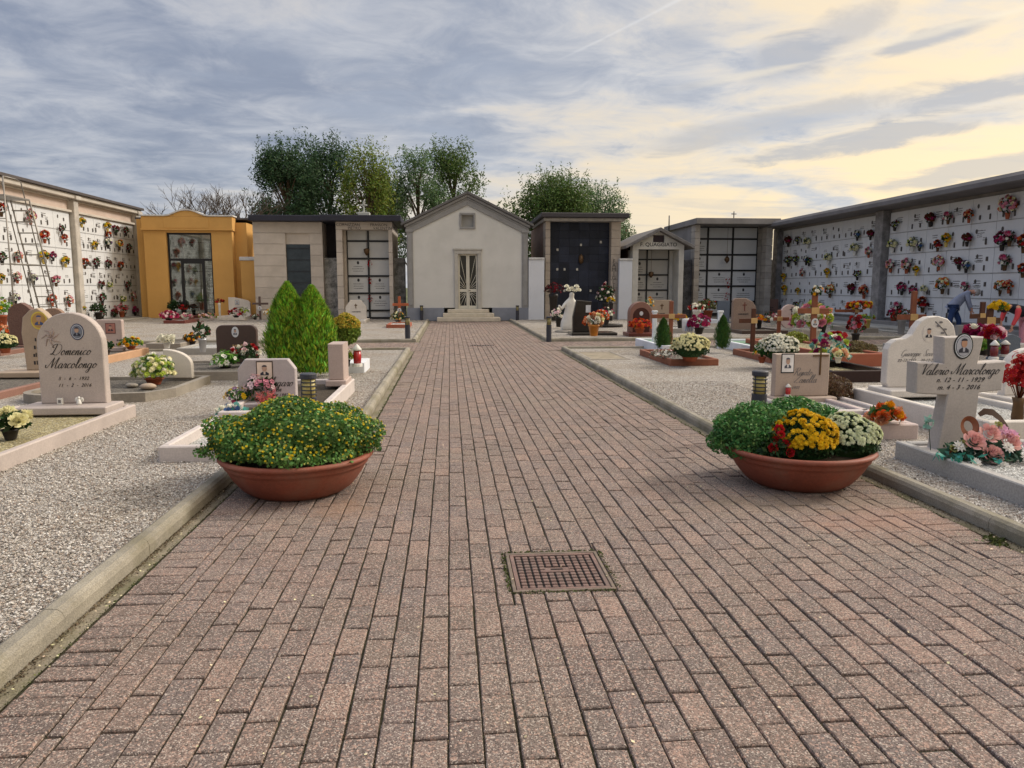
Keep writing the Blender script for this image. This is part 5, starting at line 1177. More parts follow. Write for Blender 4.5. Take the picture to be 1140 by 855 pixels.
# white stepped headstone
S_cream = stone_m('cream_white_marble', 'cbc4bc', stain=.15)
def branch_carve(so, w, h):
    q = MB(); x, z = .3 * w, .78 * h
    q.tube([(x - .12, -.004, z + .13), (x, -.006, z + .02), (x + .1, -.004, z - .13)], .006, 5)
    for k in range(6): a = z + .12 - k * .045; oval(q, x - .08 + k * .03 + .03 * (-1) ** k, a, -.009, .028, .014, 0, 8)
    q.build('engraved_branch', M_greymark, so)
G2 = grave('large cream headstone with a stepped rounded top and a branch engraving', 986, 1061, 431, 352, 'step', S_cream, zb=.33, th=.12, plinth=(.1, .28, .12), plot=(-.72, .72, -2.2, .3, .29, .09), pm=S_white, fill=M_white_gravel, fillz=.2,
      photo=(.08, .76, .085, .11, dict(ring=S_cream, bg=S_cream)), txt=(('Giuseppe Severin', -.03, .47, .092, M_greymark), ('22-12-1922    20-12-2012', -.05, .38, .05, M_greymark), ('1-9-2014', -.0, .29, .05, M_greymark)), carve=branch_carve)
# cross-shaped headstone, nearest right
def cross_grave():
    Y = 6.12; X0 = AY(1018, 440, Y)[0]; X1 = AY(1116, 440, Y)[0]; c = AY(1068, 440, Y)[0]; zt = AY(1068, 375, Y)[1]; za1 = AY(1068, 403, Y)[1]; za0 = AY(1068, 437.5, Y)[1]
    t = thing('grave', 'cross-shaped pink-grey headstone with an oval portrait and a long script name', 'grave', (c, Y, 0), R(0))
    a, b = X0 - c, X1 - c; ux0, ux1 = AY(1050, 400, Y)[0] - c, AY(1092, 400, Y)[0] - c; lx0, lx1 = AY(1043, 500, Y)[0] - c, AY(1083, 500, Y)[0] - c; zb = .14
    s = MB(); s.prism([(lx0, zb), (lx1, zb), (lx1 + .02, za0 - .0), (b - .01, za0 + .02), (b + .01, za1 + .005), (ux1 - .02, za1 - .01), (ux1 + .015, zt), (ux0 - .01, zt), (ux0 + .005, za1 - .01), (a, za1), (a + .01, za0), (lx0 + .06, za0 - .02)], 0, .14, .01)
    m = stone_m('pinkish_cross_stone', 'b0a8a2', stain=.35); s.build('headstone', m, t)
    portrait(t, (ux0 + ux1) / 2 + .0, (zt + za1) / 2 + .03, 0, .088, .115, ring=M_black, ring2=True, bg=mat('photo_mist', srgb('a8a8b0'), .4), skin=mat('photo_tan', srgb('b58a70'), .5))
    script('Valerio Marcolongo', .108, M_ink, t, ((a + b) / 2 - .01, -.002, za0 + .195)); text('n. 12 - 11 - 1929', .058, M_ink, t, ((a + b) / 2, -.003, za0 + .115), shear=.45, spacing=1.1); text('m. 4 - 3 - 2016', .058, M_ink, t, ((a + b) / 2 - .01, -.003, za0 + .05), shear=.45, spacing=1.1)
    gm_ = stone_m('speckled_grey_kerb', 'a3a09c', fine=.15, stain=.3)
    xl = G(998, 490, .27)[0] - c; xl = 4.06 - c
    frame_part(t, 'kerb_frame', xl, xl + 1.65, -2.9, .28, .2, .085, gm_, c=.01); MB().box(xl + .085, -2.81, 0, xl + 1.56, .19, .165).build('plot_fill', M_white_gravel, t)
    MB().box(lx0 - .1, -.12, .1, lx1 + .1, .18, .176, .01).build('foot_slab', m, t)
    return c, Y
CX, CY = cross_grave()
# pink block with orange roses; right-edge rounded stone and its frame
X, Y, w, h = spot(962, 1022, 494, 470); t = thing('grave', 'low pink marble kerb carrying the orange rose bouquet', 'grave', (X, Y, 0)); frame_part(t, 'kerb_frame', -w / 2, w / 2, 0, 2.3, .2, .09, stone_m('pink_kerb', 'bcaca8')); MB().box(-w / 2 + .09, .09, 0, w / 2 - .09, 2.2, .14).build('plot_fill', M_white_gravel, t)
MB().box(-w / 2 + .09, .092, .14, w / 2 - .09, .55, .205, .01).build('front_slab', _M['pink_kerb'], t)
grave('white round-headed headstone cut by the right edge of the view', 1118, 1172, 440, 388, 'arch', S_cream, zb=.28, th=.12, par=.45, plinth=(.12, .25, .1), plot=(-.65, .65, -2.0, .3, .26, .09), pm=S_white, fill=M_white_gravel)
# clutter of graves under the right niche wall
for (px0, px1, pyb, pyt, kd, m, lab) in ((1028, 1043, 380, 360, 'rect', S_white, 'white square headstone between the two bending people'), (1112, 1136, 398, 372, 'rough', S_bluegrey, 'dark blue-grey rough headstone in front of the bending woman'),
        (1066, 1080, 378, 362, 'rect', S_grey, 'small grey headstone behind the twin brown crosses')):
    grave(lab, px0, px1, pyb, pyt, kd, m, zb=.1, th=.14)
for px0, px1, pyb, lab, m in ((1035, 1092, 398, 'cluttered grey grave kerb with lanterns behind the cross-shaped headstone', S_grey), (955, 978, 372, 'low grey grave kerb beside the wooden flower cross', S_weather), (1098, 1150, 392, 'pale grave kerb at the feet of the bending woman', S_white)):
    X, Y, w, h = spot(px0, px1, pyb, pyb - 5); t = thing('grave', lab, 'grave', (X, Y, 0)); frame_part(t, 'kerb_frame', -w / 2, w / 2, 0, 1.9, .2, .09, m); MB().box(-w / 2 + .09, .09, 0, w / 2 - .09, 1.8, .15).build('plot_fill', M_white_gravel, t)

# ---- crosses
def cross(lab, px, pyb, pyt, a0, a1, pya, m=W_wood, tw=.09, plate=True, oval_=False, stand=0.0, metal=False):
    X, Y = G(px, pyb, 0); zt = AY(px, pyt, Y)[1]; za = AY(px, pya, Y)[1]; xa, xb = AY(a0, pya, Y)[0] - X, AY(a1, pya, Y)[0] - X
    t = thing('metal_cross' if metal else 'wooden_cross', lab, 'cross', (X, Y, 0)); q = MB(); q.box(-tw / 2, -tw * .3, 0, tw / 2, tw * .3, zt, .01); q.build('upright', m, t)
    q = MB(); q.box(xa, -tw * .3 - .02, za - tw / 2, xb, -tw * .3 - .001, za + tw / 2, .008); q.build('crossbar', m, t)
    if plate: MB().box(-tw * .75, -tw * .3 - .03, za - tw * .6, tw * .75, -tw * .3 - .021, za + tw * .6, .003).build('name_plate', M_gold, t)
    if oval_: portrait(t, .0, za - tw * 2.2, -tw * .5, .09, .11, ring=M_niche)
    return X, Y
cross('brown wooden cross rising behind the white chrysanthemum ball', 746, 392, 335, 724, 763, 352, tw=.10)
cross('dark brown wooden cross above the second wood-framed plot', 837, 398, 343, 822, 842, 357, W_dwood, tw=.10)
cross('slim brown cross with one visible arm before the oval pink headstone', 866, 385, 345, 860, 878, 355, tw=.10)
cross('tall reddish cross topped with a small bouquet in front of the right niche wall', 904, 394, 326, 887, 922, 346, tw=.13, oval_=True)
cross('thick reddish wooden cross above the stepped cream headstone', 1014, 385, 324, 997, 1030, 353, tw=.145)
cross('wooden cross decked with an orange bouquet near the right niche wall', 952, 372, 340, 929, 960, 346, tw=.1, oval_=True)
cross('brown cross left of its twin between the two people', 1090, 392, 336, 1078, 1096, 352, W_dwood, tw=.12)
cross('brown cross right of its twin, in front of the bending woman', 1098, 398, 340, 1086, 1112, 357, W_dwood, tw=.14)
cross('small dark metal cross with a blue figure, left of the pair before the block tomb', 290, 357, 330, 281, 299, 338, mat('cross_dull_metal', srgb('5a4a44'), .5), tw=.1, plate=False, oval_=True, metal=True)
cross('small steel cross, right of the pair before the block tomb', 310, 357, 328, 304, 315, 335, M_steel, tw=.07, plate=False, metal=True)
cross('red-brown cross with a blue picture left of the far bollard', 445, 360, 330, 437, 455, 339, mat('orange_cross_wood', srgb('a85a38'), .6), tw=.12, plate=False, oval_=True)
for px, lab in ((728, 'square white post beside the left small conifer'), (800.5, 'square white post beside the right small conifer')):
    X, Y = G(px, 390, 0); t = thing('post', lab, 'post', (X, Y, 0)); z = AY(px, 348, Y)[1]; MB().box(-.05, -.05, 0, .05, .05, z, .008).build('post', S_whitep, t); MB().box(-.065, -.065, z, .065, .065, z + .05, .008).build('cap', S_whitep, t)
# ================================================================ PLANTS, POTS AND BOUQUETS
L_green = leafm('leaf_green', '3f6b2a'); L_dark = leafm('leaf_dark', '24401c'); L_fresh = leafm('leaf_fresh', '5c8a2e'); L_mumg = leafm('leaf_mum', '4f7a3c'); L_grey = leafm('leaf_grey', '6c7f62'); L_teal = leafm('leaf_teal', '3f8f80')
PC = dict(white='e9e6d6', cream='e6e0b2', yellow='d9b11c', gold='d99a12', orange='d0622a', red='a81a1c', dred='6a1420', pink='d58a9c', hot='b83060', magenta='8e2050', peach='d9a07a', blue='4a6a98', lime='a8b84a', purple='7a5580', palepink='e6c8ca', teal='7fb8b0', brown='6a3a22')
def P_(c): return petm('petal_' + c, PC[c])
POTM = dict(terra=mat('terracotta_pot', srgb('9c5236'), .8, .12, 9, bump=.1), bronze=M_bronze, dark=mat('dark_pot', srgb('2a2624'), .5), white=mat('white_pot', srgb('d5d3cc'), .5), steel=M_steel, pinkpot=mat('pink_pot', srgb('a83a58'), .5), yellow=mat('yellow_pot', srgb('c9b060'), .6), blue=mat('blue_pot', srgb('3a5a86'), .5), orange=mat('orange_glass', srgb('c07a2c'), .3))
def bouquet(lab, loc, r, cols, pot='dark', kind='fluf', nb=26, nl=60, bs=.09, squash=.8, poth=.2, leaf=None, low=-.2, name=None, cat=None, bl=.1, mat_c=None, potr=None, group=None):
    name = name or 'flower_pot'; t = thing(name, lab, cat or 'flowers', loc, 0, group); cz = poth + r * squash * (.35 if low > -.5 else .8)
    potr = potr or r * .45
    if pot:
        q = MB(); q.lathe([(potr * .62, 0), (potr * .66, .01), (potr * .95, poth * .86), (potr * 1.06, poth * .87), (potr * 1.06, poth), (potr * .9, poth), (potr * .85, poth * .85), (.002, poth * .85)], 16); q.build('pot' if name != 'vase' else 'vase_body', POTM[pot], t)
    P, nr = dome_pts(nl, r, r, r * squash, (0, 0, cz), low, .55); q = MB(); q.leaves(P, bl, nr, aspect=.42, spread=.9)
    if pot: 
        for k in range(5): a = k * 1.25; q.tube([(0, 0, poth * .8), (r * .5 * math.cos(a), r * .5 * math.sin(a), cz + r * squash * .3)], .006, 4)
    else:
        for k in range(6): a = k * 1.05; q.tube([(0, 0, .0), (r * .6 * math.cos(a), r * .6 * math.sin(a), cz)], .006, 4)
    q.build('foliage', leaf or L_green, t)
    P, nr = dome_pts(nb, r * 1.02, r * 1.02, r * squash * 1.04, (0, 0, cz), max(low, -.15), .18); n = len(cols); idx = RNG.integers(0, n, len(P))
    for k, c in enumerate(cols):
        if (idx == k).sum() == 0: idx[k % len(idx)] = k
        q = MB(); blooms(q, P[idx == k], nr[idx == k], bs, kind); q.build('blossoms', P_(c), t)
    return t
def at(px, py, z=GROUND): x, y = G(px, py, z); return (x, y, z)
def aty(px, Y, z): return (AY(px, 400, Y)[0], Y, z)
def mp(px0, px1, Y): return AY(px1, 400, Y)[0] - AY(px0, 400, Y)[0]

# ---- the two big bowls
def bowl(t, r, h, m):
    q = MB(); q.lathe([(r * .60, 0), (r * .63, .008), (r * .66, .02), (r * .73, h * .16), (r * .80, h * .32), (r * .86, h * .48), (r * .905, h * .64), (r * .925, h * .72), (r * .945, h * .735), (r * .94, h * .78), (r * .955, h * .86), (r * 1.0, h * .88), (r * 1.02, h * .93), (r * 1.0, h), (r * .93, h * .99), (r * .91, h * .93), (r * .86, h * .8)], 56, smooth=True)
    q.build('bowl', m, t); MB().lathe([(r * .885, h * .84), (.001, h * .90)], 32).build('soil', S_soil, t)
M_bowl = mat('bowl_terracotta', srgb('844837'), .62, .13, 3.5, bump=.12, bscale=120, stain=.6, stcol=(.22, .12, .085), fine=.1, fscale=50, spec=.3)
XP, YP = G(326, 553, 0)[0], G(326, 553, 0)[1] + .22
t = thing('planter', 'terracotta bowl overflowing with green chrysanthemums dotted with small yellow blooms', 'planter', (XP, YP, 0)); bowl(t, .585, .305, M_bowl)
cz = .30
q = MB(); P, nr = dome_pts(17000, .69, .55, .40, (-.04, .03, cz), -.02, .28, .09); P[:, 2] = np.maximum(P[:, 2], .325 + RNG.uniform(-.03, .03, len(P))); q.leaves(P, .034, nr, aspect=.6, spread=.75)
q.ball((-.03, .02, .42), .46, .38, .20, 20, noise=.04); q.build('foliage', leafm('leaf_planter', '587c3c', .55, .03), t)
P, nr = dome_pts(1000, .70, .56, .412, (-.04, .03, cz), .06, .05, .09); k = RNG.random(len(P)); q = MB(); blooms(q, P[k < .5], nr[k < .5], .022, 'fluf', jit=.35); q.build('yellow_blossoms', petm('petal_butter', 'd6c02c'), t)
q = MB(); blooms(q, P[k >= .5], nr[k >= .5], .017, 'fluf'); q.build('pale_buds', petm('petal_bud', 'c9c770'), t)
XQ, YQ = G(903, 545, 0)[0], G(903, 545, 0)[1] + .25
t = thing('planter', 'terracotta bowl planted with yellow, white and budding green chrysanthemums and a few red flowers', 'planter', (XQ, YQ, 0)); bowl(t, .585, .305, M_bowl)
def mound(name_l, name_b, c, rr, nl, nb, leafmat, pmat, ls, bs, kind, lo=-.05, jit=.3, mcen=None):
    q = MB(); P, nr = dome_pts(nl, *rr, c, lo - .3, .3, .05); q.leaves(P, ls, nr, aspect=.55, spread=.75); q.ball((c[0], c[1], c[2]), rr[0] * .78, rr[1] * .78, rr[2] * .74, 16, noise=.05); q.build(name_l, leafmat, t)
    if nb: P, nr = dome_pts(nb, rr[0] * 1.03, rr[1] * 1.03, rr[2] * 1.03, c, lo, .03, .05); q = MB(); blooms(q, P, nr, bs, kind, jit=jit); q.build(name_b, pmat, t)
mound('green_foliage', 'green_buds', (-.30, .12, .34), (.40, .36, .30), 6500, 160, leafm('leaf_mumbud', '4c7a3e', .4), petm('bud_green', '8aa860'), .036, .016, 'small')
mound('green_foliage', 'green_buds', (.12, .34, .38), (.42, .26, .27), 5200, 190, _M['leaf_mumbud'], petm('bud_cream', 'c2cf90'), .036, .018, 'small')
mound('yellow_foliage', 'yellow_blossoms', (-.04, -.16, .34), (.27, .26, .26), 3200, 330, L_dark, P_('yellow'), .034, .052, 'fluf', .12)
mound('white_foliage', 'white_blossoms', (.36, -.10, .32), (.26, .26, .25), 3000, 420, L_dark, petm('petal_ivory', 'd3d8b4'), .034, .042, 'fluf', .25)
q = MB(); P = np.array([(-.33, -.30, .42), (-.30, -.28, .50), (-.36, -.32, .36), (-.27, -.34, .40), (-.31, -.34, .47), (-.24, -.36, .33)]); blooms(q, P, np.tile([-.2, -.8, .5], (6, 1)), .06, 'rose'); q.build('red_blossoms', P_('red'), t)
q = MB(); P, nr = dome_pts(240, .14, .12, .14, (-.30, -.26, .34), -.5, .5); q.leaves(P, .05, nr); q.build('red_flower_leaves', L_dark, t)

# ---- bollard lights
M_amber = mat('amber_lens', srgb('b3a464'), .35, .15, 6, spec=.5); M_bol = mat('bollard_graphite', srgb('34363f'), .5, .08, 4, spec=.4)
def bollard(lab, X, Y, group='bollard lights'):
    t = thing('bollard_light', lab, 'bollard light', (X, Y, 0), 0, group)
    MB().lathe([(.078, 0), (.078, .50), (.07, .505)], 20, smooth=False).build('post', M_bol, t)
    q = MB(); q.lathe([(.066, .5), (.066, .69)], 20); q.build('lens', M_amber, t); q = MB()
    for k in range(4): q.lathe([(.068, .53 + k * .04), (.077, .532 + k * .04), (.077, .54 + k * .04), (.068, .543 + k * .04)], 20, smooth=False)
    for a in range(4): an = a * math.pi / 2 + .5; q.tube([(.073 * math.cos(an), .073 * math.sin(an), .5), (.073 * math.cos(an), .073 * math.sin(an), .7)], .005, 5)
    q.build('louvre', M_bol, t); MB().lathe([(.08, .69), (.083, .70), (.083, .735), (.07, .745)], 20, smooth=False).build('cap', M_bol, t); return t
x, y = G(343, 416, .74); b0 = bollard('dark bollard light with amber louvres between the lilac-grey headstone and the left bowl planter', x, y)
for px, py, z, lab in ((846.5, 413, .74, 'dark bollard light left of the square beige headstone'), (454, 380.5, 0, 'far bollard light at the left corner of the path crossing'), (611, 380.5, 0, 'far bollard light at the right corner of the path crossing'),
        (469.5, 357.5, 0, 'bollard light at the left of the chapel steps'), (576, 357.5, 0, 'bollard light at the right of the chapel steps')):
    x, y = G(px, py, z); dup(b0, (x, y, 0), 0, lab)

# ---- clipped and natural shrubs
def conifer(lab, c, r, h, m, n, ls, name='conifer', rb=.6, z0=.02, zbase=0.0):
    t = thing(name, lab, 'conifer', c); q = MB(); q.tube([(0, 0, 0), (0, 0, h * .5)], [r * .12, r * .05], 8); q.build('trunk', mat('bark', (.12, .08, .05), .9, .3, 10), t)
    zz = RNG.random(n) ** .8; a = RNG.uniform(0, 2 * math.pi, n); prof = np.interp(zz, [0, .12, .35, .7, .9, 1], [rb, .9, 1, .68, .33, .04])
    rr = r * prof * (1 + .05 * RNG.normal(size=n) - .5 * RNG.random(n) ** 2) * (1 + .10 * np.sin(a * 5 + zz * 9) * np.sin(zz * 21 + a * 2) + .07 * np.sin(a * 9 - zz * 33) + .04 * np.sin(a * 17 + zz * 60))
    P = np.column_stack([rr * np.cos(a), rr * np.sin(a), z0 + zz * h]); out = np.column_stack([np.cos(a), np.sin(a), np.full(n, .5)])
    side = np.cross(out, np.array([0, 0, 1.])); nr = out + RNG.normal(size=(n, 3)) * .35
    # blades stand up and out
    up = np.column_stack([np.cos(a) * .45, np.sin(a) * .45, np.full(n, 1.)]) + RNG.normal(size=(n, 3)) * .25
    z = np.cross(side, up); z /= np.linalg.norm(z, axis=1, keepdims=True); u = up / np.linalg.norm(up, axis=1, keepdims=True); x = np.cross(u, z)
    rot = np.stack([x, u, z], 2); q = MB(); q.inst([(0, -.5, 0), (.16, -.1, .05), (0, .5, 0), (-.16, -.1, .05)], [(0, 1, 2, 3)], P, rot, ls * RNG.uniform(.7, 1.3, n))
    core = MB(); q.lathe([(r * rb * .75, z0 + .03 * h), (r * .72, z0 + h * .3), (r * .45, z0 + h * .7), (.01, z0 + h * .93)], 12)
    q.build('foliage', m, t); return t
L_lime = leafm('leaf_conifer_lime', '7aa02e', .65, .05); L_con = leafm('leaf_conifer_dark', '3a5c24', .45, .02)
X, Y = G(337, 424, .0); X2 = AY(318, 400, Y)[0]; X3 = AY(352, 400, Y)[0]; zt = AY(325, 317, Y)[1]; zt2 = AY(350, 321, Y)[1]
conifer('bright green conifer of the touching pair, the taller one on the left', (X2 + .07, Y, .15), .40, zt - .15, L_lime, 15000, .10)
conifer('bright green conifer of the touching pair, the slightly shorter one on the right', (X3 - .02, Y - .1, .15), .40, zt2 - .15, L_lime, 15000, .10)
for px, pyt, pyb, lab in ((738, 355, 388, 'small dark cone conifer in the left white kerb'), (804, 352, 388, 'small dark cone conifer in the right white kerb')):
    X, Y = G(px, pyb, .15); h = AY(px, pyt, Y)[1] - .15; conifer(lab, (X, Y, .15), .21, h, L_con, 2600, .06)
def ball_shrub(lab, c, r, m, n, ls, stem=0, rz_=1.0, name='shrub', tip=None):
    t = thing(name, lab, 'shrub', c); cz = stem + r * rz_ * .95; q = MB(); q.tube([(0, 0, 0), (0, 0, cz)], .03, 6); q.build('stem', mat('bark', (.12, .08, .05)), t)
    q = MB(); P, nr = dome_pts(n, r, r, r * rz_, (0, 0, cz), -1 if stem else -.8, .25, .04); q.leaves(P, ls, nr, aspect=.55, spread=.8); q.ball((0, 0, cz), r * .8, r * .8, r * rz_ * .8, 16); q.build('foliage', m, t)
    if tip: P, nr = dome_pts(n // 3, r * 1.02, r * 1.02, r * rz_ * 1.02, (0, 0, cz), .15, .05, .04); q = MB(); q.leaves(P, ls, nr, aspect=.55); q.build('golden_tips', tip, t)
    return t
X, Y = G(386, 402, .2); r = mp(367, 399, Y) / 2; ball_shrub('golden-tipped round shrub on a stem behind the conifers', (X, Y, .1), r, leafm('leaf_olive', '6c8030', .45), 5200, .05, .42, 1.1, tip=leafm('leaf_gold', 'b8a03a', .3))
X, Y = G(923, 456, 0); r = mp(896, 951, Y) / 2; ball_shrub('clipped round brownish bush beside the square beige headstone', (X, Y + .1, 0), r, leafm('leaf_brown', '5c4630', .5, .03), 7000, .03, 0, .72)
X, Y = G(885, 392, 0); r = mp(870, 898, Y) / 2; ball_shrub('loose yellow-green bush behind the square beige headstone', (X, Y, 0), r, leafm('leaf_yellowgreen', '8a9038', .5), 2600, .06, 0, .8)
X, Y = G(963, 395, .2); w = mp(939, 983, Y); t = thing('hedge', 'clipped low brown-green hedge in the terracotta kerb', 'hedge', (X, Y + .3, .2)); q = MB(); P, nr = dome_pts(3500, w / 2, .35, .26, (0, 0, .0), 0, .3); q.leaves(P, .045, nr); q.ball((0, 0, 0), w * .4, .28, .18, 14); q.build('foliage', leafm('leaf_brownhedge', '6c5f3c', .55, .04), t)

# ---- chrysanthemum balls
def mum_ball(lab, px, pyb, rpx, col, pot='terra', zb=.15, n=420, bs=.06, poth=.14):
    X, Y = G(px, pyb, zb); r = mp(px - rpx, px + rpx, Y) / 2; t = thing('chrysanthemum', lab, 'flowers', (X, Y, zb))
    q = MB(); pr = r * .48; q.lathe([(pr * .7, 0), (pr, poth * .9), (pr * 1.08, poth), (pr * .9, poth)], 16); q.build('pot', POTM[pot], t)
    cz = poth + r * .33; q = MB(); P, nr = dome_pts(1500, r, r, r * .72, (0, 0, cz), -.55, .3); q.leaves(P, .05, nr); q.ball((0, 0, cz), r * .82, r * .82, r * .58, 14); q.build('foliage', L_dark, t)
    P, nr = dome_pts(n, r * 1.03, r * 1.03, r * .75, (0, 0, cz), -.02, .04); q = MB(); blooms(q, P, nr, bs, 'fluf'); q.build('blossoms', P_(col), t)
mum_ball('large ball of cream chrysanthemums on the first wood-framed plot', 768, 402, 20, 'cream')
mum_ball('ball of white chrysanthemums above the square beige headstone', 866, 404, 21, 'white')
mum_ball('pale chrysanthemum cushion at the far left edge', 6, 393, 13, 'cream', n=260)
# ---- pots and bouquets placed on graves
bouquet('cream roses in a bunch at the lower left edge', at(12, 489, .14), .17, ['cream'], 'dark', 'rose', 20, 160, .11, .75, .1, L_dark, bl=.09)
tw = bouquet('white and lime hydrangea bush with two stones at its foot', at(172, 428, .12), .30, ['white', 'cream', 'lime'], 'terra', 'fluf', 150, 480, .085, .85, .1, leafm('leaf_hyd', '6a8a48'), bl=.085)
for px, py, s, lab in ((150, 430, .07, 'grey rounded stone left of the hydrangea'), (168, 432, .09, 'pale flat rounded stone at the foot of the hydrangea')):
    x, y, z = at(px, py, .13); q = MB(); q.ball((0, 0, s * .4), s * 1.35, s, s * .55, 14, noise=.03); o = q.build('stone', S_weather if s < .08 else S_beige, None, (x, y - .1, z)); tag(o, lab, 'stone')
bouquet('trailing green and white lilies before the dark brown headstone', aty(250, 13.7, .12), .24, ['white', 'white', 'lime'], 'dark', 'small', 26, 130, .1, .8, .08, L_fresh, bl=.12)
bouquet('bunch of red and white roses leaning on the dark brown headstone', aty(275, 13.9, .12), .24, ['white', 'red', 'palepink'], 'dark', 'rose', 16, 130, .1, 1.1, .12, L_dark, bl=.1)
bouquet('pink cyclamen behind the yellow pansies before the lilac-grey headstone', aty(290, 9.35, .1), .24, ['pink', 'palepink'], 'dark', 'small', 60, 200, .085, .9, .15, L_dark, bl=.1, low=-.3)
bouquet('yellow pansies in a pink pot before the lilac-grey headstone', aty(262, 9.2, .1), .15, ['yellow', 'yellow', 'purple'], 'pinkpot', 'small', 30, 70, .06, .8, .14, L_green, bl=.06)
t = thing('flower_pot', 'salmon heather sprigs in front of the pink cyclamen', 'flowers', aty(294, 8.95, .1)); q = MB(); q.lathe([(.06, 0), (.08, .1), (.07, .1)], 14); q.build('pot', POTM['terra'], t); q = MB()
for k in range(46):
    a, b = RNG.uniform(0, 6.28), RNG.uniform(.02, .15); tip = np.array([b * 1.2 * math.cos(a), b * 1.2 * math.sin(a), RNG.uniform(.2, .3)]); P = np.array([tip * (.4 + .6 * i / 9) for i in range(10)]); q.leaves(P, .03)
q.build('heather_sprigs', petm('heather', 'b8605a', .3), t)
bouquet('blue and white artificial roses at the front of the lilac-grey grave', aty(255, 8.55, .1), .18, ['white', 'blue', 'teal'], None, 'rose', 22, 70, .085, .6, .02, L_teal, bl=.08)
bouquet('pale roses beside the red lantern on the white plinth', at(387, 408, .2), .12, ['white', 'palepink', 'lime'], 'dark', 'rose', 16, 60, .07, 1.1, .12, L_green, bl=.08)
def lantern(lab, loc, h, r, col):
    t = thing('grave_lantern', lab, 'lantern', loc); MB().lathe([(r, 0), (r, h * .12), (r * .7, h * .14)], 12, smooth=False).build('base', POTM['white'], t)
    MB().lathe([(r * .72, h * .14), (r * .8, h * .4), (r * .72, h * .72)], 12).build('glass', mat('lantern_' + col, srgb(PC.get(col, 'b02020')), .25, .1, 5, spec=.6), t); MB().lathe([(r * .9, h * .72), (r * .9, h * .78), (r * .3, h * .95), (.002, h)], 12).build('lid', POTM['white'], t)
lantern('red and white lantern on the white plinth by the golden shrub', at(398, 408, .2), .4, .09, 'red')
lantern('tiny red-capped lantern on the plinth of the square beige headstone', at(877, 441, .23), .16, .04, 'red')
for px, lab in ((70, 'tiny white picture block on the arched stone plinth'), (91, 'small white angel figure on the arched stone plinth')):
    x, y, z = at(px, 449.5, .242); y -= .06
    if px == 70:
        t = thing('photo_block', lab, 'ornament', (x, y, z)); MB().box(-.03, -.01, 0, .03, .02, .075, .003).build('block', POTM['white'], t); MB().box(-.015, -.013, .02, .015, -.0101, .055).build('picture', M_greymark, t)
    else:
        t = thing('angel_figure', lab, 'ornament', (x, y, z)); q = MB(); q.lathe([(.025, 0), (.028, .02), (.016, .06), (.01, .065)], 12); q.ball((0, 0, .08), .016); q.build('body', POTM['white'], t); q = MB(); q.ball((-.03, .012, .055), .02, .006, .03, 10); q.ball((.03, .012, .055), .02, .006, .03, 10); q.build('wings', POTM['white'], t)
bouquet('small white flower bowl on the weathered kerb', at(186, 388, .18), .19, ['white'], 'white', 'rose', 26, 30, .1, .75, .14, L_grey)
bouquet('dry mixed stems in a grey vase on the flat slab', at(226, 392, .18), .18, ['lime', 'dred'], 'steel', 'small', 12, 60, .09, 1.5, .3, L_dark, bl=.14, potr=.09, name='vase', cat='vase')
bouquet('low brown and yellow flowers behind the hydrangea', at(214, 384, .1), .22, ['gold', 'brown'], 'dark', 'fluf', 30, 90, .09, .7, .1, L_dark)
bouquet('yellow-green low flowers right of the small square headstone', at(146, 389, .2), .24, ['lime', 'gold'], 'terra', 'fluf', 26, 120, .1, .6, .08, L_green)
bouquet('dark leafy plant at the foot of the small square headstone', at(119, 395, .2), .16, ['gold'], 'dark', 'small', 8, 100, .06, .9, .1, L_dark)
# beyond the crossing, left
bouquet('magenta and white flower ball at the left of the heart-shaped stone', at(188, 357, .15), .38, ['hot', 'hot', 'palepink'], 'dark', 'fluf', 80, 60, .14, .6, .1, L_dark)
bouquet('dark red flowers right in front of the heart-shaped stone', at(205, 352, .15), .25, ['dred', 'red'], 'dark', 'fluf', 30, 40, .12, .8, .3, L_dark)
bouquet('white and pink small flowers at the foot of the heart-shaped stone', at(207, 356, .15), .3, ['white', 'pink'], 'white', 'fluf', 24, 20, .12, .5, .1, L_grey)
bouquet('dark leafy plant left of the heart-shaped stone', at(194, 352, .15), .3, ['dred'], 'dark', 'small', 6, 200, .1, 1.3, .3, L_dark, bl=.16)
bouquet('peach flowers on the rose slab right of the heart-shaped stone', at(231, 355, .12), .4, ['peach', 'palepink', 'lime'], None, 'fluf', 30, 40, .13, .4, .05, L_green)
bouquet('red flowers on a thin pale vase before the yellow tomb pillar', at(245, 355, .12), .22, ['red', 'dred'], 'white', 'fluf', 18, 16, .12, .6, .75, L_dark, name='vase', cat='vase', potr=.06)
bouquet('red and pink bunch at the foot of the cream sloping headstone', at(263, 353.5, .2), .34, ['red', 'pink', 'red'], 'dark', 'fluf', 34, 40, .14, .7, .1, L_dark)
bouquet('green bunch beside the red one on the cream sloping headstone', at(272, 353.5, .2), .24, ['lime', 'white'], 'white', 'fluf', 12, 60, .11, .9, .2, L_green)
bouquet('yellow chrysanthemums between the metal crosses and the conifers', at(303, 355, .15), .38, ['yellow', 'gold', 'white'], 'dark', 'fluf', 60, 60, .14, .6, .15, L_dark)
bouquet('dark bowl plant beside the small metal cross', at(284, 356, .15), .2, ['dred', 'white'], 'dark', 'small', 10, 40, .1, .6, .1, L_dark)
bouquet('salmon bouquet in a tall white vase before the niche tomb', at(424, 352, .1), .36, ['red', 'peach', 'orange'], 'white', 'fluf', 40, 40, .14, .6, .55, L_dark, name='vase', cat='vase', potr=.12)
bouquet('dark green pot plant with cream dots right of the white vase', at(443, 358, .15), .33, ['cream', 'gold'], 'dark', 'small', 26, 240, .1, .85, .05, L_dark)
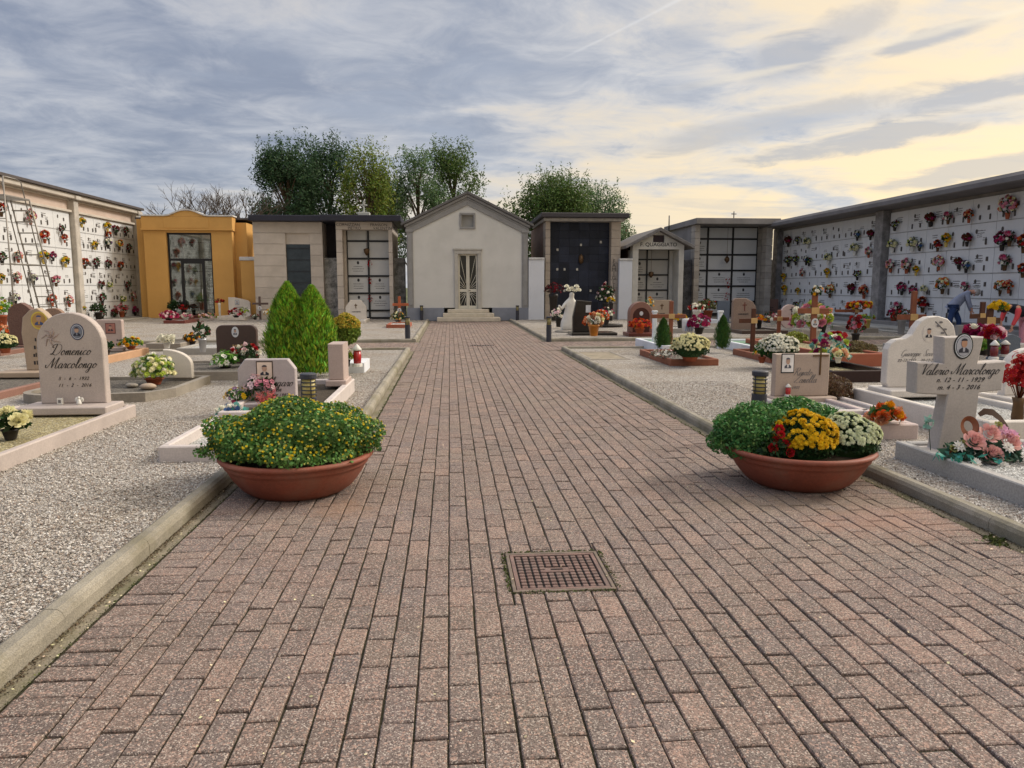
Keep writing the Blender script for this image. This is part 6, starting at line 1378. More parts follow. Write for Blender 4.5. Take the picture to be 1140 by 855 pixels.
# beyond the crossing, right
bouquet('pale pink bunch left of the white statue', at(622, 364, .1), .3, ['palepink', 'white'], 'dark', 'fluf', 24, 40, .14, .9, .35, L_dark)
bouquet('dark red poinsettia heap at the foot of the dark tomb', at(616, 357, .1), .45, ['dred'], 'dark', 'fluf', 40, 140, .12, .8, 1.2, leafm('leaf_dredish', '3a2422'), bl=.16, potr=.2)
bouquet('tall mixed white and red bouquet leaning on the dark tomb', at(674, 356, .1), .42, ['white', 'palepink', 'dred'], 'dark', 'fluf', 60, 300, .13, 1.5, .8, L_dark, bl=.16, potr=.15)
bouquet('small yellow bunch by the blue-grey headstone', at(680, 357, .1), .2, ['yellow'], 'dark', 'fluf', 16, 30, .13, .7, .85, L_dark, potr=.1)
bouquet('orange and red bunch right of the black headstone', at(668, 364, .16), .30, ['orange', 'red', 'white'], 'bronze', 'fluf', 40, 50, .14, .9, .25, L_green)
bouquet('white and green bunch beside the orange one on the black oval', at(675, 362, .16), .28, ['white', 'lime', 'hot'], 'dark', 'fluf', 30, 60, .12, 1.0, .3, L_grey)
bouquet('cream and peach bouquet in a round orange vase on the black slab', at(661, 374, .14), .28, ['white', 'peach', 'cream', 'orange'], 'orange', 'rose', 30, 50, .14, .9, .34, L_grey, name='vase', cat='vase', potr=.17)
bouquet('burnt orange chrysanthemums in the dark red arched niche', at(712, 371, .18), .36, ['orange', 'orange', 'red'], 'terra', 'fluf', 80, 60, .12, .6, .15, L_dark)
bouquet('second orange clump right of the arched niche', at(725, 365, .15), .27, ['orange'], 'terra', 'fluf', 40, 40, .12, .6, .35, L_dark)
bouquet('cream spray on the rim of the arched niche', at(723, 362, .15), .16, ['cream', 'gold'], 'dark', 'fluf', 14, 14, .1, 1.6, .7, L_green, potr=.05)
bouquet('bright yellow potted chrysanthemum beside the first wooden cross', at(757, 366, .15), .25, ['yellow'], 'dark', 'fluf', 50, 60, .1, .6, .3, L_dark)
bouquet('magenta and white bunch on the wide grey kerb', at(778, 372, .18), .34, ['magenta', 'hot', 'magenta'], 'dark', 'fluf', 60, 50, .14, .8, .2, L_dark)
bouquet('red and white bunch behind the magenta one', at(775, 366, .18), .3, ['white', 'red'], 'white', 'fluf', 30, 30, .12, .5, .65, L_dark)
x, y, z = at(766, 371, .18); t = thing('painted_pot', 'white pot with blue strokes left of the magenta bunch', 'pot', (x, y, z)); MB().lathe([(.14, 0), (.19, .1), (.2, .4), (.18, .45)], 16).build('pot_body', POTM['white'], t)
q = MB(); 
for k in range(5): q.tube([(-.14 + k * .06, -.2 + abs(k - 2) * .012, .08), (-.1 + k * .05, -.205 + abs(k - 2) * .012, .36)], .012, 5)
q.build('blue_strokes', mat('blue_paint', srgb('7a90c0'), .5), t)
bouquet('small orange bunch beside the large brown headstone', at(845, 366, .12), .22, ['orange', 'gold'], 'dark', 'fluf', 20, 20, .12, .6, .3, L_dark)
bouquet('leafy red-dotted plant under the grid tomb niches', at(788, 355, .1), .5, ['red', 'dred'], 'terra', 'small', 26, 300, .11, .8, .4, leafm('leaf_mixed', '6a6a3c'), bl=.16)
bouquet('brown leafy pot between the large brown and small brown headstones', at(857, 358, .1), .25, ['brown'], 'terra', 'small', 10, 60, .1, .7, .2, L_dark)
bouquet('pink bunch left of the oval headstone', at(861, 362, .1), .3, ['pink', 'white', 'red'], 'white', 'fluf', 26, 30, .13, .6, .2, L_green)
bouquet('big mixed peach, white and pink bouquet behind the tall reddish cross', at(903, 383, .1), .5, ['peach', 'white', 'lime', 'pink'], 'white', 'rose', 60, 120, .17, 1.0, .4, L_green, bl=.16)
bouquet('peach and red spray right of the tall reddish cross', at(915, 371, .1), .33, ['red', 'peach', 'white'], 'dark', 'fluf', 30, 40, .13, .7, .35, L_green)
x, y = G(904, 394, 0); bouquet('small white and yellow bunch tied to the top of the tall cross', (x, y - .08, AY(904, 329, y)[1]), .13, ['white', 'gold'], None, 'fluf', 16, 70, .09, 1.3, .0, L_dark, bl=.1)
bouquet('orange and yellow bunch on the flower-decked cross', (G(952, 372, 0)[0], G(952, 372, 0)[1] - .15, AY(952, 345, G(952, 372, 0)[1])[1]), .42, ['orange', 'yellow', 'red'], None, 'fluf', 60, 80, .16, .5, .02, L_dark)
bouquet('red flowers hanging down the foot of the flower-decked cross', at(952, 384, .1), .22, ['red', 'pink', 'dred'], 'dark', 'fluf', 30, 60, .13, 1.6, .3, L_dark)
bouquet('green pot with cream flowers under the right niche wall', at(965, 368, .1), .25, ['lime', 'red'], 'yellow', 'fluf', 14, 30, .12, .5, .4, L_fresh)
bouquet('teal and lime artificial bouquet behind the square beige headstone', at(922, 410, .1), .32, ['teal', 'lime', 'white', 'magenta'], 'dark', 'rose', 44, 60, .12, 1.1, .15, L_teal, bl=.12)
bouquet('bright red flowers above the teal bouquet', at(930, 400, .1), .2, ['red'], 'white', 'fluf', 22, 16, .12, .4, .45, L_teal)
bouquet('two pale cream blooms before the low hedge', at(933, 404, .3), .13, ['peach', 'cream'], 'white', 'rose', 9, 10, .12, .7, .1, L_green)
bouquet('green stems with white buds left of the second chrysanthemum ball', at(848, 404, .15), .16, ['cream', 'gold'], 'terra', 'small', 16, 80, .07, 1.4, .12, L_green)
bouquet('grey dried flowers at the left of the first wood-framed plot', at(738, 399, .15), .28, ['palepink', 'white'], None, 'small', 40, 160, .06, .45, .02, leafm('leaf_dusty', '6f6a5c'), bl=.07)
bouquet('orange and amber artificial roses on the low pink kerb', at(985, 471, .2), .175, ['gold', 'orange', 'peach'], None, 'rose', 22, 110, .10, .7, .02, L_green, bl=.1)
bouquet('pink and crimson bunches hung on the twin crosses, left', at(1084, 396, .2), .2, ['hot', 'white', 'magenta'], 'dark', 'rose', 40, 50, .14, .8, .4, L_fresh)
bouquet('pink and crimson bunches hung on the twin crosses, right', at(1103, 398, .2), .2, ['hot', 'palepink', 'red'], 'dark', 'rose', 40, 60, .14, .8, .4, L_fresh)
bouquet('pink flower heap behind the stepped cream headstone', at(1059, 389, .15), .18, ['pink', 'pink', 'hot'], None, 'rose', 24, 30, .13, .5, .02, L_green)
x, y = G(1098, 398, 0); bouquet('yellow flowers tied to the top of the right twin cross', (x + .12, y - .1, AY(1098, 346, y)[1]), .2, ['yellow'], None, 'fluf', 26, 50, .12, .7, .02, L_green)
bouquet('lime leafy plant at the foot of the twin crosses', at(1093, 395, .2), .3, ['lime'], 'dark', 'small', 10, 160, .08, .6, .1, L_fresh, bl=.12)
bouquet('dark rose bush bunch left of the thick reddish cross', at(1003, 372, .1), .3, ['dred', 'red'], 'steel', 'fluf', 16, 90, .12, .8, .5, L_dark)
lantern('white lantern right of the twin crosses', at(1118, 397, .2), .34, .1, 'dred'); lantern('dark red lantern before the twin crosses', at(1106, 400, .2), .38, .09, 'dred')
lantern('white lantern among the pale stones left of the woman', at(1075, 398, .2), .3, .1, 'teal')
# red spray at the right edge
x, y, z = at(1132, 470, .2); t = thing('vase', 'tall spray of bright red flowers cut by the right edge of the view', 'vase', (x, y, z)); MB().lathe([(.05, 0), (.06, .05), (.05, .2), (.065, .26), (.055, .26)], 14).build('vase_body', POTM['bronze'], t)
q = MB(); tips = []
for k in range(34):
    a = RNG.uniform(0, 6.28); b = RNG.uniform(.03, .19); h = RNG.uniform(.42, .68); tips.append((b * math.cos(a), b * math.sin(a), h)); q.tube([(0, 0, .2), (b * .5 * math.cos(a), b * .5 * math.sin(a), .4), tips[-1]], .004, 4)
q.build('stems', leafm('stem_red', '6a3020', .2), t); q = MB()
for p in tips: P, nr = dome_pts(16, .065, .065, .075, p, -1, .5); blooms(q, P, nr, .05, 'small')
q.build('blossoms', P_('red'), t)
# arrangement with brown ribbon loops on the cross-shaped grave
x, y = G(1092, 511, .17); zA = .165; t = thing('flower_arrangement', 'pink rose and white daisy arrangement with brown ribbon loops on the cross-shaped grave', 'flowers', (x, y, zA))
q = MB(); P, nr = dome_pts(700, .34, .17, .14, (0, 0, .04), -.1, .5); q.leaves(P, .06, nr, spread=.9); P, nr = dome_pts(90, .40, .22, .07, (0, -.02, .03), 0, .3); q.leaves(P, .10, nr); q.build('foliage', leafm('leaf_bluegreen', '3c5a48', .4), t)
q = MB(); P, nr = dome_pts(60, .36, .2, .05, (-.12, -.08, .04), 0, .2); q.leaves(P, .085, nr); q.build('teal_leaves', L_teal, t)
def roses(name, lst, s, m, kind='rose'):
    for p in lst: q = MB(); q.inst(*FT[kind], np.array([p], float), frame_of(np.array([(p[0] * .6, -.75, .65)])), s, 0, kind == 'rose'); q.build(name, m, t)
roses('pink_rose', [(-.16, -.12, .19), (.0, -.08, .24), (-.02, -.16, .08), (.17, -.1, .17)], .145, petm('rose_pink', 'e2b0aa', .1))
roses('lilac_blossom', [(.2, -.08, .22), (.30, -.14, .12), (.36, -.12, .07), (.13, -.05, .26)], .13, petm('mum_lilac', 'd9a6bd', .15), 'mum')
roses('white_daisy', [(.02, -.24, .0), (.24, -.2, .05), (.09, -.18, .14), (-.27, -.1, .14), (.33, -.22, .04), (-.2, -.2, .02)], .115, petm('daisy_white', 'e6e2da', .06), 'mum')
roses('green_bud', [(-.3, -.08, .12), (-.24, -.1, .16), (.1, -.04, .3), (.28, -.02, .2)], .06, petm('bud_yellowgreen', 'b0b070', .2), 'rose')
def ribbon(path, w, m):
    P = np.array(path, float); d = np.gradient(P, axis=0); n_ = np.column_stack([-d[:, 2], np.zeros(len(P)), d[:, 0]]); n_ /= np.linalg.norm(n_, axis=1, keepdims=True); n_[:, 1] = .45; w = np.broadcast_to(w, len(P))
    V = [];
    for k_, p_ in enumerate(P): V += [tuple(p_ - n_[k_] * w[k_] / 2), tuple(p_ + n_[k_] * w[k_] / 2)]
    q = MB(); q.add(V, [(2 * i, 2 * i + 1, 2 * i + 3, 2 * i + 2) for i in range(len(P) - 1)], 0, True); return q.build('ribbon_loop', m, t)
M_rib = mat('brown_ribbon', srgb('7a4426'), .5, .2, 8, spec=.5)
ribbon([(-.15 + .06 * math.cos(a), -.03 + .02 * math.sin(a), .29 + .065 * math.sin(a)) for a in np.linspace(-1.2, 4.4, 18)], .045, M_rib)
ribbon([(-.05, .0, .38), (.0, .0, .41), (.07, .0, .40), (.14, .0, .35), (.20, .0, .28), (.26, .0, .19), (.30, .0, .1)], [.03, .05, .055, .05, .045, .035, .02], mat('dark_ribbon', srgb('3c2418'), .5, .2, 8))
ribbon([(-.27 + .045 * math.cos(a), -.06, .08 + .05 * math.sin(a)) for a in np.linspace(.6, 5.4, 14)], .04, M_rib)
x, y = CX - .28, CY - .03; t = thing('glass_bird', 'pale green artificial leaf spray leaning on the left foot of the cross-shaped headstone', 'ornament', (x, y, .17)); q = MB(); P, nr = dome_pts(12, .05, .03, .05, (-.04, -.05, .27), -1, .2); q.leaves(P, .07, nr, aspect=.5); q.build('leaf_spray', leafm('pale_mint', '8fb8a8', .2), t); MB().tube([(0, -.05, 0), (-.04, -.05, .27)], .003, 5).build('stem', L_dark, t)

# ---- bouquets on the niche walls: prototypes once, then copies
def wall_proto(cols, pot, r, n, squash=.9, kind='fluf', leaf=None):
    r *= .9; t = thing('wall_bouquet', 'x', 'bouquet', (0, 0, -50)); q = MB(); q.lathe([(.045, 0), (.05, .03), (.065, .16), (.075, .17), (.06, .17)], 10); q.build('vase', POTM[pot], t)
    P, nr = dome_pts(70, r * .95, r * .62, r * squash, (0, -.03, .17 + r * squash * .75), -.9, .4); q = MB(); q.leaves(P, .10, nr, aspect=.4); q.build('foliage', leaf or L_dark, t)
    P, nr = dome_pts(n, r, r * .66, r * squash, (0, -.03, .17 + r * squash * .75), -.6, .2); nr[:, 1] -= .5; idx = RNG.integers(0, len(cols), len(P))
    for k, c in enumerate(cols): q = MB(); blooms(q, P[idx == k], nr[idx == k], .115, kind); q.build('blossoms', P_(c), t)
    return t
PR = {'red': (['red', 'dred', 'orange'], 'bronze', .22, 30), 'orange': (['orange', 'peach', 'red'], 'terra', .24, 34), 'pink': (['pink', 'hot', 'white'], 'bronze', .22, 30), 'white': (['white', 'cream', 'lime'], 'white', .21, 26),
      'yellow': (['yellow', 'gold', 'lime'], 'yellow', .2, 28), 'dark red': (['dred', 'magenta', 'brown'], 'dark', .21, 26), 'magenta': (['magenta', 'hot', 'purple'], 'dark', .23, 30), 'dark green': (['dred', 'lime'], 'dark', .22, 8),
      'blue': (['blue', 'white', 'purple'], 'dark', .2, 22), 'peach': (['peach', 'white', 'pink'], 'terra', .22, 28), 'pink-orange': (['pink', 'orange', 'cream'], 'terra', .3, 46), 'yellow-orange': (['yellow', 'orange', 'cream'], 'bronze', .27, 40)}
PROTO = {k: wall_proto(*v) for k, v in PR.items()}; used = set()
def on_wall(lst, X, side, wallname, zlist, piers):
    names = ['bottom', 'second', 'third', 'fourth', 'fifth', 'top'] if side > 0 else ['bottom', 'second', 'middle', 'fourth', 'top']
    z0, rh, rows = zlist; items = []
    for px, py, col in lst:
        d = ray(px, py); tt = (X + side * .16) / d.x; y = d.y * tt; z = CZ + d.z * tt; row = int(min(rows - 1, max(0, (z - z0) / rh))); items.append((row, y, z, col))
    items.sort()
    from collections import Counter, defaultdict
    cnt = defaultdict(list)
    for it in items:
        sec = sum(it[1] > p for p in piers); cnt[(it[0], sec, it[3])].append(it)
    for (row, sec, col), its in cnt.items():
        its.sort(key=lambda q: q[1]); secn = (['nearest', 'middle', 'farthest'] if len(piers) > 1 else ['near', 'far'])[sec] + ' bay'
        nm = row_name = names[row] if row not in (0, rows - 1) else names[row]
        for k, (r_, y, z, c) in enumerate(its):
            pos = '' if len(its) == 1 else (['nearer', 'farther'][k] if len(its) == 2 else ['nearest', 'middle', 'farthest', 'remotest'][min(k, 3)])
            lab = f"{pos} {col} bouquet in the {nm} row of the {wallname} niche wall, {secn}".strip()
            if 'second' == nm or nm in ('third', 'fourth', 'fifth'): lab = lab.replace(nm + ' row', nm + ' row up', 1)
            P = PROTO[col]; rz = R(90) if side > 0 else R(-90); loc = (X + side * .12, y, z - .32)
            if col not in used: used.add(col); P.location = loc; P.rotation_euler = (0, 0, rz); P['label'] = lab; P['group'] = 'bouquets on the niche walls'
            else: dup(P, loc, rz, lab, random.uniform(.75, 1.2))['group'] = 'bouquets on the niche walls'
o = lambda L_, ox, oy: [(ox + x * .2105, oy + y * .2105, c) for x, y, c in L_]
on_wall(o([(10, 245, 'red'), (165, 290, 'pink-orange'), (240, 390, 'orange'), (345, 390, 'orange'), (330, 345, 'dark green'), (100, 490, 'peach'), (235, 500, 'yellow'), (285, 485, 'magenta'), (350, 520, 'yellow'), (180, 610, 'blue'), (300, 620, 'pink'), (85, 715, 'blue'), (280, 725, 'orange'), (370, 730, 'peach'), (15, 500, 'dark green'), (95, 600, 'peach'), (10, 600, 'yellow'),
  (435, 310, 'yellow'), (572, 335, 'yellow'), (576, 380, 'red'), (615, 355, 'dark red'), (670, 360, 'dark green'), (505, 430, 'yellow'), (575, 425, 'blue'), (635, 435, 'yellow-orange'), (685, 450, 'dark green'), (452, 530, 'red'), (513, 530, 'dark green'), (577, 530, 'dark red'), (640, 543, 'red'), (540, 640, 'dark red'), (585, 645, 'white'), (680, 650, 'dark green'), (545, 720, 'dark green'), (655, 725, 'white'), (705, 705, 'peach'),
  (437, 775, 'yellow'), (545, 800, 'dark green'), (608, 795, 'dark red'), (660, 785, 'pink'), (718, 785, 'magenta')], 0, 180), XW, 1, 'left', (.12, .785, 6), [yp])
on_wall(o([(455, 275, 'dark green'), (640, 250, 'dark red'), (735, 235, 'pink'), (845, 225, 'orange'), (1050, 200, 'pink-orange'), (440, 390, 'white'), (545, 385, 'white'), (585, 380, 'blue'), (680, 380, 'red'), (725, 355, 'yellow'), (835, 350, 'dark red'), (1060, 345, 'pink'), (1020, 370, 'magenta'), (430, 495, 'peach'), (515, 500, 'peach'), (565, 510, 'yellow'), (685, 480, 'pink-orange'), (790, 470, 'dark red'), (830, 490, 'blue'), (1035, 475, 'pink'),
  (490, 615, 'magenta'), (550, 622, 'magenta'), (607, 612, 'white'), (705, 605, 'yellow-orange'), (825, 597, 'pink'), (1010, 600, 'yellow-orange'), (1055, 595, 'orange'), (470, 715, 'pink'), (600, 705, 'red'), (1135, 380, 'red'), (1130, 510, 'red'),
  (325, 325, 'dark red'), (255, 330, 'blue'), (240, 410, 'white'), (315, 420, 'peach'), (95, 530, 'yellow'), (255, 540, 'dark green'), (30, 625, 'yellow'), (110, 635, 'yellow-orange'), (225, 617, 'dark red'), (290, 637, 'orange'), (0, 470, 'dark green')], 900, 190)
  + o([(650, 275, 'dark red'), (700, 262, 'dark green'), (750, 280, 'white'), (650, 380, 'dark green'), (690, 372, 'dark green'), (745, 370, 'blue'), (860, 365, 'white'), (725, 430, 'peach'), (630, 530, 'yellow'), (700, 527, 'yellow'), (625, 460, 'yellow'), (690, 610, 'dark green')], 740, 210), XV, -1, 'right', (.42, .815, 5), [21.85, q_pier])
for k, p in PROTO.items():
    if k not in used:
        for c in p.children: bpy.data.objects.remove(c)
        bpy.data.objects.remove(p)

bouquet('lime leafy bunch at the far left edge under the ladder', at(3, 366, .1), .42, ['lime', 'yellow'], 'terra', 'fluf', 20, 160, .14, 1.1, .5, L_fresh, bl=.16)
bouquet('orange flowers in a pot at the far left edge below the lime bunch', at(4, 382, .1), .3, ['orange', 'peach'], 'terra', 'fluf', 34, 50, .13, .7, .2, L_green)
bouquet('dark leafy pot standing at the foot of the left niche wall', aty(113, 35.5, .12), .36, ['dred'], 'dark', 'small', 8, 220, .1, .9, .35, L_dark, bl=.15)
bouquet('red flower pot at the foot of the left niche wall beside the yellow tomb', aty(139, 38.5, .12), .3, ['red', 'pink'], 'terra', 'fluf', 30, 60, .13, .9, .3, L_dark)
bouquet('dark pink bunch on the step under the grey pier of the right wall', aty(992, 27.6, .3), .3, ['dred', 'hot'], 'terra', 'fluf', 26, 80, .13, .8, .15, L_dark)
# ================================================================ TREES
M_bark = mat('bark', (.12, .08, .05), .9, .3, 10)
def tree(lab, px0, px1, pyt, Y, m, lumps=34, per=430, ls=.2, seed=0, zlow=2.4, thin=1.0, peaks=None):
    rs = np.random.default_rng(seed); x0, x1 = AY(px0, 230, Y)[0], AY(px1, 230, Y)[0]; zt = AY((px0 + px1) / 2, pyt, Y)[1]; X = (x0 + x1) / 2; w = (x1 - x0) / 2
    t = thing('tree', lab, 'tree', (X, Y, 0)); L_ = []
    H = zt - zlow
    for k in range(lumps):
        a = rs.uniform(0, 6.28); zf = rs.random() ** .75; env = math.sin(math.pi * (.2 + .74 * zf)) ** .5; rr = env * w * math.sqrt(rs.random()) * 1.0
        lr = rs.uniform(.22, .34) * w + .30; z = zlow + zf * (H - lr * .8); L_.append((rr * math.cos(a), rr * math.sin(a) * .8, z, lr))
    tr = MB(); tr.tube([(0, 0, 0), (.1, 0, zlow), (.0, .1, zlow + H * .45), (.1, 0, zlow + H * .8)], [.26, .2, .12, .04], 8); tr.build('trunk', M_bark, t)
    br = MB(); lf = MB()
    for x, y, z, lr in L_:
        zb = max(1.5, z - lr - 1.2 - .35 * math.hypot(x, y)); br.tube([(.05, .05, zb), (x * .5, y * .5, (zb + z) / 2 + .2), (x, y, z)], [.07, .045, .015], 5)
        n = int(per * (lr / .9) ** 2 * thin); u = rs.normal(size=(n, 3)); u /= np.linalg.norm(u, axis=1, keepdims=True); rad = rs.random(n) ** .45 * (1 + .25 * np.sin(u[:, 0] * 5 + z) * np.sin(u[:, 2] * 6 + x))
        P = u * rad[:, None] * np.array([lr, lr, lr * 1.12]) + np.array([x, y, z]); lf.leaves(P, ls, u, aspect=.38, spread=.9)
        # upright shoots with leaves, breaking the outline
        for s in range(5):
            a = rs.uniform(0, 6.28); b = rs.uniform(.2, .9) * lr; h = rs.uniform(.5, 1.1) * lr + .25; k = 22; q = rs.random(k)
            P = np.column_stack([x + b * math.cos(a) * (1 + .35 * q), y + b * math.sin(a) * (1 + .35 * q), z + lr * .45 + q * h]) + rs.normal(0, .07, (k, 3)); lf.leaves(P, ls * .85, aspect=.35)
    br.build('branches', M_bark, t); lf.build('crown', m, t); return t
T_dk = leafm('tree_leaf_dark', '3c5638', .5, .025); T_ol = leafm('tree_leaf_olive', '546a34', .5, .03); T_yl = leafm('tree_leaf_yellowgreen', '6c7c30', .5, .04); T_lt = leafm('tree_leaf_light', '5f7850', .45, .03)
tree('dark green tree at the left end of the tree group behind the slot-window tomb', 278, 362, 163, 50, T_dk, 44, seed=1)
tree('tallest dark tree in the middle of the left tree group', 326, 408, 155, 52, T_dk, 42, seed=2)
tree('yellowing tree at the right end of the left tree group', 380, 441, 162, 49, T_yl, 34, seed=3, thin=.8)
tree('dark tree between the yellowing one and the chapel roof', 396, 456, 198, 54, T_dk, 26, seed=9)
tree('slender grey-green tree with two tops behind the chapel roof', 436, 494, 166, 51, T_lt, 26, seed=4, thin=.75)
tree('olive green tree just left of the chapel gable', 468, 540, 162, 53, T_ol, 30, seed=5, thin=.85)
tree('broad olive tree behind the dark tomb', 562, 662, 199, 50, T_ol, 44, seed=6)
tree('loose pale tree at the right of the dark tomb roof', 628, 699, 205, 52, T_lt, 26, seed=7, thin=.6)
tree('small sapling showing above the gabled tomb roof', 686, 706, 243, 46, T_lt, 9, seed=8, thin=.5, zlow=3)
def bare_tree():
    Y = 47; X, zt = AY(252, 198, Y); t = thing('bare_tree', 'leafless spreading tree behind the yellow tomb', 'tree', (X, Y, 0)); rs = random.Random(5); br = MB(); tw = MB()
    def grow(p, d, l, r, n):
        q = p + d * l; mid = (p + q) / 2 + Vector((rs.uniform(-.06, .06), rs.uniform(-.06, .06), .0)) * l
        (br if n > 2 else tw).tube([p, mid, q], [r, r * .85, r * .7], 6 if n > 2 else 3, cap=False)
        if n == 0: return
        for k in range(rs.choice((2, 3, 3))):
            e = (d + Vector((rs.uniform(-.85, .85), rs.uniform(-.85, .85), rs.uniform(-.1, .5)))).normalized(); grow(p + d * l * rs.uniform(.6, 1), e, l * rs.uniform(.62, .82), r * .66, n - 1)
    trunk = MB(); trunk.tube([(0, 0, 0), (.05, 0, 1.6), (0, .05, 2.6)], [.2, .16, .14], 8); trunk.build('trunk', M_bark, t)
    for k in range(6): a = k * 1.05; grow(Vector((0, 0, 2.2)), Vector((math.cos(a) * .75, math.sin(a) * .6, .8)).normalized(), 2.3, .075, 5)
    tag(br.build('branches', M_bark, t)); tw.build('twigs', mat('twig', (.09, .07, .055), .9), t)
    ds = t
bare_tree()

# ================================================================ ROLLING LADDER, left
def ladder():
    Yl = AX(30, 300, XW + 1.3)[0]; X = XW + 1.3
    # side rails rise towards the far end, platform at the top near the viewer
    t = thing('rolling_ladder', 'tall grey metal step ladder with handrails leaning along the left niche wall', 'ladder', (X, 0, 0)); m = mat('ladder_metal', srgb('8f8a84'), .45, .1, 4, metal=.5)
    def pt(px, py, dx): y, z = AX(px, py, X + dx); return Vector((dx, y, z))
    foot = AX(62, 345, X)[0]; top = pt(18, 215, 0); 
    A = AX(58, 350, X)[0]; Bt, zt_ = AX(22, 222, X)
    for dx in (-.32, .32):
        q = MB(); q.tube([(dx, A, .1), (dx, Bt, zt_)], .03, 8); q.build('stile', m, t)
        q = MB(); q.tube([(dx, A - .55, .55), (dx, Bt - .45, zt_ + .55), (dx, Bt - .75, zt_ + .6), (dx, Bt - 1.5, zt_ + .6)], .02, 8); q.build('handrail', m, t)
        q = MB(); q.tube([(dx, Bt - 1.5, .1), (dx, Bt - 1.5, zt_ + .6)], .025, 8); q.build('rear_post', m, t)
    n = 12
    for k in range(1, n + 1):
        f = k / n; y = A + (Bt - A) * f; z = .1 + (zt_ - .1) * f; q = MB(); q.box(-.31, y - .13, z - .02, .31, y + .06, z + .015, .004); q.build('step', m, t)
    q = MB(); q.box(-.34, Bt - 1.5, zt_ - .05, .34, Bt, zt_ + .01, .01); q.build('platform', m, t)
    for z in (1.2, 2.6, 3.9): MB().tube([(-.32, Bt - 1.5, z), (.32, Bt - 1.5, z)], .018, 6).build('brace', m, t)
    for dx in (-.32, .32): MB().tube([(dx, A - .1, .2), (dx, Bt - 1.5, .2)], .022, 6).build('brace', m, t); MB().tube([(dx, Bt - 1.5, 2.4), (dx, A + (Bt - A) * .5, 2.4)], .018, 6).build('brace', m, t)
    for dx in (-.36, .36):
        for y in (A - .1, Bt - 1.5): w = MB(); w.T = Matrix.Translation((dx, y, .1)) @ Matrix.Rotation(R(90), 4, 'Y'); w.lathe([(.05, -.02), (.1, -.02), (.1, .02), (.05, .02)], 14); w.build('wheel', M_black, t)
ladder()

# ================================================================ PEOPLE
def skin(name, joints, edges, mt, parent, sub=2, root=0, extra=None):
    me = bpy.data.meshes.new(name); me.from_pydata([j[:3] for j in joints], edges, []); o = bpy.data.objects.new(name, me); COL.objects.link(o)
    md = o.modifiers.new('s', 'SKIN'); md.use_smooth_shade = True
    for i, j in enumerate(joints):
        v = me.skin_vertices[0].data[i]; r = j[3]; v.radius = (r, j[4] if len(j) > 4 else r); v.use_root = (i == root)
    m2 = o.modifiers.new('u', 'SUBSURF'); m2.levels = sub; m2.render_levels = sub
    dg = bpy.context.evaluated_depsgraph_get(); nm = bpy.data.meshes.new_from_object(o.evaluated_get(dg)); bpy.data.objects.remove(o)
    nm.materials.clear(); nm.materials.append(mt); q = bpy.data.objects.new(name, nm); COL.objects.link(q); q.parent = parent
    for p in nm.polygons: p.use_smooth = True
    return q
SKINM = mat('human_skin', srgb('c08a70'), .55, .06, 12)
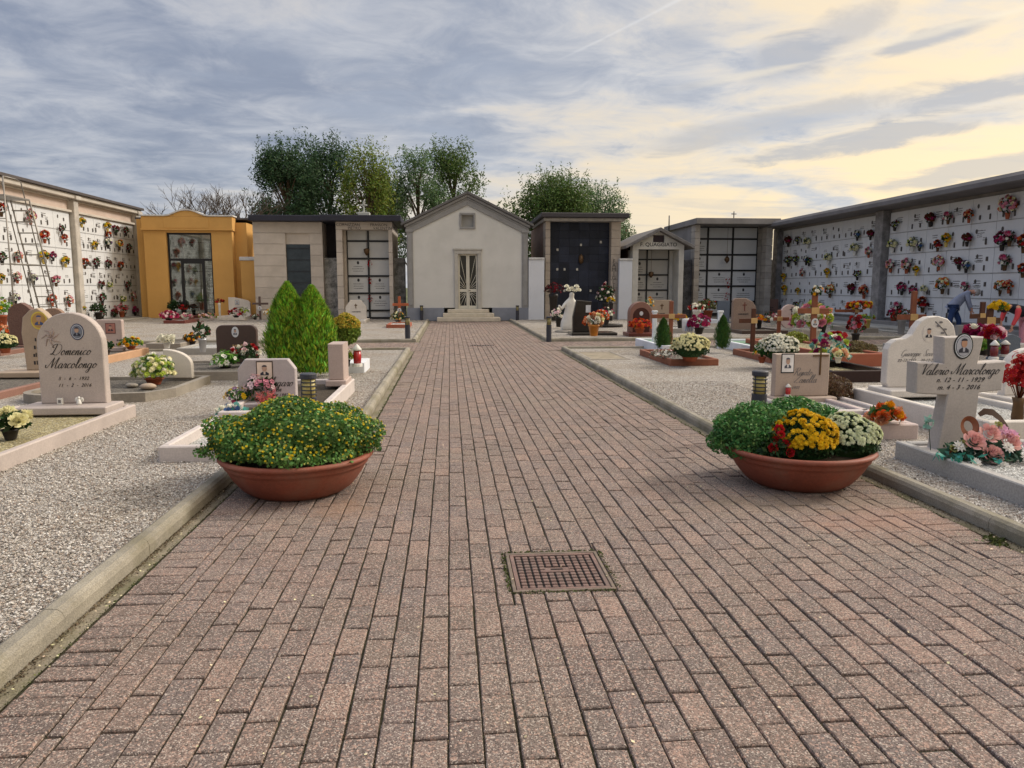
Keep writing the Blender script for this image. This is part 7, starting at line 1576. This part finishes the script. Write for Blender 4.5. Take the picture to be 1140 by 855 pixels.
def person(lab, loc, rz, J, clothes, hair, hair_m, pose_scale=1.0):
    """J: joints dict in body space facing +X; z up"""
    t = thing('person', lab, 'person', loc, rz); t.scale = (pose_scale,) * 3
    names = list(J); idx = {n: i for i, n in enumerate(names)}
    for n_ in ('pelvis', 'belly', 'chest'): J[n_] = (*J[n_][:3], J[n_][3] * 1.0, *J[n_][4:])
    BR = {n_: (.62 if n_ in ('pelvis', 'belly') else .8 if n_ == 'chest' else 1) for n_ in names}
    E = [('pelvis', 'belly'), ('belly', 'chest'), ('chest', 'neck'), ('neck', 'headb'), ('headb', 'head'), ('head', 'crown')]
    for s in 'LR': E += [('pelvis', 'hip' + s), ('hip' + s, 'knee' + s), ('knee' + s, 'ankle' + s), ('ankle' + s, 'toe' + s), ('chest', 'sh' + s), ('sh' + s, 'el' + s), ('el' + s, 'wr' + s), ('wr' + s, 'palm' + s)]
    body = skin('body', [(*J[n][:3], *(v * BR[n] for v in J[n][3:])) for n in names], [(idx[a], idx[b]) for a, b in E], SKINM, t, 2, idx['pelvis'])
    # hands: five separate curled fingers grown from the palm
    for s in 'LR':
        p = Vector(J['palm' + s][:3]); w = Vector(J['wr' + s][:3]); d = (p - w).normalized(); sd = d.cross(Vector((1, .2, 0))).normalized(); fw = sd.cross(d)
        jj = [(*p, .022)]; ee = []
        for k in range(5):
            if k < 4:
                off = sd * ((k - 1.5) * .021); L1 = (.035, .04, .037, .028)[k]; a = p + d * .035 + off; b = a + d * L1 + fw * .008; c = b + d * L1 * .7 + fw * .022
            else: a = p + sd * -.035 + d * .0; b = a + sd * -.018 + d * .03; c = b + d * .028
            i0 = len(jj); jj += [(*a, .0095), (*b, .0085), (*c, .007)]; ee += [(0, i0), (i0, i0 + 1), (i0 + 1, i0 + 2)]
        skin('hand', jj, ee, SKINM, t, 1, 0)
    # face on the head: eyes, nose, mouth, ears
    h = Vector(J['head'][:3]); cr = Vector(J['crown'][:3]); up = (cr - Vector(J['headb'][:3])).normalized(); side = Vector((0, 1, 0)); fwd = side.cross(up).normalized(); hr = J['head'][3]
    q = MB()
    q.tube([h + fwd * hr * .9 + up * hr * .15, h + fwd * hr * 1.25 - up * hr * .25, h + fwd * hr * .95 - up * hr * .35], [.012, .018, .014], 8)
    for s in (-1, 1): q.ball(tuple(h + side * s * hr * .98 + up * 0.0), .012, .012, .028, 8)
    q.build('nose_and_ears', SKINM, t); q = MB()
    for s in (-1, 1): q.ball(tuple(h + fwd * hr * .93 + side * s * hr * .38 + up * hr * .22), .011, n=8)
    q.build('eyes', M_black, t); q = MB(); a = h + fwd * hr * .98 - up * hr * .55; q.tube([a - side * .022, a + fwd * .004, a + side * .022], .006, 6); q.build('mouth', mat('lips', srgb('9a5a50'), .5), t)
    for nm, parts, mt, gr in clothes:
        jn = []; seen = {}; ee = []
        for a, b in parts:
            for n_ in (a, b):
                if n_ not in seen: seen[n_] = len(jn); jj = J[n_] if isinstance(n_, str) else n_; jn.append((*jj[:3], jj[3] * gr + .012) if len(jj) < 5 else (*jj[:3], jj[3] * gr + .012, jj[4] * gr + .012))
            ee.append((seen[a], seen[b]))
        skin(nm, jn, ee, mt, t, 2, seen.get('pelvis', seen.get('chest', 0)))
    q = MB(); P, nr = dome_pts(900, hr * 1.16, hr * 1.12, hr * 1.25, (0, 0, 0), -1, .12); back = np.array(-fwd * .35 + up * .75); keep = nr @ back > -.12; P, nr = P[keep] + np.array(h + up * hr * .22), nr[keep]
    q.leaves(P, hair, nr, aspect=.3, spread=.35); q.ball(tuple(h + up * hr * .28 - fwd * hr * .12), hr * 1.02, hr * 1.0, hr * 1.02, 14); q.build('hair', hair_m, t)
    return t
def pose(lean, hipz=.93, gaze=.3, armdown=1.0, spread=.12, drop=.0, forward=.0):
    """bending forward from the hips by lean (radians); facing +X"""
    c, s = math.cos(lean), math.sin(lean); up = lambda l: (s * l, c * l); J = {}
    px, pz = -.12 * s, hipz; J['pelvis'] = (px, 0, pz, .12, .135)
    def T(l, y=0, r=.1, f=0): x, z = up(l); return (px + x + c * f, y, pz + z - s * f, *(r if isinstance(r, tuple) else (r,)))
    J['belly'] = T(.20, 0, (.135, .125)); J['chest'] = T(.42, 0, (.155, .12)); J['neck'] = T(.56, 0, .058, .01)
    nx, _, nz = J['neck'][:3]; a = lean + gaze; hx, hz = math.sin(a), math.cos(a)
    J['headb'] = (nx + hx * .06, 0, nz + hz * .06, .062); J['head'] = (nx + hx * .15, 0, nz + hz * .15, .088); J['crown'] = (nx + hx * .235, 0, nz + hz * .235, .066)
    for sgn, k in ((1, 'L'), (-1, 'R')):
        J['hip' + k] = (px, sgn * .10, pz - .08, .084); J['knee' + k] = (px + .06 + spread * sgn * .5, sgn * .11, pz * .53, .06); J['ankle' + k] = (px * .4 + spread * sgn * .6, sgn * .115, .085, .04); J['toe' + k] = (px * .4 + spread * sgn * .6 + .17, sgn * .13, .035, .034)
        sh = T(.47, sgn * .185, .06); J['sh' + k] = sh
        f = armdown if k == 'L' else armdown * .8
        J['el' + k] = (sh[0] + .06 + forward * .5, sgn * .21, sh[2] - .28 * f, .043); J['wr' + k] = (sh[0] + .14 + forward, sgn * .17, sh[2] - .52 * f - drop, .029); J['palm' + k] = (sh[0] + .16 + forward * 1.1, sgn * .165, sh[2] - .60 * f - drop, .03)
    return J
HEM = lambda l, d: (-.12 * math.sin(l) - math.sin(l) * d, 0, .94 - math.cos(l) * d, .125, .135)
TORSO = [('pelvis', 'belly'), ('belly', 'chest'), ('chest', 'neck')]
SLV = [e for s in 'LR' for e in (('chest', 'sh' + s), ('sh' + s, 'el' + s), ('el' + s, 'wr' + s))]
LEG = [e for s in 'LR' for e in (('pelvis', 'hip' + s), ('hip' + s, 'knee' + s), ('knee' + s, 'ankle' + s))]
SHO = lambda s: [('ankle' + s, 'toe' + s)]
shoe_m = mat('shoe_dark', srgb('2a2626'), .6)
x, y = G(1066, 376, 0); J = pose(.74, gaze=.95, spread=.24, hipz=.95)
person('grey-haired man in a blue-grey shirt and jeans bending forward over a grave', (x - .12, y, 0), R(-34), J,
       [('shirt', TORSO + [('pelvis', HEM(.74, .03))] + SLV, mat('shirt_bluegrey', srgb('8c92a4'), .85, .1, 9), 1.13), ('jeans', LEG, mat('jeans_blue', srgb('2c4068'), .85, .15, 14), 1.1), ('shoe', SHO('L'), shoe_m, 1.1), ('shoe', SHO('R'), shoe_m, 1.1)], .05, mat('hair_grey', srgb('b8b2ac'), .7, .1, 20, island=.25), 1.08)
x, y = G(1135, 389, 0); J = pose(1.22, gaze=.6, armdown=.9, spread=.2)
person('dark-haired woman in a navy vest, coral sleeves and pink trousers bending over a grave', (x, y, 0), R(188), J,
       [('vest', TORSO + [('pelvis', HEM(1.22, .06))] + [('chest', 'shL'), ('chest', 'shR')], mat('vest_navy', srgb('20222e'), .8, .1, 9), 1.1), ('sleeve', [('shL', 'elL'), ('elL', 'wrL')], mat('sleeve_coral', srgb('d0484c'), .8, .1, 9), 1.15), ('sleeve', [('shR', 'elR'), ('elR', 'wrR')], _M['sleeve_coral'], 1.15),
        ('trousers', LEG, mat('trousers_pink', srgb('c98a94'), .85, .12, 9), 1.08), ('shoe', SHO('L'), shoe_m, 1.1), ('shoe', SHO('R'), shoe_m, 1.1)], .09, mat('hair_dark', srgb('2c2220'), .6, .1, 20, island=.3), 1.0)
# white statue
def statue():
    X, Y = G(634, 371, 0); t = thing('statue', 'white statue of a robed figure with flowers on its head on a grey round base', 'statue', (X, Y, 0)); m = mat('statue_white', srgb('d6d2c8'), .6, .06, 6, stain=.15)
    MB().lathe([(.52, 0), (.52, .08), (.45, .12)], 20, smooth=False).build('base', S_weather, t)
    H = 1.35
    jj = [(0, 0, .14, .34, .26), (0, 0, .5, .29, .2), (.03, 0, .8, .21, .15), (.03, 0, 1.08, .24, .14), (.05, -.02, 1.22, .07), (.06, -.04, 1.33, .1), (.07, -.04, 1.43, .08), (-.14, -.03, 1.05, .07), (-.3, -.1, .85, .055), (-.42, -.18, .98, .04), (.22, -.03, 1.05, .07), (.3, -.12, .82, .055), (.2, -.25, .78, .045), (-.3, -.05, .16, .12), (.3, -.1, .16, .1)]
    skin('figure', jj, [(0, 1), (1, 2), (2, 3), (3, 4), (4, 5), (5, 6), (3, 7), (7, 8), (8, 9), (3, 10), (10, 11), (11, 12), (0, 13), (0, 14)], m, t, 2, 0)
    q = MB(); P = np.array([(-.12, -.05, 1.62), (.05, -.08, 1.55), (.22, -.06, 1.62), (.3, -.05, 1.5), (-.05, 0, 1.5), (.15, -.1, 1.48)]); q.inst(*T_ROSE, P, frame_of(np.tile([0, -.5, .8], (6, 1))), .16, 0, True); q.build('white_flowers', P_('white'), t)
statue()
